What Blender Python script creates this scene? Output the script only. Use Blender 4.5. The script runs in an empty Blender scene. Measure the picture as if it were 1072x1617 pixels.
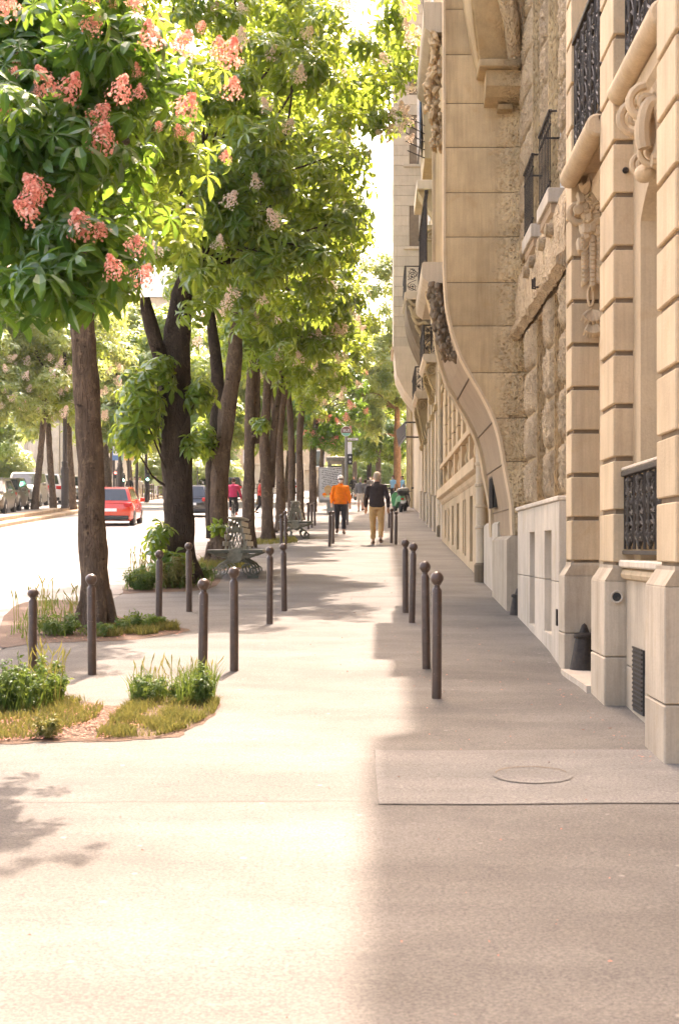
import bpy, bmesh, math, random
import numpy as np
from mathutils import Vector, Matrix, Euler, noise as mnoise
random.seed(11); RNG = np.random.default_rng(11)
SC = bpy.context.scene; COL = SC.collection
R = math.radians; PI = math.pi
# ------------------------------------------------------------------ camera
F, VX, HY, EYE, GRADE = 2246.0, 595.0, 865.0, 1.75, 0.0503
cam = bpy.data.cameras.new('camera'); CAM = bpy.data.objects.new('camera', cam); COL.objects.link(CAM)
CAM.location = (0, 0, EYE); CAM.rotation_euler = (R(90), 0, 0)
cam.lens = 50.0; cam.sensor_width = 36.0; cam.sensor_fit = 'AUTO'
cam.shift_x = -59/1617; cam.shift_y = 56.5/1617
cam.clip_start = 0.1; cam.clip_end = 3000
cam.dof.use_dof = True; cam.dof.focus_distance = 27; cam.dof.aperture_fstop = 7.1
SC.camera = CAM
# ------------------------------------------------------------------ sky, sun, exposure
SUN_EL, SUN_AZ = 57.0, 7.0            # azimuth measured from straight ahead (+Y) towards the right (+X)
W = bpy.data.worlds.new('World'); SC.world = W; W.use_nodes = True
nt = W.node_tree; bg = nt.nodes['Background']
sky = nt.nodes.new('ShaderNodeTexSky'); sky.sky_type = 'NISHITA'; sky.sun_disc = False
sky.sun_elevation = R(SUN_EL); sky.sun_rotation = R(SUN_AZ); sky.altitude = 60
sky.air_density = 1.0; sky.dust_density = 6.0; sky.ozone_density = 1.0
nt.links.new(sky.outputs[0], bg.inputs[0]); bg.inputs[1].default_value = 0.15
sl = bpy.data.lights.new('sun', 'SUN'); sl.energy = 2.0; sl.angle = R(0.6); sl.color = (1.0, 0.97, 0.96)
SUN = bpy.data.objects.new('sun', sl); COL.objects.link(SUN)
sdir = Vector((math.sin(R(SUN_AZ))*math.cos(R(SUN_EL)), math.cos(R(SUN_AZ))*math.cos(R(SUN_EL)), math.sin(R(SUN_EL))))
SUN.rotation_euler = sdir.to_track_quat('Z', 'Y').to_euler(); SUN.location = (10, 20, 40)
VS = SC.view_settings; VS.view_transform = 'Standard'; VS.look = 'None'; VS.gamma = 1; VS.use_curve_mapping = False
VS.exposure = 2.85
VS.use_white_balance = True; VS.white_balance_temperature = 7800; VS.white_balance_tint = 18
SC.cycles.max_bounces = 8; SC.cycles.diffuse_bounces = 5; SC.cycles.transmission_bounces = 4; SC.cycles.use_denoising = True
SC.cycles.sample_clamp_indirect = 8

def zg(y): return GRADE*y
def P(px, py, d): return Vector(((px-VX)/F*d, d, EYE-(py-HY)/F*d))
def G(px, py):
    d = F*EYE/(py-752.0); return Vector(((px-VX)/F*d, d, zg(d)))
def Zp(py, d): return EYE-(py-HY)/F*d
def Dx(px, X): return F*X/(px-VX)
# ------------------------------------------------------------------ materials
MATS = {}
def _mat(name):
    m = bpy.data.materials.new(name); m.use_nodes = True; MATS[name] = m
    return m, m.node_tree, m.node_tree.nodes['Principled BSDF']
def N(nt, t, **kw):
    n = nt.nodes.new(t)
    for k, v in kw.items():
        if k.startswith('i_'):
            key = k[2:]; key = int(key) if key.isdigit() else key.replace('_', ' ')
            n.inputs[key].default_value = v
        else: setattr(n, k, v)
    return n
def ramp(nt, fac, stops):
    r = nt.nodes.new('ShaderNodeValToRGB'); cr = r.color_ramp
    while len(cr.elements) < len(stops): cr.elements.new(0.5)
    for e, (p, c) in zip(cr.elements, stops):
        e.position = p; e.color = (*c, 1) if len(c) == 3 else c
    nt.links.new(fac, r.inputs[0]); return r.outputs[0]
def gray(v): return (v, v, v)
def mixc(nt, fac, a, b, mode='MIX'):
    n = nt.nodes.new('ShaderNodeMix'); n.data_type = 'RGBA'; n.blend_type = mode
    for s, v in ((n.inputs[0], fac), (n.inputs[6], a), (n.inputs[7], b)):
        if hasattr(v, 'is_output') or isinstance(v, bpy.types.NodeSocket): nt.links.new(v, s)
        else: s.default_value = (*v, 1) if isinstance(v, tuple) and len(v) == 3 else v
    return n.outputs[2]
def noise_(nt, vec, scale, detail=4, rough=.55, dist=0):
    n = N(nt, 'ShaderNodeTexNoise'); n.inputs['Scale'].default_value = scale; n.inputs['Detail'].default_value = detail
    n.inputs['Roughness'].default_value = rough; n.inputs['Distortion'].default_value = dist
    nt.links.new(vec, n.inputs['Vector']); return n.outputs[0]
def pos_(nt, sc=(1, 1, 1), obj=False):
    g = N(nt, 'ShaderNodeTexCoord').outputs['Object'] if obj else N(nt, 'ShaderNodeNewGeometry').outputs['Position']
    mp = N(nt, 'ShaderNodeMapping'); mp.inputs['Scale'].default_value = sc
    nt.links.new(g, mp.inputs[0]); return mp.outputs[0]
def bump_(nt, h, s, dist=.02):
    b = N(nt, 'ShaderNodeBump'); b.inputs['Distance'].default_value = dist
    if isinstance(s, (int, float)): b.inputs['Strength'].default_value = s
    else: nt.links.new(s, b.inputs['Strength'])
    nt.links.new(h, b.inputs['Height']); return b.outputs[0]
def math_(nt, op, a, b=None, clamp=False):
    n = N(nt, 'ShaderNodeMath', operation=op, use_clamp=clamp)
    for i, v in enumerate((a, b)):
        if v is None: continue
        if isinstance(v, (int, float)): n.inputs[i].default_value = v
        else: nt.links.new(v, n.inputs[i])
    return n.outputs[0]

def stone(name, col, dark=.80, rough_tex=0, stain=.30, tonevar=.12):
    m, nt, b = _mat(name); L = nt.links.new
    p = pos_(nt); ps = pos_(nt, (1.2, 1.2, .12))
    oi = N(nt, 'ShaderNodeObjectInfo').outputs['Random']
    c1 = tuple(col); c0 = tuple(x*dark for x in col)
    base = ramp(nt, noise_(nt, p, 1.6, 6, .6), [(.30, c0), (.62, c1)])
    streak = noise_(nt, ps, 5, 5, .65)
    base = mixc(nt, ramp(nt, streak, [(.48, gray(0)), (.75, gray(stain))]), base, (col[0]*.42, col[1]*.36, col[2]*.30))
    fine = noise_(nt, p, 60, 3, .6)
    base = mixc(nt, .28, base, ramp(nt, fine, [(.3, gray(.70)), (.6, gray(1.0))]), 'MULTIPLY')
    tool = noise_(nt, pos_(nt, (38, 38, 1.6)), 1.0, 3, .6)
    base = mixc(nt, .45, base, ramp(nt, tool, [(.3, gray(.74)), (.62, gray(1.0))]), 'MULTIPLY')
    bl = noise_(nt, p, 2.6, 6, .72, .8)
    base = mixc(nt, ramp(nt, bl, [(.56, gray(0)), (.66, gray(stain*.8))]), base, (col[0]*.72, col[1]*.62, col[2]*.48))
    tone = N(nt, 'ShaderNodeMapRange'); L(oi, tone.inputs[0]); tone.inputs[3].default_value = 1-tonevar; tone.inputs[4].default_value = 1+tonevar*.5
    hs = N(nt, 'ShaderNodeHueSaturation'); L(base, hs.inputs['Color']); L(tone.outputs[0], hs.inputs['Value'])
    h = math_(nt, 'ADD', fine, math_(nt, 'MULTIPLY', noise_(nt, p, 14, 4), .8))
    nrm = bump_(nt, h, .35, .008)
    out = hs.outputs[0]
    if rough_tex:
        v = N(nt, 'ShaderNodeTexVoronoi', feature='SMOOTH_F1'); v.inputs['Scale'].default_value = 24
        d = mixc(nt, .14, p if rough_tex == 2 else pos_(nt, (1, 1, .42)), N(nt, 'ShaderNodeTexNoise', i_Scale=9.0).outputs[1]); L(d, v.inputs['Vector'])
        if rough_tex == 2:
            sx = N(nt, 'ShaderNodeSeparateXYZ'); L(N(nt, 'ShaderNodeNewGeometry').outputs['Position'], sx.inputs[0])
            xx = math_(nt, 'ADD', sx.outputs[0], math_(nt, 'MULTIPLY', noise_(nt, p, 3, 3), .35))
            mr = N(nt, 'ShaderNodeMapRange'); L(xx, mr.inputs[0]); mr.inputs[1].default_value = 1.62; mr.inputs[2].default_value = 1.95
            msk = mr.outputs[0]
            pits = ramp(nt, v.outputs[0], [(.12, gray(1)), (.32, gray(0))])
            out = mixc(nt, math_(nt, 'MULTIPLY', math_(nt, 'MULTIPLY', pits, msk), .85), out, (col[0]*.3, col[1]*.25, col[2]*.2))
            nrm = bump_(nt, v.outputs[0], msk, .05)
        else:
            pits = ramp(nt, v.outputs[0], [(.10, gray(1)), (.30, gray(0))])
            out = mixc(nt, math_(nt, 'MULTIPLY', pits, .75), out, (col[0]*.35, col[1]*.28, col[2]*.22))
            nrm = bump_(nt, v.outputs[0], .9, .05)
    L(out, b.inputs['Base Color']); L(nrm, b.inputs['Normal']); b.inputs['Roughness'].default_value = .88
    b.inputs['Specular IOR Level'].default_value = .25
    return m
def plain(name, col, rough=.6, metal=0, var=.15, scale=8, bump=0, spec=.5, coat=0):
    m, nt, b = _mat(name); L = nt.links.new
    p = pos_(nt, obj=True)
    L(ramp(nt, noise_(nt, p, scale, 4), [(.3, tuple(c*(1-var) for c in col)), (.7, tuple(min(1, c*(1+var)) for c in col))]), b.inputs['Base Color'])
    b.inputs['Roughness'].default_value = rough; b.inputs['Metallic'].default_value = metal
    b.inputs['Specular IOR Level'].default_value = spec; b.inputs['Coat Weight'].default_value = coat
    if bump: L(bump_(nt, noise_(nt, p, scale*4, 4), bump, .01), b.inputs['Normal'])
    return m
def emis(name, col, s):
    m, nt, b = _mat(name); b.inputs['Base Color'].default_value = (*col, 1)
    b.inputs['Emission Color'].default_value = (*col, 1); b.inputs['Emission Strength'].default_value = s; return m
def leafmat(name, a, bcol, c, trans, tw=.5, gloss=.12):
    m, nt, b = _mat(name); L = nt.links.new; nt.nodes.remove(b); out = nt.nodes['Material Output']
    g = N(nt, 'ShaderNodeNewGeometry'); oi = N(nt, 'ShaderNodeObjectInfo')
    rr = math_(nt, 'FRACT', math_(nt, 'ADD', g.outputs['Random Per Island'], oi.outputs['Random']))
    col = ramp(nt, rr, [(.0, a), (.55, bcol), (1.0, c)])
    at = N(nt, 'ShaderNodeAttribute', attribute_name='rib'); rib = math_(nt, 'POWER', at.outputs['Fac'], 7)
    col = mixc(nt, math_(nt, 'MULTIPLY', rib, .5), col, tuple(min(.5, x*2.2) for x in c))
    tcol = mixc(nt, rr, trans, tuple(x*y for x, y in zip(trans, (1.35, 1.12, 1.0))))
    df = N(nt, 'ShaderNodeBsdfDiffuse'); L(col, df.inputs[0])
    tr = N(nt, 'ShaderNodeBsdfTranslucent'); L(tcol, tr.inputs[0])
    gl = N(nt, 'ShaderNodeBsdfGlossy'); gl.inputs['Roughness'].default_value = .42; gl.inputs[0].default_value = (.9, .95, .9, 1)
    m1 = N(nt, 'ShaderNodeMixShader'); m1.inputs[0].default_value = tw; L(df.outputs[0], m1.inputs[1]); L(tr.outputs[0], m1.inputs[2])
    fr = N(nt, 'ShaderNodeFresnel'); fr.inputs[0].default_value = 1.35
    m2 = N(nt, 'ShaderNodeMixShader'); L(math_(nt, 'MULTIPLY', fr.outputs[0], gloss), m2.inputs[0]); L(m1.outputs[0], m2.inputs[1]); L(gl.outputs[0], m2.inputs[2])
    nb = bump_(nt, noise_(nt, pos_(nt, obj=True), 30, 2), .15, .01)
    L(nb, df.inputs['Normal']); L(m2.outputs[0], out.inputs[0]); return m
def barkmat(name, c0, c1):
    m, nt, b = _mat(name); L = nt.links.new
    p = pos_(nt, (1, 1, .35)); p2 = pos_(nt)
    v = N(nt, 'ShaderNodeTexVoronoi', feature='DISTANCE_TO_EDGE'); v.inputs['Scale'].default_value = 16
    L(mixc(nt, .35, p, N(nt, 'ShaderNodeTexNoise', i_Scale=7.0).outputs[1]), v.inputs['Vector'])
    n = noise_(nt, p, 9, 6, .65)
    col = ramp(nt, n, [(.3, c0), (.65, c1)])
    crack = ramp(nt, v.outputs[0], [(.0, gray(.7)), (.10, gray(0))])
    col = mixc(nt, math_(nt, 'MULTIPLY', crack, .25), col, tuple(x*.35 for x in c0))
    lich = ramp(nt, noise_(nt, p2, 9, 6, .75), [(.54, gray(0)), (.64, gray(.65))])
    col = mixc(nt, lich, col, (c1[0]*1.5, c1[1]*1.5, c1[2]*1.35))
    knots = ramp(nt, noise_(nt, p2, 11, 2, .4), [(.24, gray(.8)), (.32, gray(0))])
    col = mixc(nt, knots, col, tuple(x*.3 for x in c0))
    h = math_(nt, 'SUBTRACT', n, math_(nt, 'MULTIPLY', crack, .6))
    L(col, b.inputs['Base Color']); L(bump_(nt, h, .9, .035), b.inputs['Normal']); b.inputs['Roughness'].default_value = .95
    b.inputs['Specular IOR Level'].default_value = .15; return m
def groundmat(name, col, spots=.5, scale=1.0, wear=(.8, .78, .74)):
    m, nt, b = _mat(name); L = nt.links.new
    p = pos_(nt); pl = pos_(nt, (.5, 1.6, 1))
    col0 = tuple(c*w for c, w in zip(col, wear))
    big = ramp(nt, noise_(nt, p, .7*scale, 6, .62), [(.32, col0), (.66, col)])
    band = ramp(nt, noise_(nt, pl, 1.1, 5, .6), [(.35, gray(.76)), (.62, gray(1.04))])
    c = mixc(nt, .9, big, band, 'MULTIPLY')
    gr = noise_(nt, p, 70, 3, .75)
    c = mixc(nt, .8, c, ramp(nt, gr, [(.34, gray(.45)), (.66, gray(1.15))]), 'MULTIPLY')
    v = N(nt, 'ShaderNodeTexVoronoi'); v.inputs['Scale'].default_value = 3.1; L(p, v.inputs['Vector'])
    c = mixc(nt, ramp(nt, v.outputs[0], [(.035, gray(spots)), (.06, gray(0))]), c, tuple(min(.8, x*1.5) for x in col))
    v2 = N(nt, 'ShaderNodeTexVoronoi'); v2.inputs['Scale'].default_value = 1.7; L(p, v2.inputs['Vector'])
    c = mixc(nt, ramp(nt, v2.outputs[0], [(.022, gray(.7)), (.04, gray(0))]), c, tuple(x*.35 for x in col))
    st = ramp(nt, noise_(nt, p, 2.3, 5, .7, .6), [(.54, gray(0)), (.70, gray(.5))])
    c = mixc(nt, st, c, tuple(x*.55 for x in col))
    L(c, b.inputs['Base Color']); b.inputs['Roughness'].default_value = .85; b.inputs['Specular IOR Level'].default_value = .25
    L(bump_(nt, math_(nt, 'ADD', gr, noise_(nt, p, 30, 3)), .6, .008), b.inputs['Normal']); return m

M = {}
M['stone'] = stone('pale_limestone', (.63, .465, .29), .80)
M['stone_b'] = stone('honey_limestone', (.61, .43, .235), .72, 2, .5)
M['verm'] = stone('vermiculated_limestone', (.56, .41, .25), .70, 1)
M['stone_w'] = stone('white_limestone', (.64, .54, .42), .80, 0, .40)
M['plinth'] = stone('plinth_limestone', (.55, .445, .325), .76, 0, .5)
M['stone_far'] = stone('far_limestone', (.64, .515, .365), .84, 0, .25)
M['stone_y'] = stone('yellow_limestone', (.50, .375, .21), .75, 0, .45)
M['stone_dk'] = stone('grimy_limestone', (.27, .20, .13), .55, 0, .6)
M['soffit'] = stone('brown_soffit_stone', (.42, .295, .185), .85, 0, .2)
M['joint'] = plain('dark_joint', (.20, .14, .085), .95)
M['seam'] = plain('worn_seam', (.125, .108, .09), .95, 0, .5, 3)
M['iron'] = plain('black_iron', (.034, .025, .018), .55, 0, .4, 20, .3, .22)
M['boll'] = plain('brown_bollard_paint', (.075, .046, .033), .36, .05, .3, 14, .10, .5)
def worn(name, col, bare):
    m, nt, b = _mat(name); L = nt.links.new; p = pos_(nt); oi = N(nt, 'ShaderNodeObjectInfo').outputs['Random']
    base = ramp(nt, noise_(nt, p, 12, 5, .7), [(.3, tuple(c*.7 for c in col)), (.7, tuple(c*1.25 for c in col))])
    ps = pos_(nt, (1, 1, .25)); scr = ramp(nt, noise_(nt, ps, 38, 4, .7), [(.62, gray(0)), (.68, gray(.75))])
    c = mixc(nt, scr, base, bare)
    chips = ramp(nt, noise_(nt, p, 55, 2, .5), [(.27, gray(1)), (.31, gray(0))]); c = mixc(nt, chips, c, tuple(x*1.5 for x in bare))
    L(c, b.inputs['Base Color']); b.inputs['Specular IOR Level'].default_value = .5
    L(ramp(nt, scr, [(0, gray(.34)), (1, gray(.7))]), b.inputs['Roughness']); L(bump_(nt, noise_(nt, p, 60, 3), .12, .004), b.inputs['Normal']); return m
M['boll'] = worn('brown_bollard_paint', (.075, .045, .032), (.14, .095, .07))
M['bench'] = plain('bench_green_paint', (.26, .255, .20), .5, 0, .25, 20, .1)
M['benchw'] = plain('bench_worn_slats', (.44, .41, .34), .6, 0, .2, 20, .1)
M['bench_dk'] = plain('bench_dark_green', (.09, .095, .07), .5, 0, .25, 20)
M['pave'] = groundmat('beige_pavement', (.206, .184, .156), .6, 1, (.74, .72, .70))
M['patch'] = groundmat('pavement_patch', (.265, .243, .212), .4, 1.4, (.86, .85, .84))
M['road'] = groundmat('pale_asphalt', (.33, .315, .29), .2)
M['kerb'] = stone('granite_kerb', (.34, .29, .24), .7, 0, .4)
M['kerb2'] = stone('sandy_kerb', (.40, .30, .20), .7, 0, .4)
M['soil'] = groundmat('dry_soil', (.17, .10, .062), .3, 3)
M['glass'] = plain('dark_glass', (.03, .035, .035), .06, 0, .2, 2, 0, .8)
M['curtain'] = plain('pale_shutter', (.62, .63, .60), .5)
M['wood'] = plain('brown_door_wood', (.10, .05, .025), .45)
M['leaf0'] = leafmat('red_chestnut_leaf', (.014, .060, .016), (.030, .100, .022), (.065, .155, .032), (.24, .42, .05), .42, .12)
M['leaf1'] = leafmat('chestnut_leaf', (.014, .060, .013), (.034, .105, .018), (.085, .165, .028), (.42, .56, .075), .44)
M['leaf2'] = leafmat('light_chestnut_leaf', (.024, .085, .018), (.055, .135, .026), (.11, .19, .038), (.48, .60, .11), .48)
M['leaf3'] = leafmat('far_leaf', (.05, .115, .035), (.10, .175, .05), (.15, .22, .07), (.52, .60, .16), .52)
M['grass'] = leafmat('weed_leaf', (.034, .078, .024), (.058, .11, .030), (.10, .15, .04), (.19, .28, .05), .34, .03)
M['grass_y'] = leafmat('dry_grass', (.10, .115, .032), (.155, .15, .045), (.21, .18, .065), (.24, .24, .065), .32, .02)
M['red_fl'] = leafmat('coral_petal', (.66, .17, .13), (.78, .36, .29), (.84, .68, .56), (.82, .46, .36), .42, .02)
M['wht_fl'] = leafmat('cream_petal', (.62, .52, .43), (.76, .68, .58), (.76, .56, .47), (.80, .70, .58), .45, .02)
M['litter'] = plain('fallen_petals', (.42, .18, .12), .9, 0, .4)
M['bark'] = barkmat('brown_bark', (.085, .058, .040), (.165, .115, .080))
M['bark_d'] = barkmat('dark_bark', (.030, .020, .014), (.065, .046, .034))
M['bark_o'] = barkmat('orange_bark', (.16, .09, .05), (.28, .17, .10))
M['rub'] = plain('tyre_rubber', (.015, .015, .015), .8)
M['rim'] = plain('alloy_rim', (.45, .45, .45), .3, .8)
M['red_car'] = plain('red_orange_car_paint', (.56, .042, .014), .22, 0, .04, 2, 0, .5, .6)
M['silver'] = plain('silver_car_paint', (.22, .205, .17), .28, .4, .05, 2, 0, .5, .5)
M['beige_car'] = plain('beige_car_paint', (.15, .125, .09), .28, .4, .05, 2, 0, .5, .5)
M['black_car'] = plain('black_car_paint', (.03, .028, .026), .2, .1, .05, 2, 0, .5, .7)
M['white_car'] = plain('white_car_paint', (.62, .60, .56), .25, 0, .05, 2, 0, .5, .5)
M['tail'] = plain('red_lamp_glass', (.45, .01, .008), .2)
M['clear'] = plain('clear_lamp_glass', (.6, .6, .58), .1)
M['plate'] = plain('plate_white', (.7, .7, .66), .5)
M['blackp'] = plain('black_plastic', (.018, .018, .018), .5)
M['green_sc'] = plain('green_scooter_paint', (.10, .36, .16), .3, 0, .05)
M['skin'] = plain('skin', (.48, .27, .18), .55)
M['white'] = plain('white_paint', (.72, .70, .66), .5)
M['poster'] = plain('poster_paper', (.42, .41, .38), .5)
M['lampd'] = plain('dark_lamp_paint', (.055, .042, .035), .5, .2)
M['greyp'] = plain('grey_metal_paint', (.20, .19, .16), .5, .2)
M['fence'] = plain('brown_fence_paint', (.12, .085, .06), .6)
M['signbr'] = plain('brown_sign', (.17, .07, .045), .5)
M['signgr'] = plain('sign_green', (.16, .42, .30), .5)
M['blue'] = plain('sign_blue', (.10, .20, .38), .5)
M['yellow'] = plain('sign_yellow', (.62, .40, .10), .5)
M['go'] = emis('green_signal', (.25, 1.0, .75), 4)
M['stop'] = emis('red_signal', (1.0, .15, .12), 1.2)
for nme, c in dict(orange=(.86, .20, .015), navy=(.035, .026, .026), tan=(.50, .31, .14), dkblue=(.03, .028, .032), grey=(.15, .145, .14),
                   magenta=(.35, .03, .07), redj=(.50, .06, .05), ltblue=(.28, .50, .62), hairg=(.40, .32, .24), hairb=(.06, .035, .022), blackc=(.018, .016, .016),
                   creamc=(.62, .52, .42), shoe=(.13, .08, .05), orangeT=(.62, .22, .08), hivis=(.55, .60, .30), whitec=(.66, .63, .58), jeans=(.08, .10, .15)).items():
    M[nme] = plain('cloth_'+{'dkblue': 'charcoal', 'ltblue': 'light_blue', 'redj': 'red', 'hairg': 'grey_hair', 'hairb': 'brown_hair', 'blackc': 'black', 'creamc': 'cream', 'orangeT': 'rust', 'hivis': 'yellow_green', 'whitec': 'white'}.get(nme, nme), c, .85, 0, .12, 12, .15, .15)
# ------------------------------------------------------------------ mesh helpers
class MB:
    def __init__(s): s.v = []; s.f = []; s.m = []; s.cur = 0
    def add(s, vs, fs):
        o = len(s.v); s.v += [tuple(v) for v in vs]; s.f += [tuple(i+o for i in f) for f in fs]; s.m += [s.cur]*len(fs); return s
    def box(s, x0, x1, y0, y1, z0, z1):
        return s.add([(x0,y0,z0),(x1,y0,z0),(x1,y1,z0),(x0,y1,z0),(x0,y0,z1),(x1,y0,z1),(x1,y1,z1),(x0,y1,z1)],
                     [(0,3,2,1),(4,5,6,7),(0,1,5,4),(1,2,6,5),(2,3,7,6),(3,0,4,7)])
    def cbox(s, x0, x1, y0, y1, z0, z1, c=.012):          # box with chamfered edges
        xs, ys, zs = (x0, x1), (y0, y1), (z0, z1); vs = []; idx = {}
        for i in (0, 1):
            for j in (0, 1):
                for k in (0, 1):
                    sx, sy, sz = (1, -1)[i]*c, (1, -1)[j]*c, (1, -1)[k]*c
                    for a, off in enumerate(((0, sy, sz), (sx, 0, sz), (sx, sy, 0))):
                        idx[i, j, k, a] = len(vs); vs.append((xs[i]+off[0], ys[j]+off[1], zs[k]+off[2]))
        fs = []
        def q(*t): fs.append(tuple(idx[u] for u in t))
        for i in (0, 1):
            t = [(i,0,0,0),(i,1,0,0),(i,1,1,0),(i,0,1,0)]; q(*(t if i else t[::-1]))
        for j in (0, 1):
            t = [(0,j,0,1),(0,j,1,1),(1,j,1,1),(1,j,0,1)]; q(*(t if j else t[::-1]))
        for k in (0, 1):
            t = [(0,0,k,2),(1,0,k,2),(1,1,k,2),(0,1,k,2)]; q(*(t if k else t[::-1]))
        for a in (0, 1):
            for b in (0, 1):
                q((a,b,0,0),(a,b,1,0),(a,b,1,1),(a,b,0,1)); q((0,a,b,1),(1,a,b,1),(1,a,b,2),(0,a,b,2)); q((a,0,b,0),(a,1,b,0),(a,1,b,2),(a,0,b,2))
                for k in (0, 1): q((a,b,k,0),(a,b,k,1),(a,b,k,2))
        return s.add(vs, fs)
    def prism(s, pts, axis, a0, a1):                      # polygon (2D) extruded along axis
        def mk(u, w, a): return {'x': (a, u, w), 'y': (u, a, w), 'z': (u, w, a)}[axis]
        n = len(pts); vs = [mk(u, w, a0) for u, w in pts]+[mk(u, w, a1) for u, w in pts]
        return s.add(vs, [tuple(range(n))[::-1], tuple(range(n, 2*n))]+[(i, (i+1) % n, n+(i+1) % n, n+i) for i in range(n)])
    def tube(s, pts, rad, n=8, cap=True, rough=0, flat=None):
        pts = [Vector(p) for p in pts]; k = len(pts)
        rads = rad if isinstance(rad, (list, tuple)) else [rad]*k
        rings = []; up = None
        for i, p in enumerate(pts):
            t = (pts[min(i+1, k-1)]-pts[max(i-1, 0)])
            if t.length < 1e-9: t = Vector((0, 0, 1))
            t.normalize()
            if up is None:
                up = Vector((0, 1, 0)) if abs(t.y) < .9 else Vector((1, 0, 0))
            a = t.cross(up).normalized(); up = a.cross(t).normalized()
            ring = []
            for j in range(n):
                th = 2*PI*j/n; r = rads[i]
                if rough: r *= 1+rough*mnoise.noise((p+Vector((math.cos(th), math.sin(th), 0))*.35)*3.1)
                b = up*math.sin(th)*r*(flat or 1)
                ring.append(p+a*math.cos(th)*r+b)
            rings.append(ring)
        vs = [v for r in rings for v in r]
        fs = [(i*n+j, i*n+(j+1) % n, (i+1)*n+(j+1) % n, (i+1)*n+j) for i in range(k-1) for j in range(n)]
        if cap: fs += [tuple(range(n))[::-1], tuple(range((k-1)*n, k*n))]
        return s.add(vs, fs)
    def lathe(s, prof, n=16, c=(0, 0, 0), axis='z'):
        vs = []
        for r, h in prof:
            for j in range(n):
                a, b = r*math.cos(2*PI*j/n), r*math.sin(2*PI*j/n)
                vs.append({'z': (c[0]+a, c[1]+b, c[2]+h), 'x': (c[0]+h, c[1]+a, c[2]+b), 'y': (c[0]+a, c[1]+h, c[2]+b)}[axis])
        k = len(prof)
        fs = [(i*n+j, i*n+(j+1) % n, (i+1)*n+(j+1) % n, (i+1)*n+j) for i in range(k-1) for j in range(n)]
        fs += [tuple(range(n))[::-1], tuple(range((k-1)*n, k*n))]
        return s.add(vs, fs)
    def ball(s, c, r, n=10, m=7, sc=(1, 1, 1)):
        vs = [(c[0], c[1], c[2]-r*sc[2])]
        for i in range(1, m):
            ph = -PI/2+PI*i/m
            for j in range(n):
                th = 2*PI*j/n; vs.append((c[0]+r*sc[0]*math.cos(ph)*math.cos(th), c[1]+r*sc[1]*math.cos(ph)*math.sin(th), c[2]+r*sc[2]*math.sin(ph)))
        vs.append((c[0], c[1], c[2]+r*sc[2])); t = len(vs)-1
        fs = [(0, 1+(j+1) % n, 1+j) for j in range(n)]
        fs += [(1+i*n+j, 1+i*n+(j+1) % n, 1+(i+1)*n+(j+1) % n, 1+(i+1)*n+j) for i in range(m-2) for j in range(n)]
        fs += [(1+(m-2)*n+j, 1+(m-2)*n+(j+1) % n, t) for j in range(n)]
        return s.add(vs, fs)
    def loft(s, rings, cap=True):
        n = len(rings[0]); k = len(rings); vs = [v for r in rings for v in r]
        fs = [(i*n+j, i*n+(j+1) % n, (i+1)*n+(j+1) % n, (i+1)*n+j) for i in range(k-1) for j in range(n)]
        if cap: fs += [tuple(range(n))[::-1], tuple(range((k-1)*n, k*n))]
        return s.add(vs, fs)
    def grid(s, fn, nu, nv):
        vs = [fn(i/nu, j/nv) for i in range(nu+1) for j in range(nv+1)]
        return s.add(vs, [(i*(nv+1)+j, (i+1)*(nv+1)+j, (i+1)*(nv+1)+j+1, i*(nv+1)+j+1) for i in range(nu) for j in range(nv)])
    def mesh(s, name, mat, off=(0, 0, 0), smooth=False):
        me = bpy.data.meshes.new(name); ox, oy, oz = off
        me.from_pydata([(x-ox, y-oy, z-oz) for x, y, z in s.v], [], s.f)
        for mm in (mat if isinstance(mat, (list, tuple)) else [mat]): me.materials.append(mm)
        if any(s.m): me.polygons.foreach_set('material_index', s.m)
        bm = bmesh.new(); bm.from_mesh(me); bmesh.ops.recalc_face_normals(bm, faces=bm.faces); 
        if smooth:
            for f in bm.faces: f.smooth = True
            ang = R(40)
            for e in bm.edges:
                if len(e.link_faces) == 2 and e.calc_face_angle(0) > ang: e.smooth = False
        bm.to_mesh(me); bm.free(); me.update(); return me
    def build(s, name, mat, parent=None, smooth=False, local=False):
        """verts are world coordinates unless local; the mesh is stored relative to the parent's place"""
        off = (0, 0, 0)
        if not local:
            if parent is not None: off = wloc(parent)
            else:
                a = np.array(s.v); off = (float(a[:, 0].mean()), float(a[:, 1].mean()), float(a[:, 2].min()))
        o = link(name, s.mesh(name, mat, off, smooth), parent)
        if parent is None and not local: o.location = off
        return o
WL = {}
def wloc(o): return WL.get(o.name, (0, 0, 0))
def link(name, me, parent=None, loc=None):
    o = bpy.data.objects.new(name, me); COL.objects.link(o)
    base = (0, 0, 0)
    if parent is not None: o.parent = parent; base = wloc(parent)
    if loc is not None: o.location = tuple(l-b for l, b in zip(loc, base)); WL[o.name] = tuple(loc)
    else: WL[o.name] = base
    return o
def tag(o, label=None, cat=None, group=None, kind=None):
    for k, v in (('label', label), ('category', cat), ('group', group), ('kind', kind)):
        if v: o[k] = v
    return o
def thing(name, label, cat, loc=(0, 0, 0), rz=0, group=None):
    o = bpy.data.objects.new(name, None); COL.objects.link(o); o.location = loc; o.rotation_euler = (0, 0, rz); o.empty_display_size = .3
    WL[o.name] = tuple(loc) if rz == 0 else (0, 0, 0)
    return tag(o, label, cat, group)
def copy_tree(o, parent=None):
    c = o.copy(); COL.objects.link(c); WL[c.name] = wloc(o)
    if parent is not None: c.parent = parent
    for ch in list(o.children): copy_tree(ch, c)
    return c
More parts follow.
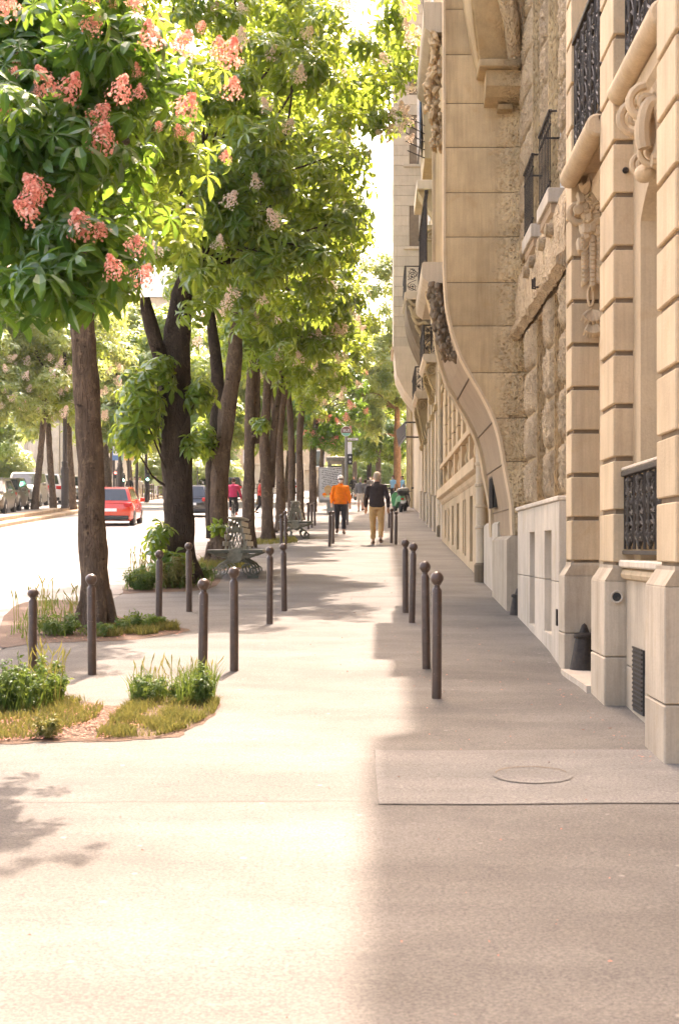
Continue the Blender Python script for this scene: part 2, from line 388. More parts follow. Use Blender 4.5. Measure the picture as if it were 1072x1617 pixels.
def bulk(name, V, Fc, mat, parent=None, rib=None, smooth=False):
    """one mesh from numpy arrays: V (n,3) world, Fc (m,k) faces of equal size"""
    off = np.array(wloc(parent)) if parent is not None else np.zeros(3)
    me = bpy.data.meshes.new(name); n = len(V); k = Fc.shape[1]; m = len(Fc)
    me.vertices.add(n); me.vertices.foreach_set('co', (V-off).astype(np.float32).ravel())
    me.loops.add(m*k); me.loops.foreach_set('vertex_index', Fc.astype(np.int32).ravel())
    me.polygons.add(m); me.polygons.foreach_set('loop_start', np.arange(0, m*k, k, dtype=np.int32))
    if smooth: me.polygons.foreach_set('use_smooth', np.ones(m, bool))
    me.materials.append(mat); me.update(calc_edges=True)
    if rib is not None:
        a = me.attributes.new('rib', 'FLOAT', 'POINT'); a.data.foreach_set('value', rib.astype(np.float32))
    return link(name, me, parent)
# ================================================================== ground
def sm(a, b, x):
    t = min(1, max(0, (x-a)/(b-a))); return t*t*(3-2*t)
def zp(x, y):
    return zg(y)-.075*math.exp(-((y-13.1)/1.0)**2)*sm(.9, 1.7, x)+.012*mnoise.noise((x*.7, y*.35, 3.3))
def sheet(name, xs, ys, zf, mat, kind='structure'):
    vs = [(x, y, zf(x, y)) for x in xs for y in ys]; n = len(ys)
    b = MB(); b.add(vs, [(i*n+j, (i+1)*n+j, (i+1)*n+j+1, i*n+j+1) for i in range(len(xs)-1) for j in range(n-1)])
    o = link(name, b.mesh(name, mat, smooth=True)); tag(o, kind=kind); return o
ys = sorted(set([-40, -20, -10, -5]+[i*.5 for i in range(0, 60)]+[30+i*2 for i in range(0, 36)]+[102+i*10 for i in range(0, 40)]+[1100.]))
sheet('ground', [-900, -300, -100, 0, 100, 300, 900], [-60, 0, 100, 300, 1100], lambda x, y: zg(y)-.30, M['road'])
sheet('road', [-70, -40, -20, -10, -4.0, -3.8], ys, lambda x, y: zg(y)-.125, M['road'])
sheet('pavement', list(np.linspace(-3.77, 2.7, 14)), ys, zp, M['pave'])
# lighter repair slab with its seam, and the round cover set in it
def patch_sheet(name, poly, up, mat, **k):
    cx = sum(p[0] for p in poly)/len(poly); cy = sum(p[1] for p in poly)/len(poly)
    b = MB(); n = len(poly); vs = [(cx, cy, zp(cx, cy)+up)]
    for t in (.5, 1):
        vs += [(cx+(x-cx)*t, cy+(y-cy)*t, zp(cx+(x-cx)*t, cy+(y-cy)*t)+up) for x, y in poly]
    fs = [(0, 1+i, 1+(i+1) % n) for i in range(n)]+[(1+i, 1+n+i, 1+n+(i+1) % n, 1+(i+1) % n) for i in range(n)]
    b.add(vs, fs); return tag(link(name, b.mesh(name, mat, smooth=True)), kind=k.get('kind', 'structure'))
pc = [(.012, 7.57), (.6, 7.56), (1.2, 7.58), (1.85, 7.57), (1.85, 9.05), (1.2, 9.09), (.5, 9.06), (-.012, 9.08), (-.005, 8.3)]
patch_sheet('pavement_seam', [(x+(.004 if x > 1 else -.005), y+(.007 if y > 8.4 else -.006)) for x, y in pc], .003, M['seam'])
patch_sheet('pavement_patch', pc, .006, M['patch'])
ring = [(.905+.236*math.cos(2*PI*i/28), 8.29+.236*math.sin(2*PI*i/28)) for i in range(28)]
mc = thing('manhole_cover', 'round cover set flush in the pale pavement patch beside the wall', 'manhole cover', (.905, 8.29, zp(.905, 8.29)))
b = MB(); rg_ = [(r_*math.cos(a_), r_*math.sin(a_)) for a_ in np.linspace(0, 2*PI, 41)[:-1] for r_ in (.234, .217)]
b.add([(.905+x_, 8.29+y_, zp(.905, 8.29)+.0130+GRADE*y_) for x_, y_ in rg_], [(2*k_, 2*((k_+1) % 40), 2*((k_+1) % 40)+1, 2*k_+1) for k_ in range(40)]); b.build('frame', M['patch'], mc)
b = MB(); n_ = 22; rg_ = [(r_*math.cos(a_), r_*math.sin(a_)) for a_ in np.linspace(.25, PI-.15, n_) for r_ in (.217+.009*math.sin((a_-.25)/(PI-.4)*PI), .212)]
b.add([(.905+x_, 8.29+y_, zp(.905, 8.29)+.0150+GRADE*y_) for x_, y_ in rg_], [(2*k_, 2*k_+2, 2*k_+3, 2*k_+1) for k_ in range(n_-1)]); b.build('gap', M['joint'], mc)
b = MB(); b.lathe([(.216, .004), (.216, .0120), (.0, .0122)], 32); b.v = [(x+.905, y+8.29, z+zp(.905, 8.29)+GRADE*y) for x, y, z in b.v]; b.build('lid', M['patch'], mc)
# faint seams across the pavement
def seam(pts, w=.007):
    b = MB()
    for (x0, y0), (x1, y1) in zip(pts, pts[1:]):
        n = 12
        for i in range(n):
            xa, xb = x0+(x1-x0)*i/n, x0+(x1-x0)*(i+1)/n; ya, yb = y0+(y1-y0)*i/n, y0+(y1-y0)*(i+1)/n
            ya += .02*mnoise.noise((xa*4, ya, 1)); yb += .02*mnoise.noise((xb*4, yb, 1))
            b.add([(xa, ya-w, zp(xa, ya)+.004), (xb, yb-w, zp(xb, yb)+.004), (xb, yb+w, zp(xb, yb)+.004), (xa, ya+w, zp(xa, ya)+.004)], [(0, 1, 2, 3)])
    tag(link('pavement_joint', b.mesh('pavement_joint', M['seam'])), kind='structure')
seam([(-2.2, 7.62), (-.05, 7.66)], .003)
for yy in (12.3, 15.6, 19.4, 24.5, 30.2, 41): seam([(.3 if yy < 20 else .5, yy), (1.72, yy+.05)], .006)
# kerbs: single stones
kroot = tag(thing('kerb', None, None, (-3.9, 4, zg(4))), kind='structure')
kb = MB(); kb.cbox(-.13, .13, .006, .994, -.20, .0, .018); kb.v = [(x, y, z+GRADE*y) for x, y, z in kb.v]
kmesh = kb.mesh('kerb_stone', M['kerb'])
for i in range(0, 70):
    y = 4+i; o = link('kerb_stone', kmesh, kroot); o.location = (.02*math.sin(i*1.7), i, GRADE*i+.006*math.sin(i*2.3)-.002)
b = MB(); b.prism([(74, zg(74)), (400, zg(400)), (400, zg(400)-.2), (74, zg(74)-.2)], 'x', -4.03, -3.77); o = b.build('kerb_run', M['kerb'], kroot)
def MX(y): return -13.7-.066*(y-52)
mroot = tag(thing('median_kerb', None, None, (MX(30), 30, zg(30))), kind='structure')
for lvl, (dx, zt, mt) in enumerate(((0, .02, M['kerb2']), (-.62, .17, M['kerb2']))):
    q = MB(); q.cbox(-.62, 0, .008, 1.492, -.16, 0, .02); q.v = [(x-.066*y, y, z+GRADE*y) for x, y, z in q.v]; qm = q.mesh('step_stone', mt)
    for i in range(64):
        y = 30+1.5*i; o = link('step_stone', qm, mroot); o.location = (MX(y)+dx-MX(30), y-30, zg(y)+zt-zg(30)+.004*math.sin(i*3.1+lvl))
    if lvl == 1: q = None
ysm = [10, 30, 60, 90, 126, 170, 260]
vs = [(x if k else MX(y)-1.2, y, zg(y)+.165) for y in ysm for k, x in ((0, 0), (1, -45))]
b = MB(); b.add(vs, [(2*i, 2*i+1, 2*i+3, 2*i+2) for i in range(len(ysm)-1)]); tag(link('parking_strip', b.mesh('parking_strip', M['road'])), kind='structure')
# tree pits (bare soil sheets)
def pit(pts):
    out = []; n = len(pts)
    for i in range(n):
        p0, p1, p2, p3 = [Vector(pts[(i+k) % n]) for k in (-1, 0, 1, 2)]
        for j in range(8):
            t = j/8; q = .5*((2*p1)+(p2-p0)*t+(2*p0-5*p1+4*p2-p3)*t*t+(3*p1-p0-3*p2+p3)*t**3)
            out.append((q.x+.045*mnoise.noise((q.x*6, q.y*6, 3))+.02*mnoise.noise((q.x*21, q.y*21, 3)), q.y+.07*mnoise.noise((q.x*6, q.y*6, 9))+.03*mnoise.noise((q.x*21, q.y*21, 8))))
    return patch_sheet('tree_pit', out, .004, M['soil'])
p1 = [tuple(G(px, py)[:2]) for px, py in ((-90, 1085), (0, 1088), (105, 1103), (190, 1116), (225, 1106), (300, 1098), (338, 1104), (346, 1116), (330, 1136), (292, 1158), (252, 1168), (150, 1172), (80, 1173), (0, 1178), (-90, 1180))]
pit(p1)
p2 = [tuple(G(px, py)[:2]) for px, py in ((30, 955), (120, 950), (215, 982), (292, 993), (285, 1000), (220, 1010), (140, 1014), (60, 1016), (-5, 1018))]
pit(p2)
p3 = [tuple(G(px, py)[:2]) for px, py in ((225, 900), (300, 896), (345, 908), (330, 930), (230, 936), (195, 934))]
pit(p3)
p4 = [tuple(G(px, py)[:2]) for px, py in ((310, 888), (360, 884), (395, 888), (380, 898), (320, 902))]; pit(p4)

# ================================================================== buildings
def core(b, x0, x1, y0, y1, z0, z1): b.box(x0, x1, y0, y1, z0, z1)
def wall_open(b, y0, y1, z0, z1, oy0, oy1, oz0, spring, rise, X0, X1, seg=10):
    """street wall between y0..y1 with one arched opening, face at X0, reveal back to X1"""
    arc = []
    for i in range(seg+1):
        t = -1+2*i/seg; arc.append(((oy0+oy1)/2+t*(oy1-oy0)/2, spring+rise*(1-t*t) if rise else spring))
    def q(p): b.add([(X0, *p[0]), (X0, *p[1]), (X0, *p[2]), (X0, *p[3])], [(0, 1, 2, 3)])
    q([(y0, z0), (oy0, z0), (oy0, z1), (y0, z1)]); q([(oy1, z0), (y1, z0), (y1, z1), (oy1, z1)])
    if oz0 > z0: q([(oy0, z0), (oy1, z0), (oy1, oz0), (oy0, oz0)])
    for a, c in zip(arc, arc[1:]): q([a, c, (c[0], z1), (a[0], z1)])
    loop = [(oy0, oz0)]+arc+[(oy1, oz0)]
    for a, c in zip(loop, loop[1:]): b.add([(X0, *a), (X0, *c), (X1, *c), (X1, *a)], [(0, 1, 2, 3)])
    b.add([(X0, oy0, oz0), (X0, oy1, oz0), (X1, oy1, oz0), (X1, oy0, oz0)], [(0, 1, 2, 3)])
SQ = {}
def block(parent, name, mat, x0, x1, y0, y1, z0, z1, c=.012, jit=.0):
    key = (round(x1-x0, 3), round(y1-y0, 3), round(z1-z0, 3), mat.name, c)
    if key not in SQ:
        b = MB(); b.cbox(0, x1-x0, 0, y1-y0, 0, z1-z0, c); SQ[key] = b.mesh(name, mat)
    return link(name, SQ[key], parent, (x0+random.uniform(-jit, jit), y0, z0))
def spiral(c, r0, turns, plane='yz', sgn=1, n=22, rad=.02, r1=.15, start=0):
    pts = []; rr = []
    for i in range(n+1):
        t = i/n; r = r0*(1-t)+r0*r1*t; a = start+sgn*2*PI*turns*t
        u, w = r*math.cos(a), r*math.sin(a)
        pts.append((c[0], c[1]+u, c[2]+w) if plane == 'yz' else (c[0]+u, c[1], c[2]+w)); rr.append(rad*(1-.55*t))
    return pts, rr
def scroll_panel_mesh(name, w, h, th=.011, plane='yz', dense=True):
    b = MB()
    def pt(u, v, off=0): return (off, u, v) if plane == 'yz' else (u, off, v)
    def curve(f, r=th, n=14, k=5): b.tube([pt(*f(i/n)) for i in range(n+1)], r, k)
    for u in (.04*w, .96*w): b.tube([pt(u, 0), pt(u, h)], th*.9, 4)
    for s in (-1, 1):
        cx = w/2
        def S(t, s=s): return (cx+s*w*(.10+.30*math.sin(PI*t)), h*(.05+.42*t))
        curve(S)
        def S2(t, s=s): return (cx+s*w*(.40-.34*math.sin(PI*t*.92)), h*(.48+.46*t))
        curve(S2)
        for (cv, r0, st) in ((.20, .15, 0), (.62, .17, PI), (.84, .13, 0)):
            p = [(cx+s*(w*.24+r0*w*(1-.8*t/14)*math.cos(st+s*3.6*PI*t/14)), h*cv+r0*w*(1-.8*t/14)*math.sin(st+s*3.6*PI*t/14)) for t in range(15)]
            b.tube([pt(*q) for q in p], th*.85, 5)
        b.ball(pt(cx+s*w*.24, h*.20), th*2.1, 6, 4); b.ball(pt(cx+s*w*.25, h*.62), th*2.1, 6, 4)
    b.tube([pt(w/2, 0), pt(w/2, h*.3), pt(w/2, h*.48), pt(w/2, h)], [th, th*1.8, th*2.6, th], 6)
    for v in (.16, .34, .5, .66, .78, .92): b.ball(pt(w/2, h*v), th*2.4, 6, 4, (1, 1.2, 1.5))
    if dense:
        for s in (-1, 1):
            for v in (.1, .3, .44, .56, .72, .9):
                b.tube([pt(w/2, h*v), pt(w/2+s*w*.2, h*(v+.05)), pt(w/2+s*w*.3, h*(v+.015))], [th, th*1.7, th*.5], 5)
    return b.mesh(name, M['iron'], smooth=True)
def railing(name, label, X, y0, y1, z0, z1, npan, group=None, top=.03, dense=True):
    t = thing(name, label, 'railing', (X, y0, z0), 0, group)
    w = (y1-y0)/npan; me = scroll_panel_mesh('scroll_panel', w, z1-z0-.08, .0105 if dense else .011, dense=dense)
    for i in range(npan): link('scroll_panel', me, t, (X, y0+i*w, z0+.04))
    b = MB(); b.cbox(X-top, X+top, y0, y1, z1-.04, z1, .006); b.build('top_rail', M['iron'], t)
    b = MB(); b.cbox(X-.018, X+.018, y0, y1, z0, z0+.03, .004); b.build('bottom_rail', M['iron'], t)
    return t

# ---------------------------------------------------------------- building with square piers (nearest)
b1 = thing('apartment_building', 'nearest cream limestone building with rusticated square piers and iron window guards', 'building', (1.9, 10, zg(10)))
b = MB(); b.box(2.42, 9, -14, 13.55, -1, 21.2); b.build('wall', M['stone'], b1)
b = MB(); b.box(1.956, 2.40, -14, 8.62, -1, 21.2); b.build('wall', M['stone'], b1)
b = MB(); wall_open(b, 9.15, 10.95, .0, 4.96, 9.48, 10.57, 1.66, 4.18, .24, 1.956, 2.36); b.build('window_wall', M['stone'], b1)
b = MB(); wall_open(b, 9.15, 10.95, 4.96, 9.0, 9.48, 10.57, 5.3, 8.1, 0, 1.96, 2.36); b.build('window_wall', M['stone'], b1)
b = MB(); b.box(1.956, 2.38, 9.15, 10.95, 9.0, 21.2); b.build('upper_wall', M['stone'], b1)
b = MB(); wall_open(b, 11.4, 13.3, .0, 4.9, 11.7, 13.0, .0, 4.4, 0, 2.06, 2.38); b.build('doorway_wall', M['stone'], b1)
b = MB(); wall_open(b, 11.4, 13.3, 4.9, 9.2, 11.75, 12.95, 5.3, 8.3, 0, 2.06, 2.38); b.build('window_wall', M['stone'], b1)
b = MB(); b.box(2.06, 2.39, 11.4, 13.55, 9.2, 21.2); b.build('upper_wall', M['stone'], b1)
b = MB(); b.box(2.06, 2.40, 13.3, 13.56, -1, 9.2); b.build('wall', M['stone'], b1)
def window_in(parent, X, y0, y1, z0, z1, rows=3):
    f = MB(); w = .06
    f.box(X-.05, X, y0, y0+w, z0, z1); f.box(X-.05, X, y1-w, y1, z0, z1); f.box(X-.05, X, y0+w, y1-w, z1-w, z1); f.box(X-.05, X, y0+w, y1-w, z0, z0+w)
    f.box(X-.047, X, (y0+y1)/2-.04, (y0+y1)/2+.04, z0+w, z1-w)
    for i in range(1, rows): f.box(X-.04, X, y0+w, y1-w, z0+(z1-z0)*i/rows-.02, z0+(z1-z0)*i/rows+.02)
    o = f.build('window', M['white'], parent); g = MB(); g.box(X-.02, X-.012, y0+.01, y1-.01, z0+.01, z1-.01); g.build('pane', M['glass'], o); return o
ww_ = window_in(b1, 2.355, 9.49, 10.56, 1.67, 4.40, 3); ww_.children[0].data.materials[0] = M['curtain']; window_in(b1, 2.355, 9.49, 10.56, 5.32, 8.1, 4); window_in(b1, 2.375, 11.76, 12.94, 5.32, 8.3, 4)
d_ = MB(); d_.box(2.33, 2.375, 11.71, 12.99, .3, 4.39); dd = d_.build('door', M['wood'], b1)
for k in range(3):
    for j in range(2):
        pnl = MB(); pnl.cbox(2.305, 2.331, 11.8+j*.6, 12.3+j*.6, .9+k*1.15, 1.9+k*1.15, .01); pnl.build('panel', M['wood'], dd)
COURSE = .4035
def pier(yn, yf, X, zt, wallX, n, plX, zb):
    p = MB(); p.box(X+.028, wallX+.01, yn+.028, yf-.028, zt-.05, zt+COURSE*n); po = p.build('pier', M['joint'], b1)
    for i in range(n):
        block(po, 'stone_block', M['stone'], X, wallX, yn, yf, zt+i*COURSE+.036, zt+(i+1)*COURSE, .008)
    block(po, 'stone_block', M['stone'], X, wallX, yn, yf, zt+n*COURSE+.02, 21.2, .01)
    # plinth: two stones and a bevelled cap
    zm = zb+.36
    q = MB(); q.cbox(plX, wallX+.05, yn+.02, yf+.06, zb-.25, zm-.003, .01); q.build('plinth_stone', M['plinth'], po)
    q = MB(); q.cbox(plX+.003, wallX+.05, yn+.022, yf+.058, zm+.003, zt-.11, .008); q.build('plinth_stone', M['plinth'], po)
    q = MB(); a = [(plX+.005, yn+.023), (wallX+.05, yn+.023), (wallX+.05, yf+.056), (plX+.005, yf+.056)]; c = [(X-.004, yn-.006), (wallX+.05, yn-.006), (wallX+.05, yf+.004), (X-.004, yf+.004)]
    q.loft([[(*u, zt-.109) for u in a], [(*u, zt-.012) for u in c], [(*u, zt+.012) for u in c]]); q.build('plinth_cap', M['plinth'], po)
    return po
pA = pier(8.59, 9.17, 1.80, 1.625, 1.985, 15, 1.735, zg(8.7))
pB = pier(10.86, 11.50, 1.80, 1.605, 1.985, 16, 1.735, zg(11))
pC = pier(13.20, 13.56, 1.80, 1.60, 2.07, 17, 1.735, zg(13.2)-.07)
# apron below the ground floor window, stone sill, moulded sills
b = MB(); b.cbox(1.90, 1.955, 9.24, 10.87, .2, .85, .008); b.build('plinth_stone', M['plinth'], b1)
b = MB(); b.cbox(1.902, 1.954, 9.24, 10.87, .856, 1.52, .008); b.build('plinth_stone', M['plinth'], b1)
b = MB(); b.cbox(1.84, 1.953, 9.19, 10.85, 1.60, 1.658, .012); b.build('sill', M['stone_w'], b1)
b = MB(); b.tube([(1.90, 9.18, 1.55), (1.90, 10.85, 1.55)], .045, 8); b.build('sill_moulding', M['stone'], b1, True)
def roll(X, y0, y1, z, r):
    b = MB(); b.lathe([(r*.8, y0), (r, y0+.02)]+[(r, y0+(y1-y0)*i/6) for i in range(1, 6)]+[(r, y1-.02), (r*.8, y1)], 20, (X, 0, z), 'y'); o = b.build('roll_sill', M['stone'], b1, True)
    return o
roll(1.842, 9.17, 10.855, 5.21, .088); roll(1.78, 11.48, 13.2, 5.17, .092)
b = MB(); b.prism([(1.955, 4.86), (1.93, 4.88), (1.91, 4.96), (1.875, 5.0), (1.87, 5.11), (1.955, 5.13)], 'y', 9.17, 10.855); b.build('fascia', M['stone'], b1)
b = MB(); b.prism([(2.055, 4.86), (2.0, 4.90), (1.95, 4.98), (1.95, 5.08), (2.055, 5.08)], 'y', 11.48, 12.9); b.build('fascia', M['stone'], b1)
b = MB(); b.cbox(1.82, 2.07, 9.17, 10.855, 5.255, 5.30, .006); b.build('balcony_slab', M['stone'], b1)
b = MB(); b.cbox(1.78, 2.07, 11.48, 13.19, 5.20, 5.25, .006); b.build('balcony_slab', M['stone'], b1)
# keystone scroll over the first window
def keystone(parent, X, y, z0, z1, w=.32):
    prof = []
    for i in range(15):
        t = i/14; prof.append((X-.045-.12*math.sin(PI*min(1, t*1.15))*(.4+.6*t) , z0+(z1-z0)*t))
    rings = []
    for i, (xx, zz) in enumerate(prof):
        hw = w/2*(.72+.28*i/14); rings.append([(X+.03, y-hw, zz), (xx+.02, y-hw, zz), (xx, y-hw*.7, zz), (xx+.018, y-hw*.35, zz), (xx+.018, y+hw*.35, zz), (xx, y+hw*.7, zz), (xx+.02, y+hw, zz), (X+.03, y+hw, zz)])
    b = MB(); b.loft(rings); o = b.build('keystone', M['stone'], parent, True)
    for s in (-1, 1):
        q = MB(); pts, rr = spiral((X-.10, y+s*w*.52, z1-.20), .13, 1.6, 'xz', 1, 24, .034, .1, PI/2); q.tube(pts, rr, 7)
        pts, rr = spiral((X-.06, y+s*w*.42, z0+.10), .085, 1.5, 'xz', -1, 20, .026, .1, -PI/2); q.tube(pts, rr, 7); q.build('volute', M['stone'], o, True)
    q = MB(); pts = [(X-.02-.015*i, y, z0-.02+.16*math.sin(i/9*PI)*0-.0*i) for i in range(2)]
    q.ball((X-.07, y, z0-.01), .085, 10, 6, (.9, 1.3, .75)); q.build('drop', M['stone'], o, True); return o
keystone(b1, 1.956, 10.03, 4.40, 5.02, .36)
# large C-scroll cartouche on the jamb side of the keystone
b = MB(); b.tube([(1.90+.07*math.cos(a), 9.80, 4.62+.20*math.sin(a)) for a in np.linspace(-PI*.55, PI*1.2, 18)], [.05]*18, 8); b.build('scroll', M['stone'], b1, True)
# carved bracket and drop under the second balcony, on the jamb of the door pier
def carved(parent, y):
    c = MB(); pts, rr = spiral((1.865, y, 4.86), .125, 2.0, 'xz', -1, 30, .042, .08, PI*.45); c.tube(pts, rr, 8); o = c.build('carved_bracket', M['stone'], parent, True)
    c = MB(); c.tube([(1.86, y, 4.85), (1.815, y-.01, 4.85)], .045, 12); c.lathe([(.05, -.07), (.045, -.085), (.02, -.09)], 12, (1.850, y-.02, 4.86), 'y'); c.build('boss', M['stone'], o, True)
    c = MB(); c.tube([(1.94+.10*math.sin(t*2.6)*(1-t*.2), y-.02-.05*math.sin(t*PI), 4.86+.42*t) for t in np.linspace(0, 1, 14)], list(np.linspace(.045, .075, 14)), 8); c.build('scroll', M['stone'], o, True)
    c = MB(); pts, rr = spiral((2.00, y-.03, 5.12), .11, 1.5, 'xz', 1, 24, .036, .1, PI); c.tube(pts, rr, 8); c.build('volute', M['stone'], o, True)
    rr = random.Random(5)
    def carved_leaf(x0, z0, a, r0, w=.03):
        q = MB(); q.tube([(x0, y-.01, z0), (x0+r0*.4*math.cos(a), y-.06, z0+r0*.4*math.sin(a)), (x0+r0*.8*math.cos(a), y-.085, z0+r0*.75*math.sin(a)-.015), (x0+r0*math.cos(a), y-.05, z0+r0*.8*math.sin(a)-.05)], [w*.5, w, w*.8, w*.2], 6, flat=.6)
        q.build('carved_leaf', M['stone'], o, True)
    for k in range(50):                                  # acanthus leaves round the volutes
        carved_leaf(1.89+rr.uniform(-.02, .14), 5.08-k*.0095, rr.uniform(-2.2, 1.4), rr.uniform(.09, .21), rr.uniform(.022, .05))
    zz = 4.68
    for k in range(11):                                  # hanging drop of overlapping leaves
        w = .06-.003*k
        for s in (-1, 0, 1): carved_leaf(1.985+s*w*.5, zz, -PI/2+s*.75, .11+.02*(s == 0), .036)
        zz -= .040
    for s in (-1, 1): carved_leaf(1.985, 4.27, -PI/2+s*.9, .13, .036)
    carved_leaf(1.985, 4.27, -PI/2, .13, .03)
    q = MB(); q.tube([(1.975+.026*math.cos(a), y-.02, 4.08+.095*math.sin(a)) for a in np.linspace(0, 2*PI, 15)], .012, 6); q.build('carved_ring', M['stone'], o, True)
    for k in range(7):
        a = (k-3)*.34; carved_leaf(1.99, 3.95, -PI/2+a, .13, .024); carved_leaf(1.99, 3.84, -PI/2+a*.7, .13, .024)
carved(b1, 13.18)
# round fixture, vent, cable boss
b = MB(); b.lathe([(.047, -.004), (.05, -.018), (.044, -.022), (.036, -.012)], 20, (1.83, 10.88, 1.375), 'y'); rg = b.build('round_fitting', M['stone_w'], b1, True)
b = MB(); b.lathe([(.034, -.013), (.030, -.014)], 16, (1.83, 10.88, 1.375), 'y'); b.build('hole', M['blackp'], rg)
b = MB(); b.lathe([(.024, -.001), (.024, -.018), (.015, -.03)], 12, (1.894, 10.86, 4.63), 'y'); b.build('peg', M['iron'], b1, True)
vt = MB(); vt.box(1.885, 1.899, 10.10, 10.50, zg(10.2)+.04, 1.02); vo = vt.build('vent_grille', M['blackp'], b1)
for k in range(14):
    zz = zg(10.2)+.07+k*.033; q = MB(); q.box(1.877, 1.884, 10.11, 10.49, zz, zz+.014); q.build('slat', M['iron'], vo)
railing('window_guard', 'low black wrought iron scroll guard on the ground floor window sill', 1.885, 9.2, 10.84, 1.70, 2.33, 4)
o = MB(); o.cbox(1.86, 1.915, 9.19, 10.85, 2.335, 2.36, .006); tag(o.build('window_bar', M['stone_w']), 'pale bar laid along the top of the low scroll window guard', 'bar')
railing('balcony_railing', 'ornate black iron balcony railing nearest the camera at top right', 1.895, 9.2, 10.85, 5.32, 6.45, 4, 'ornate balcony railings')
railing('balcony_railing', 'ornate black iron balcony railing above the carved bracket and doorway', 1.83, 11.5, 13.18, 5.33, 6.44, 4, 'ornate balcony railings')
def guard_iron(label, x, y, s):
    g = thing('corner_guard', label, 'corner guard', (x, y, zg(y)-.07))
    b = MB(); b.lathe([(.15*s, 0), (.145*s, .03*s), (.12*s, .15*s), (.095*s, .30*s), (.085*s, .345*s)], 14, (x, y, zg(y)-.07)); b.build('body', M['iron'], g, True)
    b = MB(); b.lathe([(.10*s, .345*s), (.105*s, .365*s), (.10*s, .385*s), (.05*s, .40*s), (.025*s, .47*s), (.0, .49*s)], 14, (x, y, zg(y)-.07)); b.build('cap', M['iron'], g, True)
guard_iron('dark cast iron corner guard at the foot of the doorway pier', 1.91, 13.12, .95)
guard_iron('small dark corner guard at the foot of the curved corbel', 1.78, 17.95, .85)
b = MB(); b.prism([(1.70, 11.56), (2.3, 11.56), (2.3, 13.18), (1.70, 13.18)], 'z', zp(1.7, 12.4)-.1, zp(1.7, 12.4)+.05)
tag(b.build('door_threshold', M['stone_w']), 'pale stone doorstep between two piers beside the dark corner guard', 'doorstep')

# ---------------------------------------------------------------- building with the curved corbel
b2 = thing('corbelled_building', 'honey stone building with a tall bay on a sweeping curved corbel', 'building', (1.8, 17, zg(17)))
b = MB(); b.box(2.05, 9, 13.57, 23.4, -1, 17.6); b.build('wall', M['stone_b'], b2)
b = MB(); b.prism([(1.9, 17.0), (1.55, 17.3), (1.36, 17.6), (1.34, 17.95), (2.4, 18.0), (9, 18.0), (9, 17.61), (2.0, 17.61)], 'y', 13.57, 20.6); b.build('cornice', M['stone_b'], b2)  # out of view; overhang shaped to place the shadow edge along the pavement
b = MB(); b.prism([(1.9, 17.0), (1.7, 17.3), (1.62, 17.6), (1.60, 17.9), (2.4, 17.95), (2.4, 17.3)], 'y', 20.62, 23.41); b.build('cornice', M['stone_b'], b2)  # unseen ledge added to close a sunlit gap in the pavement shadow
# plinth with two slots
PX = 1.735; slots = ((14.18, 14.83), (15.73, 16.3)); zt = 2.20
b = MB(); b.box(1.99, 2.04, 13.6, 17.7, .2, zt); po = b.build('plinth_wall', M['stone_w'], b2)
edges = [13.6, 14.18, 14.83, 15.73, 16.3, 17.66]
for i in range(5):
    a, c = edges[i], edges[i+1]
    if i % 2 == 0:
        for z0, z1 in ((.35, 1.42), (1.426, zt)):
            q = MB(); q.cbox(PX+.002*(i+1), 1.985, a+.002, c-.002, z0, z1, .006); q.build('stone_slab', M['stone_w'], po)
    else:
        for z0, z1 in ((.35, .885), (1.925, zt)):
            q = MB(); q.cbox(PX+.005, 1.985, a, c, z0, z1, .006); q.build('stone_slab', M['stone_w'], po)
b = MB(); b.cbox(1.72, 2.03, 13.6, 17.7, zt+.003, zt+.05, .01); b.build('coping', M['stone_w'], b2)
b = MB(); b.cbox(1.722, 1.735, 13.66, 13.74, 1.0, 1.16, .004); b.build('wall_plate', M['iron'], b2)
# vermiculated columns
def rough_block_mesh(L, H, D, seed):
    rr = random.Random(seed)
    def fn(u, v):
        e = (1-abs(2*u-1)**4)*(1-abs(2*v-1)**5)
        d = D*e**.55 if e > 0 else 0
        p = Vector((u*L*7+seed, v*H*7, 1.3))
        d += e**.3*(.016*mnoise.noise(p*2.1)+.014*mnoise.noise(p*5)+.014*mnoise.noise(p*Vector((14, 6, 1)))-.026*abs(mnoise.noise(p*Vector((9, 3.2, 1))))) if e > 0 else 0
        return (-d, u*L, v*H)
    b = MB(); b.grid(fn, 26, 22); return b.mesh('rough_block', M['verm'], smooth=True)
RB = {}
def rough_col(y0, y1, X, z0, z1, n, D=.085):
    h = (z1-z0)/n; cb = MB(); cb.box(X, 2.04, y0, y1, z0, z1); co = cb.build('rough_pier', M['stone_b'], b2)
    for i in range(n):
        k = (round(y1-y0, 2), round(h, 3), (i % 4), D)
        if k not in RB: RB[k] = rough_block_mesh(y1-y0-.08, h-.035, D, 3.7*(i % 4)+y0)
        link('rough_block', RB[k], co, (X-.002, y0+.04, z0+i*h+.017))
z_ = 2.26
rough_col(16.55, 17.55, 1.86, z_, 4.42, 4, .075); rough_col(14.92, 15.52, 1.86, z_, 4.42, 4, .075); rough_col(13.62, 14.12, 1.86, z_, 4.42, 4, .08)
b = MB(); b.box(1.806, 2.05, 13.562, 13.60, 0, 17.0); b.build('pilaster_strip', M['stone'], b2)
b = MB(); b.box(1.96, 2.03, 14.12, 14.92, z_, 4.4); b.build('pilaster_strip', M['stone'], b2)
b = MB(); b.box(1.96, 2.03, 15.52, 16.55, z_, 4.4); b.build('pilaster_strip', M['stone'], b2)
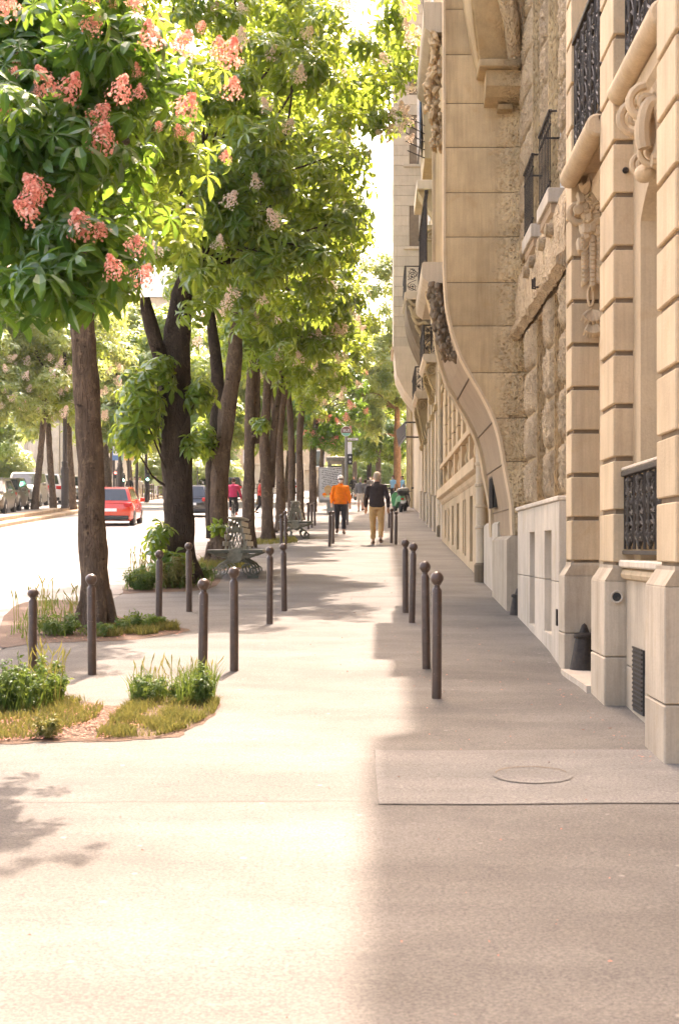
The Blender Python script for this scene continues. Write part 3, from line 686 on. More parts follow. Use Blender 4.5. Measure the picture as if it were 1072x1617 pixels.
# rough band with rolled lower edge
def band(u, v):
    y = 13.585+u*4.765; z = 4.42+v*.80; d = .05+.03*math.sin(v*PI)+.03*mnoise.noise((y*5, z*5, 0))+.018*mnoise.noise((y*13, z*13, 4))
    if v < .22: d += .10*math.sin(v/.22*PI)
    return (1.86-d, y, z)
b = MB(); b.grid(band, 90, 14); b.prism([(band(0, v/14)[0], band(0, v/14)[2]) for v in range(15)]+[(1.95, 5.22), (1.95, 4.42)], 'y', 13.575, 13.586); b.build('rough_band', M['verm'], b2, True)
b = MB(); b.box(1.87, 2.04, 13.6, 18.36, 4.40, 5.24); b.build('band_core', M['verm'], b2)
for y0, y1 in ((14.40, 15.40), (16.0, 16.95)):
    q = MB(); q.cbox(1.725, 1.99, y0, y1, 5.25, 5.40, .008); q.build('sill', M['stone_w'], b2)
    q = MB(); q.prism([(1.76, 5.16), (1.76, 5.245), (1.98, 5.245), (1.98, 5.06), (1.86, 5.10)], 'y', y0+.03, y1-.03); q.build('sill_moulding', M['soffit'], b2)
    for yy in (y0+.16, y1-.18):
        q = MB(); q.lathe([(.0, 1.70), (.07, 1.72), (.085, 1.82), (.08, 2.0)], 12, (0, yy, 5.0), 'x'); q.build('sill_bracket', M['verm'], b2, True)
for (y0, y1) in ((13.66, 14.38), (15.42, 15.98), (16.97, 18.38)): rough_col(y0, y1, 1.86, 5.41, 9.2, 8, .055)
b = MB(); b.box(1.98, 2.03, 14.4, 15.4, 5.42, 9.2); b.build('shutter', M['curtain'], b2)
b = MB(); b.box(1.98, 2.03, 16.0, 16.95, 5.42, 9.2); b.build('shutter', M['curtain'], b2)
b = MB(); b.box(1.80, 2.03, 13.6, 18.38, 9.2, 9.6); b.build('rough_band', M['verm'], b2)
def barrail(label, X, y0, y1, z0, z1, n):
    t = thing('window_railing', label, 'railing', (X, y0, z0), 0, 'plain window railings on the corbelled building')
    q = MB(); q.tube([(0, 0, 0), (0, 0, z1-z0-.02)], .0065, 5); me = q.mesh('bar', M['iron'])
    for i in range(n): link('bar', me, t, (X, y0+.02+(y1-y0-.04)*i/(n-1), z0))
    q = MB(); q.cbox(X-.02, X+.02, y0, y1, z1-.03, z1, .006); q.build('top_rail', M['iron'], t)
    q = MB(); q.cbox(X-.012, X+.012, y0, y1, z1-.16, z1-.145, .003); q.build('rail', M['iron'], t); q = MB(); q.cbox(X-.012, X+.012, y0, y1, z0+.05, z0+.065, .003); q.build('rail', M['iron'], t)
    for yy in (y0, y1):
        q = MB(); q.tube([(X, yy, z1-.02), (1.98, yy, z1-.02)], .012, 5); q.build('rail_end', M['iron'], t)
barrail('plain black bar railing on the nearer stone window sill', 1.755, 14.42, 15.38, 5.41, 6.20, 8)
barrail('plain black bar railing on the farther stone window sill', 1.755, 16.02, 16.93, 5.41, 6.20, 8)
b = MB(); b.tube([(1.70, 15.2, 4.52), (1.66, 15.2, 4.52), (1.66, 15.2, 4.62)], .012, 6); b.build('iron_hook', M['iron'], b2); b = MB(); b.tube([(1.70, 15.0, 4.50), (1.66, 15.0, 4.50), (1.66, 15.0, 4.60)], .012, 6); b.build('iron_hook', M['iron'], b2)
# curved end wall of the bay (faces the camera), course by course
YE = 18.4
prof = [(809, 845), (808, 838), (807, 796), (802.5, 770), (794, 726), (790, 700), (782, 668.6), (769, 638.5), (753, 610), (739, 587), (725, 560.5), (712.7, 525), (704, 484), (701, 440), (700, 400), (700, 60), (700, -160)]
pr = [((px-VX)/F*YE, Zp(py, YE)) for px, py in prof]
def xc(z):
    for (xa, za), (xb, zb) in zip(pr, pr[1:]):
        if za <= z <= zb: return xa+(xb-xa)*(z-za)/(zb-za)
    return pr[0][0] if z < pr[0][1] else pr[-1][0]
XR = 2.04; jz = [Zp(py, YE) for py in (910, 801, 729, 660, 588.5, 514.5, 446, 374, 304, 232.5, 163, 86, 14, -60, -135)]
jz[0] = pr[0][1]
ew = MB(); pts = [(xc(z)+.02, z) for z in np.linspace(jz[0], jz[-1], 40)]
ew.prism(pts+[(XR-.01, jz[-1]), (XR-.01, jz[0])], 'y', YE+.02, YE+.34); eo = ew.build('corbel_wall', M['joint'], b2)
for i in range(len(jz)-1):
    z0, z1 = jz[i]+.005, jz[i+1]-.005; zs = np.linspace(z0, z1, 7)
    nx = 14
    def fn(u, v):
        z = z0+(z1-z0)*v; xl = xc(z)+.030; x = xl+(XR-xl)*u
        d = 0
        if x > 1.60:
            m = sm(1.60, 1.95, x); d = m*(.05*math.sin(min(1, max(0, v))*PI)**.6+.05*mnoise.noise((x*8, z*8, 2))*math.sin(v*PI)**.4)+m*m*.10
        e = min(v, 1-v)*(z1-z0); d -= .010*max(0, 1-e/.012)
        return (x, YE-d, z)
    q = MB(); q.grid(fn, 22, 12); q.prism([(xc(z)+.030, z) for z in zs]+[(XR, z1), (XR, z0)], 'y', YE+.012, YE+.018)
    q.build('stone_course', M['stone_b'], eo, True)
# pale lip along the curve, ribs, soffit
def strip(y0, y1, x_off0, x_off1, mat, name, zlo=None, zhi=None, par=b2):
    zs = np.linspace(zlo or jz[0], zhi or jz[-1], 60)
    A = [(xc(z)+x_off0, z) for z in zs]; Bq = [(xc(z)+x_off1, z) for z in zs]
    q = MB(); q.prism(A+Bq[::-1], 'y', y0, y1); return q.build(name, mat, par, False)
strip(YE-.012, YE+.30, -.004, .030, M['stone'], 'corbel_lip')
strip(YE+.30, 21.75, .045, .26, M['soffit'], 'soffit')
strip(21.75, 22.15, -.005, .25, M['stone'], 'corbel_rib')
for k, zz in enumerate(jz[1:7]):
    q = MB(); q.box(xc(zz)+.030, xc(zz)+.06, YE+.31, 21.74, zz-.006, zz+.006); q.build('soffit_joint', M['joint'], b2)
b = MB(); b.prism([(1.72, zg(18.4)-.2), (1.675, zg(18.4)-.2), (1.675, jz[0]-.06), (1.74, jz[0]-.005), (2.03, jz[0]-.005), (2.03, zg(18.4)-.2)], 'y', YE-.01, 20.7); b.build('corbel_base', M['plinth'], b2)
b = MB(); b.prism([(1.80, zg(22)-.3), (1.755, zg(22)-.3), (1.755, 2.1), (1.80, 2.15), (2.04, 2.15), (2.04, zg(22)-.3)], 'y', 20.72, 23.4); b.build('plinth_wall', M['stone_w'], b2)
b = MB(); b.box(.89, 2.04, 18.75, 22.1, 5.4, 10.2); b.build('bay_front', M['stone_b'], b2)
gw = MB(); gw.box(1.715, 1.76, 20.9, 21.5, 2.34, 2.90); go = gw.build('window', M['glass'], b2)
for k in range(5): q = MB(); q.tube([(1.70, 20.95+k*.125, 2.34), (1.70, 20.95+k*.125, 2.90)], .012, 6); q.build('bar', M['iron'], go)
# ledges, console and leaf carving on the street side of the bay
for (z0, z1, xo) in ((5.28, 5.56, .60), (8.62, 9.02, .62)):
    q = MB(); q.prism([(xo+.10, z0), (xo+.02, z0+.06), (xo, z0+.10), (xo, z1-.02), (xo+.02, z1), (.90, z1), (.90, z0)], 'y', 18.95, 22.0); q.build('ledge', M['stone_far'], b2)
def lumps(name, parent, mat, fn, n, seed):
    rr = random.Random(seed); q = MB()
    for i in range(n):
        c, r, sc = fn(i/n, rr); c = Vector(c); dv = Vector((rr.uniform(-.8, .5), rr.uniform(-1, .3), -1.0)).normalized()*r*3.2; q.tube([c-dv*.5, c-dv*.15+Vector((-r*.5, -r*.8, 0)), c+dv*.25+Vector((-r*.5, -r*.9, 0)), c+dv*.6], [r*.4, r*.95, r*.8, r*.2], 6, flat=.6)
    return q.build(name, mat, parent, True)
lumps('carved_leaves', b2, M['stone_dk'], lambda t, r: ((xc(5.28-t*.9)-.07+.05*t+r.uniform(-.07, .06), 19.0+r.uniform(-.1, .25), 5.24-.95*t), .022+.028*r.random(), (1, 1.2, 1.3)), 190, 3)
lumps('carved_leaves', b2, M['stone_b'], lambda t, r: ((.80+r.uniform(-.09, .06)+.05*math.sin(t*9), 19.0+r.uniform(-.1, .2), 8.6-1.5*t), .022+.026*r.random(), (1, 1.2, 1.3)), 200, 4)
q = MB(); q.prism([(.66, 5.24), (.86, 5.24), (.86, 4.70), (.82, 4.72), (.74, 4.95)], 'y', 19.35, 19.75); q.build('console', M['stone_b'], b2)
rr_ = thing('bay_railing', 'dark bar railing on the street side ledge of the curved bay', 'railing', (.66, 19, 5.56))
for k in range(9): q = MB(); q.tube([(.66, 19.0+k*.36, 5.56), (.66, 19.0+k*.36, 6.5)], .014, 5); q.build('bar', M['iron'], rr_)
q = MB(); q.cbox(.635, .685, 18.98, 21.95, 6.48, 6.53, .006); q.build('top_rail', M['iron'], rr_)
# big bracket projecting from the end wall, high up
q = MB(); rings = []
for i in range(17):
    t = i/16; z = 7.90+1.5*t; yf = 18.10-.95*math.sin(t*PI/2); hw0 = 1.29-.15*math.sin(min(1, t*1.3)*PI/2)-.05*t; hw1 = 1.79-.52*t**1.1
    rings.append([(hw0-.012, YE+.05, z), (hw0-.012, yf+.05, z), (hw0, yf+.015, z), (hw0+.02, yf+.012, z), (hw0+.03, yf-.01, z), ((hw0+hw1)/2, yf-.07, z), (hw1-.02, yf-.01, z), (hw1, yf+.02, z), (hw1, YE+.05, z)])
q.loft(rings); br = q.build('bracket', M['stone_b'], b2, True)
def rough_tube(pts, r, name):
    q = MB(); pts = [Vector(p) for p in pts]; out = []
    for a_, c_ in zip(pts, pts[1:]): out += [a_.lerp(c_, k/8) for k in range(8)]
    out.append(pts[-1]); q.tube(out, r, 12, rough=.35); q.build(name, M['verm'], br, True)
rough_tube([(1.76, 17.95, 7.92), (1.66, 17.6, 8.3), (1.50, 17.3, 8.7), (1.30, 17.2, 9.3)], .10, 'rough_rib')
rough_tube([(1.98, 18.2, 7.35), (1.95, 18.0, 7.9), (1.86, 17.7, 8.4), (1.70, 17.4, 8.9), (1.5, 17.3, 9.4)], .13, 'rough_rib')
q = MB(); q.cbox(1.72, 2.06, 17.2, 18.3, 8.55, 8.9, .02); q.build('bracket_block', M['soffit'], br)
q = MB(); q.cbox(1.28, 1.81, 17.86, YE+.03, 7.80, 7.895, .012); q.build('bracket_slab', M['stone_b'], br)
q = MB(); q.prism([(18.42, 7.44), (18.15, 7.50), (18.0, 7.60), (17.97, 7.79), (18.42, 7.79)], 'x', 1.38, 1.86); q.build('bracket_block', M['stone_b'], br)
q = MB(); q.prism([(18.42, 7.36), (18.25, 7.38), (18.22, 7.435), (18.42, 7.435)], 'x', 1.55, 1.74); q.build('bracket_block', M['stone_b'], br)
# downpipe at the party wall
def downpipe(label, X, y, z0, z1, r, foot=True):
    t = thing('downpipe', label, 'downpipe', (X, y, z0), 0, 'cream downpipes on the facades')
    q = MB(); q.tube([(X, y, z0+.02), (X, y, z1)], r, 12); q.build('pipe', M['stone_far'], t, True)
    for k in range(7):
        zz = z0+.9+k*(z1-z0-1)/7; q = MB(); q.lathe([(r*1.0, 0), (r*1.25, .01), (r*1.25, .05), (r*1.0, .06)], 12, (X, y, zz)); q.build('collar', M['stone_far'], t)
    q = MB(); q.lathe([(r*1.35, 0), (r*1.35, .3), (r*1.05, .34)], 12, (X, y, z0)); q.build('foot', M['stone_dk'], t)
downpipe('thick cream downpipe beside the slotted basement of the farther building', 1.72, 23.55, zg(23.5)-.02, 4.6, .085)

# ---------------------------------------------------------------- building with slotted basement and balustraded ledge
b3 = thing('slotted_building', 'cream building with tall basement slots below a balustraded ledge', 'building', (1.8, 30, zg(30)))
b = MB(); b.box(2.02, 9, 23.42, 38.6, 0, 18); b.build('wall', M['stone'], b3)
X3 = 1.755; sl3 = [Dx(px, X3) for px in (757.8, 752, 745.8, 741, 735.3, 733, 732, 729.7, 724.4, 720.5, 716, 712.5)]+[34.6, 35.2, 36.2, 36.8]
b = MB(); e3 = [23.7]+sl3+[38.4]; b.box(1.98, 2.015, 23.7, 38.4, .8, 3.0); p3 = b.build('basement', M['joint'], b3)
for i in range(0, len(e3)-1):
    a, c = e3[i], e3[i+1]
    if i % 2 == 0: q = MB(); q.cbox(X3, 1.975, a, c, .8, 2.90, .01); q.build('stone_pier', M['stone'], p3)
    else:
        q = MB(); q.cbox(X3+.004, 1.975, a, c, .8, zg(a)+.18, .006); q.build('stone_slab', M['stone'], p3); q = MB(); q.cbox(X3+.004, 1.975, a, c, 2.72, 2.90, .006); q.build('stone_slab', M['stone'], p3)
b = MB(); b.prism([(1.76, 2.905), (1.72, 2.96), (1.70, 3.03), (1.63, 3.06), (1.61, 3.08), (1.61, 3.27), (2.01, 3.27), (2.01, 2.905)], 'y', 23.75, 38.5); b.build('ledge', M['stone'], b3)
b = MB(); b.box(1.95, 2.018, 23.6, 38.5, 3.27, 3.85); b.build('balustrade_back', M['stone_b'], b3)
for i in range(17):
    y = 24.1+i*.86
    if i % 3 == 0: q = MB(); q.cbox(1.72, 1.945, y-.14, y+.14, 3.273, 3.848, .008); q.build('baluster_pier', M['stone'], b3)
    else:
        q = MB(); q.lathe([(.06, 3.28), (.06, 3.32), (.04, 3.36), (.085, 3.5), (.07, 3.6), (.035, 3.7), (.06, 3.8), (.06, 3.845)], 8, (1.83, y, 0)); q.build('baluster', M['stone'], b3, True)
b = MB(); b.cbox(1.69, 2.01, 23.75, 38.5, 3.855, 3.98, .012); b.build('ledge', M['stone'], b3)
for i in range(8):
    y = 24.2+i*1.9
    pp = MB(); pp.box(1.83, 2.015, y+.02, y+.73, 3.98, 9.6); po = pp.build('pilaster', M['joint'], b3)
    for k in range(11): block(po, 'stone_block', M['stone'], 1.80, 2.015, y, y+.75, 3.99+k*.51, 3.99+(k+1)*.51-.025, .01)
    if i < 7:
        w = window_in(b3, 2.018, y+.85, y+1.8, 4.2, 8.6, 4)
b = MB(); b.box(1.72, 2.6, 23.5, 38.5, 18.003, 18.4); b.build('cornice', M['stone'], b3)  # unseen from the camera; height and overhang set for where its shadow falls
b = MB(); b.box(1.70, 2.012, 23.5, 38.5, 9.65, 10.1); b.build('cornice', M['stone'], b3)
for k in range(3):
    for i in range(4): window_in(b3, 2.019, 25+i*3.4, 26.2+i*3.4, 10.6+k*2.2, 12.2+k*2.2, 2)
downpipe('slim cream downpipe between the slotted building and the one with scrolled consoles', 1.82, 41.0, zg(41), 12, .075)

# ---------------------------------------------------------------- building with scrolled consoles and balconies
b4 = thing('console_building', 'weathered cream building with scroll consoles, balconies and a ribbed corbel', 'building', (1.9, 46, zg(46)))
b = MB(); b.box(2.0, 10, 38.62, 61.5, 0, 22.5); b.build('wall', M['stone_y'], b4)
for y in (39.2, 42.3, 45.2, 48.6, 51.6, 55.4, 58.8):
    pp = MB(); pp.box(1.86, 2.0, y, y+.8, 1, 11.0); po = pp.build('pilaster', M['stone_far'], b4)
    q = MB(); q.cbox(1.78, 1.995, y-.08, y+.88, zg(y)-.2, zg(y)+1.15, .02); q.build('plinth_stone', M['plinth'], po)
    q = MB(); q.cbox(1.80, 1.995, y-.06, y+.86, 6.1, 6.3, .02); q.build('capital', M['stone_y'], po)
for y in (40.4, 43.5, 46.7, 50.0, 53.2, 57.0): 
    window_in(b4, 1.998, y, y+1.2, zg(y)+1.0, zg(y)+3.8, 3); window_in(b4, 1.998, y, y+1.2, 8.0, 11.0, 3); window_in(b4, 1.998, y, y+1.2, 14, 17.0, 3); window_in(b4, 1.998, y, y+1.2, 19, 21.6, 3)
def console(y, xo, z0, z1, w=.55, mat=None):
    mat = mat or M['stone_y']
    q = MB(); n = 16; A = []; H = z1-z0
    for i in range(n+1):
        t = i/n; A.append((xo+(1.98-xo)*(1-t)**1.6*1.0+.02, z0+H*t))
    q.prism(A+[(2.0, z1), (2.0, z0)], 'y', y, y+w); o = q.build('console', mat, b4)
    r = min(.22, (2.0-xo)*.42)
    for yy in (y-.03, ):
        q = MB(); pts, rr = spiral((xo+r*1.0, yy, z1-r*1.05), r, 2.1, 'xz', 1, 34, r*.24, .1, PI/2); q.tube(pts, rr, 7); q.build('volute', mat, o, True)
        q = MB(); pts, rr = spiral((xo+r*1.55, yy, z0+r*.75), r*.55, 1.7, 'xz', -1, 24, r*.18, .1, -PI/2); q.tube(pts, rr, 6); q.build('volute', mat, o, True)
        q = MB(); q.tube([(xo+.02+(1.95-xo)*t*.62, yy, z1-r*1.5-(H-2.2*r)*t) for t in np.linspace(0, 1, 8)], r*.2, 6); q.build('scroll', mat, o, True)
    return o
def balcony(y0, y1, xo, zt, th=.25, rail=True, lab=None):
    q = MB(); q.prism([(xo+.10, zt-th), (xo, zt-th*.6), (xo, zt-.02), (xo+.02, zt), (1.99, zt), (1.99, zt-th)], 'y', y0, y1); q.build('balcony_slab', M['stone_far'], b4)
    if rail:
        t = thing('balcony_railing', lab, 'railing', (xo, y0, zt))
        w = (1.95-xo); me = scroll_panel_mesh('end_panel', w, .86, .014, 'xz', False); link('end_panel', me, t, (xo+.02, y0+.06, zt+.03))
        me = scroll_panel_mesh('scroll_panel', (y1-y0)/5, .86, .014, 'yz', False)
        for i in range(5): link('scroll_panel', me, t, (xo+.04, y0+.06+i*(y1-y0-.1)/5, zt+.03))
        q = MB(); q.cbox(xo, xo+.06, y0+.04, y1, zt+.90, zt+.94, .006); q.cbox(xo+.06, 1.98, y0+.04, y0+.09, zt+.90, zt+.94, .006); q.build('top_rail', M['iron'], t)
console(45.3, 1.55, 6.55, 7.62); console(48.0, 1.55, 6.55, 7.62); balcony(45.1, 49.2, 1.46, 7.9, .26, True, 'dark railing of the low balcony on the first pair of scroll consoles')
console(53.6, 1.50, 5.6, 7.35); console(57.0, 1.50, 5.6, 7.35); balcony(53.3, 58.2, 1.42, 7.62, .26, True, 'dark leafy railing of the low balcony on the farther scroll consoles')
# ribbed corbel balcony
def corb(t): return 1.02+.93*(1-math.sin(t*PI/2)**.75)
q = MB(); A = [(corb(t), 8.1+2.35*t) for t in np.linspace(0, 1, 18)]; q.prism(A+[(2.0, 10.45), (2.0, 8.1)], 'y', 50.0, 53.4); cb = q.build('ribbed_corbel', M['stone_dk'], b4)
for k in range(6):
    q = MB(); z0 = 8.35+k*.34; q.tube([(corb((z0-8.1)/2.35)+.03+u*.62, 49.97, z0+.55-.42*math.sin(u*PI*.5)-.12*math.sin(u*PI*2)) for u in np.linspace(0, 1, 9)], .06, 6); q.build('rib', M['stone_y'], cb, True)
q = MB(); pts, rr = spiral((1.45, 49.96, 10.05), .24, 2, 'xz', 1, 30, .055, .1, PI); q.tube(pts, rr, 7); q.build('volute', M['stone_y'], cb, True)
balcony(49.9, 53.5, .96, 10.72, .25, True, 'open scrollwork railing of the balcony on the ribbed corbel')
q = MB(); q.cbox(1.26, 1.99, 45.0, 48.5, 13.1, 13.4, .02); q.build('balcony_slab', M['stone_far'], b4)
q = MB(); q.prism([(1.30, 13.09), (1.99, 13.09), (1.99, 12.2), (1.80, 12.3), (1.5, 12.75)], 'y', 45.2, 46.0); q.build('console', M['stone_y'], b4)
q = MB(); q.prism([(1.45, 12.1), (1.99, 12.1), (1.99, 9.8), (1.62, 9.8)], 'y', 45.6, 48.2); bw = q.build('oriel', M['stone_y'], b4)
q = MB(); q.box(1.56, 1.60, 46.0, 47.8, 10.2, 11.8); q.build('window', M['glass'], bw)
q = MB(); pts, rr = spiral((1.72, 45.55, 11.75), .22, 2, 'xz', 1, 30, .06, .1, 0); q.tube(pts, rr, 7); q.build('volute', M['stone_y'], bw, True)
q = MB(); q.prism([(1.40, 18.0), (1.99, 18.0), (1.99, 14.4), (1.55, 14.4)], 'y', 46.2, 49.5); b_o = q.build('oriel', M['stone_y'], b4)
q = MB(); q.box(1.38, 1.44, 46.6, 49.1, 15, 17.4); q.build('window', M['glass'], b_o)
q = MB(); q.cbox(1.30, 2.0, 46.0, 49.8, 18.0, 18.35, .02); q.build('cornice', M['stone_far'], b4)
t = thing('roof_aerial', 'thin dark rods sticking out from the oriel high on the right', 'aerial', (1.5, 46.2, 14.5))
for k in range(5): q = MB(); q.tube([(1.55, 46.15, 14.4+k*.26), (.98-.05*k, 46.0, 14.6+k*.30)], .018, 5); q.build('rod', M['iron'], t)
# ---------------------------------------------------------------- pale bay building seen end-on
b5 = thing('bay_building', 'tall pale stone building whose windowed bay projects past the others', 'building', (1.4, 62, zg(62)))
b = MB(); b.box(2.02, 11, 61.6, 78, 0, 27); b.build('wall', M['stone_far'], b5)
YB = 62.0; xl = (621-VX)/F*YB
zb0 = Zp(548, YB); nC = 38; hC = .44
bc = MB(); bc.box(xl+.03, 2.0, YB+.03, YB+4, zb0, zb0+nC*hC); bo = bc.build('bay', M['joint'], b5)
wins = [(Zp(388, YB), Zp(326, YB)), (Zp(258, YB), Zp(196, YB)), (Zp(135, YB), Zp(74, YB))]; wx0, wx1 = (646-VX)/F*YB, (661-VX)/F*YB
for i in range(nC):
    z0, z1 = zb0+i*hC+.008, zb0+(i+1)*hC-.004
    hit = any(z0 < b_ and z1 > a_ for a_, b_ in wins)
    if hit: block(bo, 'stone_block', M['stone_far'], xl, wx0, YB, YB+4, z0, z1, .006); block(bo, 'stone_block', M['stone_far'], wx1, 2.0, YB, YB+4, z0, z1, .006)
    else: block(bo, 'stone_block', M['stone_far'], xl, 2.0, YB, YB+4, z0, z1, .006)
for a_, b_ in wins:
    q = MB(); q.box(wx0+.002, wx1-.002, YB+.16, YB+.3, a_-.1, b_+.1); q.build('window_reveal', M['stone_y'], b5)
    q = MB(); q.box(wx0+.04, wx1-.03, YB+.10, YB+.14, a_, b_); w = q.build('window', M['white'], b5)
    q = MB(); q.box(wx0+.09, wx1-.07, YB+.08, YB+.095, a_+.06, b_-.06); q.build('pane', M['glass'], w)
    q = MB(); q.cbox(wx0-.25, wx1+.12, YB-.09, YB+.2, a_-.16, a_-.04, .01); q.build('sill', M['stone_far'], b5)
q = MB(); A = [(xl+.06, zb0-.45), (xl+.02, zb0-.1), (xl-.08, zb0-.1), (xl-.08, zb0+.02), (2.0, zb0+.02)]; A = A+[(2.0, zb0-2.9), (1.75, zb0-2.6), (1.2, zb0-1.9), (.85, zb0-1.2)]
q.prism(A, 'y', YB-.05, YB+4); q.build('bay_corbel', M['stone_far'], b5)
for py in (312, 357, 427, 470): 
    q = MB(); z = Zp(py, 72); q.cbox((620-VX)/F*72, 1.3, 70, 76, z, z+.28, .02); q.build('balcony_slab', M['stone_far'], b5)
    q = MB()
    for k in range(9): q.tube([((620.5-VX)/F*72, 70+k*.7, z+.28), ((620.5-VX)/F*72, 70+k*.7, z+1.2)], .02, 4)
    q.tube([((620.5-VX)/F*72, 70, z+1.2), ((620.5-VX)/F*72, 76, z+1.2)], .03, 5); q.build('railing', M['iron'], b5)
b = MB(); b.box(.93, 2.0, 68, 78, 11, 27); b.build('bay', M['stone_far'], b5)
b6 = thing('far_building', 'farthest cream street building beyond the pale bay, pilasters at street level', 'building', (2, 87, zg(87)))
b = MB(); b.box(1.98, 12, 78.2, 96, 0, 24); b.build('wall', M['stone_far'], b6)
for y in range(79, 93, 5):
    q = MB(); q.box(1.85, 1.975, y, y+.9, 3, 12); q.build('pilaster', M['stone_y'], b6); window_in(b6, 1.975, y+1.5, y+3.5, zg(y)+1, zg(y)+4.2, 2); window_in(b6, 1.975, y+1.5, y+3.5, 12, 15, 2); window_in(b6, 1.975, y+1.5, y+3.5, 18, 21, 2)
# awning of a shop
aw = thing('shop_awning', 'black slatted awning over a far shop front beside an orange trunk', 'awning', (1.2, 66, zg(66)))
q = MB(); A = (P(626, 700, 66), P(640, 692, 69)); 
q.add([P(629, 706, 66), P(641, 690, 66), P(640, 667, 68.5), P(625, 682, 68.5)], [(0, 1, 2, 3)]); q.v += [tuple(Vector(v)+Vector((0, .05, .06))) for v in q.v[:4]]; q.f += [(4, 5, 6, 7), (0, 1, 5, 4), (1, 2, 6, 5), (2, 3, 7, 6), (3, 0, 4, 7)]; q.m += [0]*5
q.build('canopy', M['blackc'], aw)
for k in range(3):
    p0, p1 = P(629, 706-k*7, 66+k*.8), P(641, 690-k*7, 66+k*.8); q = MB(); q.tube([p0+Vector((0, -.06, 0)), p1+Vector((0, -.06, 0))], .035, 5); q.build('slat', M['greyp'], aw)
q = MB(); q.tube([P(641, 690, 66), Vector((1.95, 66.2, Zp(690, 66)))], .04, 5); q.build('arm', M['iron'], aw); q = MB(); q.tube([P(640, 667, 68.5), Vector((1.95, 68.5, Zp(667, 68.5)))], .04, 5); q.build('arm', M['iron'], aw)

# ---------------------------------------------------------------- far buildings left of the road
mon = thing('pale_monument', 'big blank pale pink stone block behind the parked cars', 'building', (-28, 128, zg(128)))
x0, x1 = (28-VX)/F*128, (136-VX)/F*128
b = MB(); b.box(x0, x1, 128, 150, 4, zg(128)+7); b.build('wall', M['stone_w'], mon)
for k, (a, c) in enumerate(((28, 46), (46.6, 96), (96.6, 136))):
    q = MB(); q.cbox((a-VX)/F*127.8, (c-VX)/F*127.8, 127.4-.12*(k % 2), 127.9, zg(128)-.5, zg(128)+6.6, .05); q.build('stone_panel', M['stone_w'], mon)
q = MB(); q.cbox(x0-.3, x1+.3, 127.2, 150.4, zg(128)+7, zg(128)+7.7, .1); q.build('cornice', M['stone_w'], mon)
lw = thing('low_wall', 'long pale grey wall across the road behind the far tree trunks', 'wall', (-13, 150, zg(150)))
b = MB(); b.box((300-VX)/F*150, (480-VX)/F*150, 150, 150.6, zg(150)-1, zg(150)+2.9); b.build('wall_body', M['stone_far'], lw)
q = MB(); q.cbox((300-VX)/F*150-.1, (480-VX)/F*150+.1, 149.9, 150.7, zg(150)+2.9, zg(150)+3.1, .03); q.build('coping', M['stone_far'], lw)
def far_block(label, x0, x1, y, z1, nx, nz, mat):
    t = thing('apartment_block', label, 'building', ((x0+x1)/2, y, zg(y)))
    b = MB(); b.box(x0, x1, y, y+14, zg(y)-1, z1); b.build('wall', mat, t)
    w = (x1-x0)/nx; h = (z1-zg(y)-3)/nz
    for i in range(nx):
        for k in range(nz):
            xa = x0+w*(i+.3); za = zg(y)+3+k*h
            q = MB(); q.box(xa, xa+w*.4, y-.06, y-.01, za, za+h*.62); f = q.build('window', M['white'], t); q = MB(); q.box(xa+.12, xa+w*.4-.12, y-.10, y-.065, za+.12, za+h*.62-.12); q.build('pane', M['glass'], f)
    for k in range(nz):
        q = MB(); q.cbox(x0-.3, x1+.3, y-.5, y, zg(y)+2.5+k*h, zg(y)+2.75+k*h, .04); q.build('string_course', mat, t)
    q = MB(); q.prism([(y-.5, z1), (y+14.5, z1), (y+11, z1+4), (y+3, z1+4)], 'x', x0-.3, x1+.3); q.build('roof', M['greyp'], t)
far_block('cream apartment block showing in gaps between the leaves left of the road', -46, -24, 172, 32, 7, 6, M['stone_far'])
far_block('pale apartment block behind the dark foreground trunks beyond the road', -22, -6, 190, 34, 5, 6, M['stone'])
far_block('pale building closing the far end of the street behind trees', -4, 12, 215, 30, 5, 5, M['stone_far'])
# ================================================================== trees
def leaf_template(nl, hi=True, spread=2*PI*.86, droop=.38):
    """palmate leaf: nl leaflets from one stalk point, +Z up, length about 1"""
    V = [(0, 0, 0)]; Fq = []; rib = [1.0]
    for k in range(nl):
        a = -spread/2+spread*k/(nl-1)+PI/2; L = (1.0 if nl < 6 else 1.0)*(1-.22*abs(k-(nl-1)/2)/((nl-1)/2))
        ca, sa = math.cos(a), math.sin(a)
        prof = [(.38, .085), (.70, .175), (.88, .125)] if hi else [(.66, .19)]
        base = len(V)
        for (t, w) in prof:
            z = .06*math.sin(t*PI)-droop*t*t*L; fold = .35*w
            for s, zz in ((1, fold), (0, -fold*.2), (-1, fold)):
                x, y = t*L, s*w
                V.append((x*ca-y*sa, x*sa+y*ca, z+zz)); rib.append(1.0 if s == 0 else 0.0)
        V.append((L*ca, L*sa, -droop*L)); rib.append(.6); tip = len(V)-1
        n = len(prof)
        if hi:
            Fq += [(0, base, base+1), (0, base+1, base+2)]
            for i in range(n-1):
                o = base+3*i
                Fq += [(o, o+3, o+4), (o, o+4, o+1), (o+1, o+4, o+5), (o+1, o+5, o+2)]
            o = base+3*(n-1); Fq += [(o, tip, o+1), (o+1, tip, o+2)]
        else:
            Fq += [(0, base, base+1), (0, base+1, base+2), (base, tip, base+1), (base+1, tip, base+2)]
    return np.array(V), np.array(Fq), np.array(rib)
T_HI = leaf_template(7, True, droop=.40); T_HI2 = leaf_template(6, True, 2*PI*.74, droop=.75); T_MID2 = leaf_template(5, True, 2*PI*.7, droop=.68); T_MID = leaf_template(6, True, droop=.38); T_LO = leaf_template(5, False)
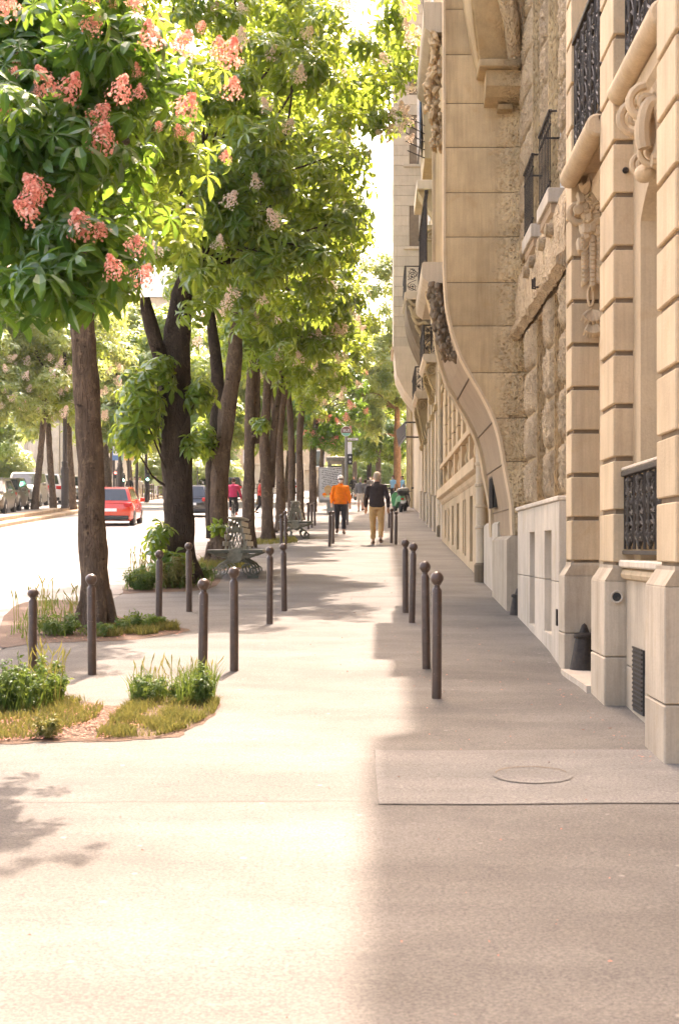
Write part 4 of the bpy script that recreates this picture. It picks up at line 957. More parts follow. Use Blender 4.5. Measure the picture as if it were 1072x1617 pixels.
def tmesh(T, name, mat):
    me = bpy.data.meshes.new(name); me.from_pydata([tuple(v) for v in T[0]], [], [tuple(f) for f in T[1]]); me.materials.append(mat)
    a = me.attributes.new('rib', 'FLOAT', 'POINT'); a.data.foreach_set('value', T[2].astype(np.float32)); me.update(); return me
def frames(nrm, yaw):
    z = nrm/np.linalg.norm(nrm, axis=1, keepdims=True)
    r = np.stack([np.cos(yaw), np.sin(yaw), np.zeros_like(yaw)], 1)
    x = r-z*(r*z).sum(1, keepdims=True); x /= np.linalg.norm(x, axis=1, keepdims=True)+1e-9
    y = np.cross(z, x); return np.stack([x, y, z], 2)
def scatter(T, pos, Rm, sc):
    V, Fq, rib = T; n = len(pos)
    W_ = np.einsum('nij,kj->nki', Rm, V)*sc[:, None, None]+pos[:, None, :]
    Fa = (Fq[None]+(np.arange(n)*len(V))[:, None, None]).reshape(-1, 3)
    return W_.reshape(-1, 3), Fa, np.tile(rib, n)
def crown_points(ells, nl, lump_r, per, accept=None, shell=.5):
    """leaf places gathered in lumps inside ellipsoids: returns pos, outward direction, lump centres"""
    wts = np.array([e[3]*e[4]*e[5] for e in ells])**.75; wts /= wts.sum(); lumps_ = []
    tries = 0
    while len(lumps_) < max(1, nl//per) and tries < 60000:
        tries += 1
        e = ells[RNG.choice(len(ells), p=wts)]
        d = RNG.normal(size=3); d /= np.linalg.norm(d); r = RNG.random()**shell
        p = np.array(e[:3])+d*r*np.array(e[3:6])
        if accept is None or accept(p): lumps_.append((p, d))
    pos = []; outw = []
    for c, d in lumps_:
        k = int(per*RNG.uniform(.6, 1.4)); u = RNG.normal(size=(k, 3)); u /= np.linalg.norm(u, axis=1, keepdims=True)
        rad = lump_r*RNG.uniform(.7, 1.25)*RNG.random((k, 1))**.45
        pos.append(c+u*rad*np.array([1, 1, .62])); outw.append(u*.55+d*.45)
    return np.concatenate(pos), np.concatenate(outw), lumps_
def in_view(p):
    x = VX+F*p[:, 0]/np.maximum(p[:, 1], .5); y = HY-F*(p[:, 2]-EYE)/np.maximum(p[:, 1], .5)
    return (x > -40) & (x < 1110) & (y > -40) & (y < 1650)
def trunk_mesh(b, pts, rads, n=14, rough=.22, step=.18):
    P_ = [Vector(p) for p in pts]; out = []; rr = []
    for i in range(len(P_)-1):
        k = max(2, int((P_[i+1]-P_[i]).length/step))
        p0 = P_[max(i-1, 0)]; p3 = P_[min(i+2, len(P_)-1)]
        for j in range(k+(1 if i == len(P_)-2 else 0)):
            t = j/k; a, c = P_[i], P_[i+1]
            q = .5*((2*a)+(c-p0)*t+(2*p0-5*a+4*c-p3)*t*t+(3*a-p0-3*c+p3)*t**3)
            out.append(q); rr.append(rads[i]*(1-t)+rads[i+1]*t)
    b.tube(out, rr, n, rough=rough)
def limb_path(a, c, sag=.25):
    a, c = Vector(a), Vector(c); m = a.lerp(c, .5); m.z += sag*(c-a).length*.4; m += Vector(RNG.normal(size=3)*.06*(c-a).length)
    return [a, a.lerp(m, .55)+Vector((0, 0, .08)), m, c]
def flower(parent, loc, s, mat_mesh, rz=0, tilt=None):
    o = link('flower_cluster', mat_mesh, parent, loc); o.rotation_euler = tilt or (RNG.uniform(-.7, .7), RNG.uniform(-.7, .7), RNG.uniform(0, 6)); o.scale = (s, s, s); return o
def panicle(mat, seed, n=165):
    rr = np.random.default_rng(seed); b = MB()
    for i in range(n):
        t = rr.random()**.85; r = (.42*(1-t)**.75+.05)*rr.uniform(.35, 1.3); a = rr.uniform(0, 2*PI)
        c = Vector((r*math.cos(a), r*math.sin(a), t)); d = Vector((math.cos(a), math.sin(a), .4)).normalized()
        x = d.orthogonal().normalized(); y = d.cross(x); s = rr.uniform(.038, .075)
        vs = [c]
        for k in range(5):
            th = 2*PI*k/5+rr.uniform(-.3, .3); vs.append(c+(x*math.cos(th)+y*math.sin(th))*s+d*s*rr.uniform(-.2, .6))
        b.add(vs, [(0, 1+k, 1+(k+1) % 5) for k in range(5)])
    b.tube([(0, 0, -.12), (0, 0, .95)], [.014, .008], 4)
    return b.mesh('flower_cluster', mat)
RED = [panicle(M['red_fl'], s) for s in (1, 2, 3)]; WHT = [panicle(M['wht_fl'], s) for s in (4, 5, 6)]

def tree(name, label, X, d, r, path, rads, limbs, ells, nleaf, T, lmat, scale, group=None, bark='bark', parts=0, lump_r=.6, per=45, accept=None, flowers=None, fl_scale=.22, stems=(), shell=.36, sprouts=(), cat='tree', droop=.0):
    t = thing(name, label, cat, (X, d, zg(d)), 0, group)
    b = MB(); trunk_mesh(b, path, rads); b.build('trunk', M[bark], t, True)
    if d < 60 and X > -5:
        for k in range(5):
            a_ = k*1.2566+random.uniform(-.3, .3); r0 = rads[0]; ca_, sa_ = math.cos(a_), math.sin(a_); z0_ = zg(d)
            b = MB(); trunk_mesh(b, [(path[0][0]+ca_*r0*.45, d+sa_*r0*.45, z0_+.42), (path[0][0]+ca_*r0*.85, d+sa_*r0*.85, z0_+.14), (path[0][0]+ca_*r0*1.12, d+sa_*r0*1.12, z0_-.02+GRADE*sa_*r0)], [r0*.38, r0*.34, r0*.20], 8, .3, .12); b.build('root', M[bark], t, True)
    for st in stems:
        b = MB(); trunk_mesh(b, st[0], st[1], 12); b.build('stem', M[st[2] if len(st) > 2 else bark], t, True)
    pos, outw, lp = crown_points(ells, nleaf, lump_r, per, accept, shell)
    for (c, rad, k) in sprouts:
        u = RNG.normal(size=(k, 3)); u /= np.linalg.norm(u, axis=1, keepdims=True)
        pos = np.concatenate([pos, np.array(c)+u*np.array(rad)*RNG.random((k, 1))**.45]); outw = np.concatenate([outw, u])
        bb = MB(); trunk_mesh(bb, limb_path(path[1] if c[2] < path[2][2] else path[2], c, .05), [.035, .025, .018, .008], 5, .1, .4); bb.build('twig', M[bark], t, True)
    top = path[-1]
    tips = sorted([tuple(l[0]) for l in lp], key=lambda p: RNG.random())[:limbs]
    fork = [path[-1], path[-2]]+[s[0][-1] for s in stems]
    for i, tp in enumerate(tips):
        a = min(fork, key=lambda f: (Vector(f)-Vector(tp)).length)
        R0 = max(.03, rads[-1]*(.62 if i < 5 else .32))
        b = MB(); trunk_mesh(b, limb_path(a, tp), [R0, R0*.75, R0*.5, .012], 7, .12, .45); b.build('limb', M[bark], t, True)
    n = len(pos); nrm = outw*np.array([.75, .75, .35])+np.array([0, 0, .62])+RNG.normal(size=(n, 3))*.30
    Rm = frames(nrm, RNG.uniform(0, 2*PI, n)); sc = scale*RNG.uniform(.62, 1.25, n)
    order = np.arange(n)
    if parts:
        vis = in_view(pos); score = np.where(vis, sc/np.maximum(pos[:, 1], 1), -1)
        # favour leaves on the camera side of the crown
        score = score*(1.0+.5*(-outw[:, 1])); order = np.argsort(-score)
        T2 = T_HI2 if T is T_HI else T_MID2; mes = [tmesh(T, 'leaf', lmat), tmesh(T2, 'leaf', lmat)]
        for i in order[:parts]:
            o = link('leaf', mes[int(i) % 2], t, tuple(pos[i])); o.rotation_euler = Matrix(Rm[i].tolist()).to_euler(); s = float(sc[i]); o.scale = (s, s, s)
        order = order[parts:]
    if T is T_LO: V, Fq, rib = scatter(T, pos[order], Rm[order], sc[order])
    else:
        h = order[::2]; g_ = order[1::2]; V, Fq, rib = scatter(T, pos[h], Rm[h], sc[h])
        V2, F2, r2 = scatter(T_HI2 if T is T_HI else T_MID2, pos[g_], Rm[g_], sc[g_]); Fq = np.concatenate([Fq, F2+len(V)]); V = np.concatenate([V, V2]); rib = np.concatenate([rib, r2])
    fo = bulk('foliage', V, Fq, lmat, t, rib); tag(fo, kind='stuff')
    if flowers:
        ms, plist = flowers
        for p in plist: flower(t, tuple(p), fl_scale*RNG.uniform(.8, 1.25), ms[int(RNG.integers(3))])
    return t
def rnd_flowers(ells, n, facing=True):
    out = []
    while len(out) < n:
        e = ells[RNG.integers(len(ells))]; d_ = RNG.normal(size=3); d_ /= np.linalg.norm(d_)
        if facing and d_[1] > .1: continue
        out.append(np.array(e[:3])+d_*np.array(e[3:6])*.98)
    return out
# --- red flowering chestnut, trunk just outside the left edge
e0 = [(-2.35, 9.9, 5.15, 1.02, 1.0, .95), (-2.30, 9.7, 4.35, .85, .8, .62), (-1.36, 10.0, 5.06, .36, .4, .44), (-1.78, 9.2, 3.72, .40, .4, .36), (-2.45, 9.4, 3.95, .40, .5, .45), (-3.7, 10.8, 6.2, 1.3, 1.6, 1.6), (-2.15, 10.5, 6.0, .5, .6, .5), (-1.85, 9.0, 3.42, .16, .2, .20), tuple(P(150, 500, 8.7))+(.10, .15, .16), tuple(P(25, 430, 9.0))+(.42, .4, .28), tuple(P(250, 330, 9.6))+(.30, .35, .25), tuple(P(95, 440, 9.0))+(.35, .3, .22), tuple(P(350, 190, 10.1))+(.28, .4, .25)]
fp = [(145, 42, 9.1), (290, 82, 9.3), (362, 104, 9.6), (283, 182, 9.2), (366, 150, 9.6), (186, 162, 9.0), (82, 148, 9.0), (160, 236, 9.0), (70, 312, 8.8), (60, 345, 8.75), (134, 374, 8.8), (215, 392, 8.8), (186, 440, 8.7), (222, 446, 8.75), (14, 20, 9.0), (225, 12, 9.2), (132, 4, 9.2), (238, 78, 9.3), (10, 180, 9.0), (150, 190, 9.1), (345, 92, 9.6), (48, 330, 8.75), (100, 160, 9.1), (160, 372, 8.85)]
def acc0(p):                                             # drops leaf lumps whose shadow would land on the sunny pavement in front
    h = p[2]-zg(p[1]); ds = p[1]-.67*h; xs = p[0]-.082*h-.1; return ds > 7.5 or VX+F*xs/max(ds, 1) < -60
t0 = tree('chestnut_tree', 'red flowering chestnut nearest the camera, its drooping branches filling the upper left', -3.55, 11.0, .2,
     [(-3.55, 11.0, .45), (-3.52, 11.0, 1.6), (-3.45, 10.95, 3.2), (-3.2, 10.8, 4.8)], [.24, .19, .17, .12], 9, e0, 2300, T_HI, M['leaf0'], .185, 'street chestnuts along the kerb', parts=300, lump_r=.32, per=14, accept=acc0,
     flowers=(RED, [P(*q) for q in fp]), fl_scale=.165, shell=.6)
for k in range(22):
    px, py = RNG.uniform(0, 370), RNG.uniform(0, 260)
    flower(t0, tuple(P(px, py, 9.2+.5*RNG.random())), .065+.035*RNG.random(), RED[k % 3])
# --- the row along the kerb
def row_tree(label, X, d, r, path, rads, ells, n, T, lmat, sc, **k):
    return tree('chestnut_tree', label, X, d, r, path, rads, k.pop('limbs', 16), ells, n, T, lmat, sc, 'street chestnuts along the kerb', **k)
z = zg(16.45)
e1 = [(-4.1, 16.8, z+6.6, 1.9, 2.2, 2.6), (-3.0, 17.6, z+5.7, .9, 1.3, 1.1), (-3.5, 16.6, z+4.4, .8, .8, .6)]
row_tree('chestnut with a straight lone brown trunk nearest the kerb, second bollard in front of it', -3.26, 16.45, .19,
     [(-3.24, 16.45, z-.1), (-3.25, 16.45, z+.35), (-3.30, 16.45, z+1.5), (-3.35, 16.45, z+2.7), (-3.42, 16.45, z+3.9), (-3.5, 16.5, z+5)], [.215, .172, .150, .146, .145, .11], e1, 2000, T_MID, M['leaf1'], .23, parts=300, lump_r=.45, per=24, limbs=14)
z = zg(23.3)
e2 = [(-2.55, 23.8, z+8.2, 2.45, 2.9, 3.2), (-1.3, 24.2, z+6.2, 1.15, 1.9, 1.5), (-3.2, 22.5, z+5.4, 1.3, 1.3, 1.2), (-.5, 24.3, z+8.6, .75, 1.3, 1.1), (-1.6, 22.6, z+5.0, .8, .8, .6), (-2.2, 22.2, z+7.4, 1.5, .8, 2.0), tuple(P(585, 25, 24))+(.75, 1.0, .42), tuple(P(640, 70, 25))+(.28, .5, .22), tuple(P(500, -10, 24))+(1.2, 1.2, .6), tuple(P(625, 15, 24))+(.4, .6, .3)]
wf = [(470, 132, 22.0), (425, 178, 21.6), (452, 207, 21.8), (427, 95, 21.6), (380, 76, 21.4), (360, 322, 21.2), (440, 355, 21.6), (330, 24, 21.5), (250, 50, 21.6), (385, 22, 21.6), (255, 404, 21.5), (345, 395, 21.6), (338, 285, 21.5), (560, 15, 22.4), (610, 95, 23), (650, 75, 23), (300, 150, 21.8), (405, 300, 21.6), (480, 60, 22)]
row_tree('black barked chestnut with a thick forked trunk and leafy sprouts on its bole', -3.23, 23.3, .25,
     [P(283, 925, 23.3), P(285, 890, 23.3), P(283, 800, 23.3), P(279, 690, 23.3), P(277, 610, 23.3), P(280, 540, 23.35), P(286, 470, 23.4), P(305, 420, 23.4)], [.33, .27, .24, .235, .25, .23, .17, .12], e2, 3900, T_MID, M['leaf1'], .235, bark='bark_d', parts=300, lump_r=.46, per=24, limbs=24,
     stems=[([P(268, 620, 23.25), P(256, 570, 23.2), P(240, 520, 23.1), P(228, 470, 23.0)], [.15, .135, .12, .09])],
     flowers=(WHT, [P(*q) for q in wf]+rnd_flowers(e2, 16)), fl_scale=.25,
     sprouts=[(P(222, 640, 22.9), (.42, .4, .72), 85), (P(205, 690, 22.9), (.30, .3, .3), 32), (P(250, 590, 22.8), (.3, .3, .4), 34), (P(315, 622, 22.9), (.26, .25, .20), 26), (P(250, 850, 22.8), (.22, .25, .3), 26), (P(272, 890, 22.7), (.28, .25, .22), 40), (P(300, 700, 22.9), (.12, .15, .2), 10)])
z = zg(28.3)
e3_ = [(-2.35, 28.6, z+8.6, 2.3, 2.8, 3.6), (-1.2, 29.2, z+6.6, 1.0, 1.8, 1.5), (-.55, 29.5, z+9.6, 1.0, 1.5, 1.5), (-2.6, 27.6, z+5.4, 1.6, 1.2, 1.0), (.05, 29.5, z+9.9, .7, 1.0, 1.0), (.35, 29.3, z+8.9, .42, .5, .35)]
row_tree('two stemmed chestnut behind the nearer bench, one stem dark and one pale', -3.15, 28.3, .22,
     [P(346, 897, 28.3), P(347, 870, 28.3), P(345, 790, 28.3), P(352, 700, 28.3), P(362, 630, 28.3), P(372, 560, 28.3), P(372, 520, 28.4), P(380, 470, 28.5)], [.26, .21, .19, .17, .165, .15, .12, .08], e3_, 3000, T_MID, M['leaf1'], .24, parts=300, lump_r=.50, per=26, limbs=22,
     stems=[([P(338, 850, 28.35), P(338, 760, 28.4), P(342, 690, 28.4), P(345, 620, 28.4), P(338, 540, 28.4), P(330, 480, 28.5)], [.17, .17, .16, .14, .11, .08], 'bark_d')],
     flowers=(WHT, rnd_flowers(e3_, 46)), fl_scale=.26, sprouts=[(P(322, 690, 28), (.25, .3, .45), 36), (P(345, 832, 28), (.16, .2, .12), 10)])
SP = [(-3.14, 34.8, [(393, 862), (393, 800), (394, 700), (396, 620), (398, 540), (402, 470)], [(404, 700), (405, 600), (402, 520), (410, 450)], 'chestnut with a tall straight pale trunk and touching second stem, past the nearer bench', 'leaf1'),
      (-2.98, 38.3, [(423, 852), (422, 800), (420, 740), (417, 690), (421, 640), (425, 560)], [(428, 770), (431, 700), (440, 620), (450, 560)], 'chestnut with a bulging Y shaped trunk between both benches', 'leaf1'),
      (-3.0, 44.4, [(443, 838), (443, 790), (442, 740), (441, 690), (446, 640), (456, 590)], [(444, 740), (437, 690), (432, 650), (428, 610)], 'chestnut with a leaning fork just before the farther bench', 'leaf2'),
      (-3.16, 52, [(460, 826), (461, 760), (460, 690), (457, 640), (454, 600)], None, 'slim chestnut immediately behind the farther bench', 'leaf1'),
      (-2.96, 57, [(474, 822), (474, 760), (473, 700), (476, 650), (480, 610)], None, 'chestnut with a dark even trunk left of the group of three thin bollards', 'leaf2'),
      (-3.14, 70, [(494, 808), (494, 770), (494, 720), (497, 690), (500, 660)], None, 'far red flowering chestnut beside the advertising panel', 'leaf0')]
for i, (X, d, pp, st, lab, lm) in enumerate(SP):
    z = zg(d); last = i == 5
    e = [(X+.55, d+.3, z+8.2, 2.15, 2.7, 4.0), (X+1.5, d+.5, z+6.6, 1.15, 1.9, 1.7), (X+.2, d-1.4, z+5.6, 1.8, 1.1, 1.3)]
    if last: e = [(X+.8, d, z+5.6, 2.0, 2.2, 2.5), (X+.9, d-.4, z+3.9, .9, .8, .8), (X-.6, d, z+7.5, 2.2, 2.5, 2.6)]
    w0 = (19, 19, 15, 11.5, 11.5, 12)[i]/2/F*d
    row_tree(lab, X, d, .2, [P(a, c, d) for a, c in pp], [w0*1.15]+[w0*(1-.09*k) for k in range(len(pp)-1)], e, (2800, 2600, 2400, 2300, 2300, 2600)[i], T_MID if i < 2 else T_LO, M[lm], .25 if i < 3 else .29,
             stems=[([P(a, c, d+.1) for a, c in st], [w0*.70, w0*.62, w0*.5, w0*.35])] if st else (), lump_r=.56, per=30, limbs=14, bark='bark' if i % 3 else 'bark',
             flowers=(RED if last else WHT, rnd_flowers(e, 34 if last else 40)), fl_scale=.42 if last else .30,
             sprouts=[(P(411, 668, 34.3), (.30, .3, .16), 24)] if i == 0 else ())
# a second red-free chestnut farther up and others to the end of the street
def bgtree(name, label, X, d, r, hb, ells, n, mat, sc, group, bark='bark', lean=0, T=None, flowers=None, h0=0, lump=.9, per=45, limbs=8, fs=.4):
    z = zg(d)+h0
    return tree(name, label, X, d, r, [(X, d, z-.1), (X+lean*.1, d, z+.6), (X+lean*.5, d, z+hb*.55), (X+lean*.8, d, z+hb), (X+lean, d, z+hb+2)], [r*1.3, r, r*.9, r*.8, r*.55], limbs, ells, n, T or T_LO, mat, sc, group, bark=bark, lump_r=lump, per=per, flowers=flowers, fl_scale=fs)
GR = 'chestnuts standing at the edge of the parking strip'
for i, (px, d, lean, lab) in enumerate(((55, 68, .55, 'leaning slim tree left of the silver minivan, nearest on the parking kerb'), (85, 71, -.35, 'slim tree covering the silver minivan rear on the parking kerb'), (116, 73, -.3, 'slim tree just right of the big dark lamp post'), (172, 112, .4, 'slim forked tree past the red car, at the crossing'), (-40, 66, .3, 'tree off the left edge whose boughs hang over the parked cars'))):
    X = (px-VX)/F*d; z = zg(d)+.15
    e = [(X-.2, d, z+8.6, 3.1, 3.0, 3.6), (X+.8, d-1.2, z+5.6, 1.9, 1.4, 1.5), (X-1.4, d-1, z+5.6, 1.7, 1.4, 1.6)]
    bgtree('parking_tree', lab, X, d, .17, 4.6, e, 2700, M['leaf2' if i % 2 else 'leaf3'], .36, GR, lean=lean, h0=.15, flowers=(WHT, rnd_flowers(e, 40)), fs=.42)
GB = 'trees filling the background across the road'
bl = [(-30, 108, 'broad pale green tree standing left of the pale monument'), (-21, 122, 'tall tree rising over the right end of the pale monument'), (-14.5, 100, 'round light tree behind the black foreground trunk'), (-10.5, 118, 'bare limbed pale tree in front of the low grey wall'), (-7.5, 92, 'feathery light tree seen between the two benches trunks'), (-38, 92, 'dense tree at the far left edge over the parked cars'), (-5.2, 128, 'mid green tree past the bus stop on the road side'), (-26, 150, 'tall distant tree beyond the pale monument'), (-17, 150, 'tall distant tree above the traffic light'), (-12.6, 86, 'leafy tree filling the gap between the lone trunk and the black trunk'), (-9.8, 106, 'leafy tree filling the gap right of the black trunk'), (-16.5, 88, 'leafy tree between the dark lamp posts across the road'), (-6.4, 100, 'leafy tree behind the pale two trunked chestnut across the road')]
for i, (X, d, lab) in enumerate(bl):
    z = zg(d); s = .75+.25*((i*37) % 10)/10; hh = 3.0 if X > -12 else 2.6
    e = [(X, d, z+hh+6.4*s, 4.6*s, 4.2*s, 5.2*s), (X+2, d-2, z+hh+2.6, 2.6, 2, 1.9), (X-2.2, d-2, z+hh+2.8, 2.6, 2, 2.0)]
    bgtree('background_tree', lab, X, d, .24, 4.2, e, 3600, M['leaf3' if i % 3 else 'leaf2'], .52, GB, lean=.4*(-1)**i, lump=1.1, per=45, limbs=6)
GE = 'plane trees closing the end of the street'
for i, (px, d, r, mat, bark, lab) in enumerate(((627, 100, .30, 'leaf3', 'bark_o', 'plane tree with an orange brown trunk beside the far facades'), (597, 118, .24, 'leaf1', 'bark', 'dark green tree at the street end, above the man in the dark jacket'), (583, 124, .22, 'leaf1', 'bark_d', 'dark trunked tree at the street end left of the orange trunk'), (560, 140, .25, 'leaf3', 'bark', 'pale tree at the street end behind the bus stop sign'))):
    X = (px-VX)/F*d; z = zg(d)
    if i == 0: e = [(X-1.4, d, z+9.4, 2.7, 3.0, 4.4), (X-1.2, d, z+15.0, 1.6, 2, 2.4), (X-2.6, d-1, z+6, 1.7, 1.5, 1.7)]
    else: e = [(X, d, z+6.2, 3.4, 3, 2.7), (X-.5, d, z+11, 2.6, 2.5, 3.4), (X+.8, d-1, z+4.2, 2.2, 1.5, 1.4)]
    bgtree('plane_tree', lab, X, d, r, 4.5, e, 3800, M[mat], .42, GE, bark=bark, lump=.8, per=50, limbs=7)
# shrub mass under the far left trees
def bush(label, c, rad, n, mat, sc, name='shrub', T=None):
    t = thing(name, label, 'shrub', (c[0], c[1], zg(c[1])))
    u = RNG.normal(size=(n, 3)); u /= np.linalg.norm(u, axis=1, keepdims=True); pos = np.array(c)+u*np.array(rad)*RNG.random((n, 1))**.4
    V, Fq, rib = scatter(T or T_LO, pos, frames(u*.6+np.array([0, 0, .5])+RNG.normal(size=(n, 3))*.3, RNG.uniform(0, 6.28, n)), sc*RNG.uniform(.6, 1.3, n))
    tag(bulk('foliage', V, Fq, mat, t, rib), kind='stuff')
    for k in range(4):
        b = MB(); b.tube([(c[0]+(k-1.5)*rad[0]*.2, c[1], zg(c[1])), (c[0]+(k-1.5)*rad[0]*.4, c[1], c[2])], [.05, .02], 5); b.build('stem', M['bark'], t)
bush('low green hedge bush at the left edge behind parked cars', (-29.5, 112, zg(112)+2.4), (2.6, 2, 2.4), 1500, M['leaf3'], .4)
bush('pale bush beside the globe lamp across the road', (-15.5, 135, zg(135)+1.8), (3, 2, 2.0), 1500, M['leaf3'], .4)
bush('bush behind the railings right of the traffic lights', (-19.8, 128, zg(128)+2.2), (2.2, 2, 2.2), 1200, M['leaf3'], .4)
bush('hedge under the trees at the street end', (-.8, 150, zg(150)+2.2), (5, 2, 2.6), 2200, M['leaf3'], .45)
# ================================================================== weeds and grass
def blades(name, pts, hmin, hmax, w, mat, lean=.5, seed=0, zoff=.012):
    rr = np.random.default_rng(seed); V = []; Fq = []; rib = []
    for (x, y) in pts:
        h = rr.uniform(hmin, hmax); a = rr.uniform(0, 6.28); ww = w*rr.uniform(.6, 1.3); l = lean*h*rr.uniform(.2, 1.2)
        ca, sa = math.cos(a), math.sin(a); z0 = zp(x, y)+zoff; o = len(V); b2_ = rr.uniform(0, 6.28); cb, sb = math.cos(b2_), math.sin(b2_)
        V += [(x-ww*ca, y-ww*sa, z0), (x+ww*ca, y+ww*sa, z0), (x+l*.35*cb-ww*.8*ca, y+l*.35*sb-ww*.8*sa, z0+h*.6), (x+l*.35*cb+ww*.8*ca, y+l*.35*sb+ww*.8*sa, z0+h*.6), (x+l*cb, y+l*sb, z0+h)]
        Fq += [(o, o+1, o+3), (o, o+3, o+2), (o+2, o+3, o+4)]; rib += [0]*5
    return tag(bulk(name, np.array(V), np.array(Fq), mat, None, np.array(rib)), kind='stuff')
def inpoly(x, y, poly):
    c = False
    for (x1, y1), (x2, y2) in zip(poly, poly[1:]+poly[:1]):
        if (y1 > y) != (y2 > y) and x < (x2-x1)*(y-y1)/(y2-y1)+x1: c = not c
    return c
def fill(poly, n, seed, dens=None):
    rr = random.Random(seed); xs = [p[0] for p in poly]; ys_ = [p[1] for p in poly]; out = []
    t = 0
    while len(out) < n and t < n*30:
        t += 1; x, y = rr.uniform(min(xs), max(xs)), rr.uniform(min(ys_), max(ys_))
        if inpoly(x, y, poly) and (dens is None or rr.random() < dens(x, y)): out.append((x, y))
    return out
def pxpoly(*pp): return [tuple(G(a, c)[:2]) for a, c in pp]
def dn(f, lo, hi, s): return lambda x, y: sm(lo, hi, mnoise.noise((x*f, y*f, s))+.5)
tag(blades('short_grass', fill(pxpoly((150, 1170), (250, 1166), (296, 1154), (338, 1130), (348, 1112), (300, 1097), (225, 1104), (185, 1130)), 7000, 1, dn(4, .1, .75, 2)), .012, .075, .0035, M['grass_y'], .9, 1))
tag(blades('short_grass', fill(pxpoly((-80, 1176), (60, 1170), (150, 1140), (170, 1112), (60, 1100), (-80, 1100)), 6500, 2, dn(4, .15, .8, 5)), .012, .07, .0035, M['grass_y'], .9, 2))
blades('tall_grass', fill(pxpoly((-90, 1130), (60, 1128), (104, 1112), (100, 1092), (-90, 1085)), 1100, 3), .06, .26, .005, M['grass'], .5, 3)
blades('tall_grass', fill(pxpoly((280, 1118), (338, 1112), (340, 1096), (292, 1098)), 420, 4), .08, .32, .004, M['grass'], .5, 4)
blades('tall_grass', fill(pxpoly((205, 1112), (262, 1110), (258, 1098), (212, 1100)), 320, 5), .06, .22, .004, M['grass'], .55, 5)
blades('tall_grass', fill(pxpoly((10, 1010), (120, 1008), (135, 955), (60, 950)), 450, 6), .03, .15, .005, M['grass'], .45, 6)
blades('short_grass', fill(pxpoly((130, 1008), (215, 1006), (285, 998), (280, 990), (190, 990)), 2200, 7, dn(3, .3, .6, 9)), .02, .10, .006, M['grass_y'], .8, 7)
blades('tall_grass', fill(pxpoly((190, 934), (330, 930), (345, 908), (300, 897), (220, 902)), 1000, 8), .04, .20, .007, M['grass'], .5, 8)
blades('short_grass', fill(pxpoly((305, 900), (395, 897), (390, 886), (320, 886)), 1500, 9), .04, .16, .008, M['grass_y'], .6, 9)
blades('short_grass', fill(pxpoly((400, 862), (470, 858), (466, 850), (410, 852)), 900, 10), .04, .12, .01, M['grass_y'], .7, 10)
# dry seed-head stalks
def stalks(pts, h, seed):
    rr = random.Random(seed); V = []; Fq = []
    for (x, y) in pts:
        hh = h*rr.uniform(.6, 1.15); a = rr.uniform(0, 6.28); l = hh*rr.uniform(.05, .3); z0 = zp(x, y)+.01; dx, dy = math.cos(a)*l, math.sin(a)*l
        o = len(V); w = .0028*y/12
        V += [(x-w, y, z0), (x+w, y, z0), (x+dx*.5-w, y+dy*.5, z0+hh*.75), (x+dx*.5+w, y+dy*.5, z0+hh*.75), (x+dx-w*2.2, y+dy, z0+hh*.9), (x+dx+w*2.2, y+dy, z0+hh*.9), (x+dx*1.2, y+dy*1.2, z0+hh)]
        Fq += [(o, o+1, o+3), (o, o+3, o+2), (o+2, o+3, o+5), (o+2, o+5, o+4), (o+4, o+5, o+6)]
    tag(bulk('seed_stalks', np.array(V), np.array(Fq), M['grass_y'], None, np.zeros(len(V))), kind='stuff')
stalks(fill(pxpoly((10, 1008), (130, 1004), (130, 955), (60, 950)), 34, 21), .42, 21)
stalks(fill(pxpoly((195, 930), (250, 925), (250, 905), (210, 905)), 24, 22), .45, 22)
stalks(fill(pxpoly((60, 1125), (104, 1118), (100, 1096), (40, 1090)), 40, 23), .42, 23)
stalks(fill(pxpoly((205, 1112), (338, 1112), (340, 1098), (212, 1100)), 40, 24), .30, 24)
# leafy weed clumps: each a plant of its own
def weed(label, px, py, h, wd, n, mat='grass', cat='weed', s=.05):
    n = int(n*.68)
    g = G(px, py); g.z = zp(g.x, g.y)+.012
    t = thing('weed_plant', label, cat, tuple(g)); rr = np.random.default_rng(px*7+py)
    b = MB(); pos = []; dirs = []
    for k in range(n):
        a = rr.uniform(0, 6.28); rad = wd*rr.random()**.6; hh = h*rr.uniform(.5, 1.1)*(1-.35*rad/wd)
        p0 = g+Vector((rad*.35*math.cos(a), rad*.35*math.sin(a), 0)); p1 = g+Vector((rad*math.cos(a), rad*math.sin(a), hh))
        b.tube([p0, p0.lerp(p1, .5)+Vector((0, 0, hh*.06)), p1], [.004, .003, .0015], 3)
        for j in range(9):
            tt = .18+.82*j/8; q = p0.lerp(p1, tt)+Vector(rr.normal(size=3)*.012); pos.append(q); dirs.append(rr.normal(size=3)*.5+np.array([math.cos(a)*.4, math.sin(a)*.4, .7]))
    so = b.build('stem', M['grass'], t); tag(so, kind='stuff')
    pos = np.array([tuple(p) for p in pos]); V, Fq, rib = scatter(T_LO, pos, frames(np.array(dirs), rr.uniform(0, 6.28, len(pos))), s*rr.uniform(.6, 1.3, len(pos)))
    tag(bulk('leaves', V, Fq, M[mat], t, rib), kind='stuff')
weed('big bushy weed at the left edge in the nearest soil patch', 28, 1120, .40, .30, 60); weed('bushy weed hugging the base of the leftmost bollard', 70, 1108, .34, .22, 40)
weed('pale small weed at the front of the nearest soil patch', 68, 1168, .20, .12, 16, 'grass_y', s=.04)
weed('rounded yellow green weed standing alone at the top of the nearest soil patch', 232, 1112, .26, .15, 40, 'grass', s=.035); weed('tall weed with seed tops growing against the front bollard', 320, 1114, .36, .10, 34, s=.035)
weed('small weed between the rounded weed and the weedy bollard', 280, 1110, .20, .12, 20, s=.03)
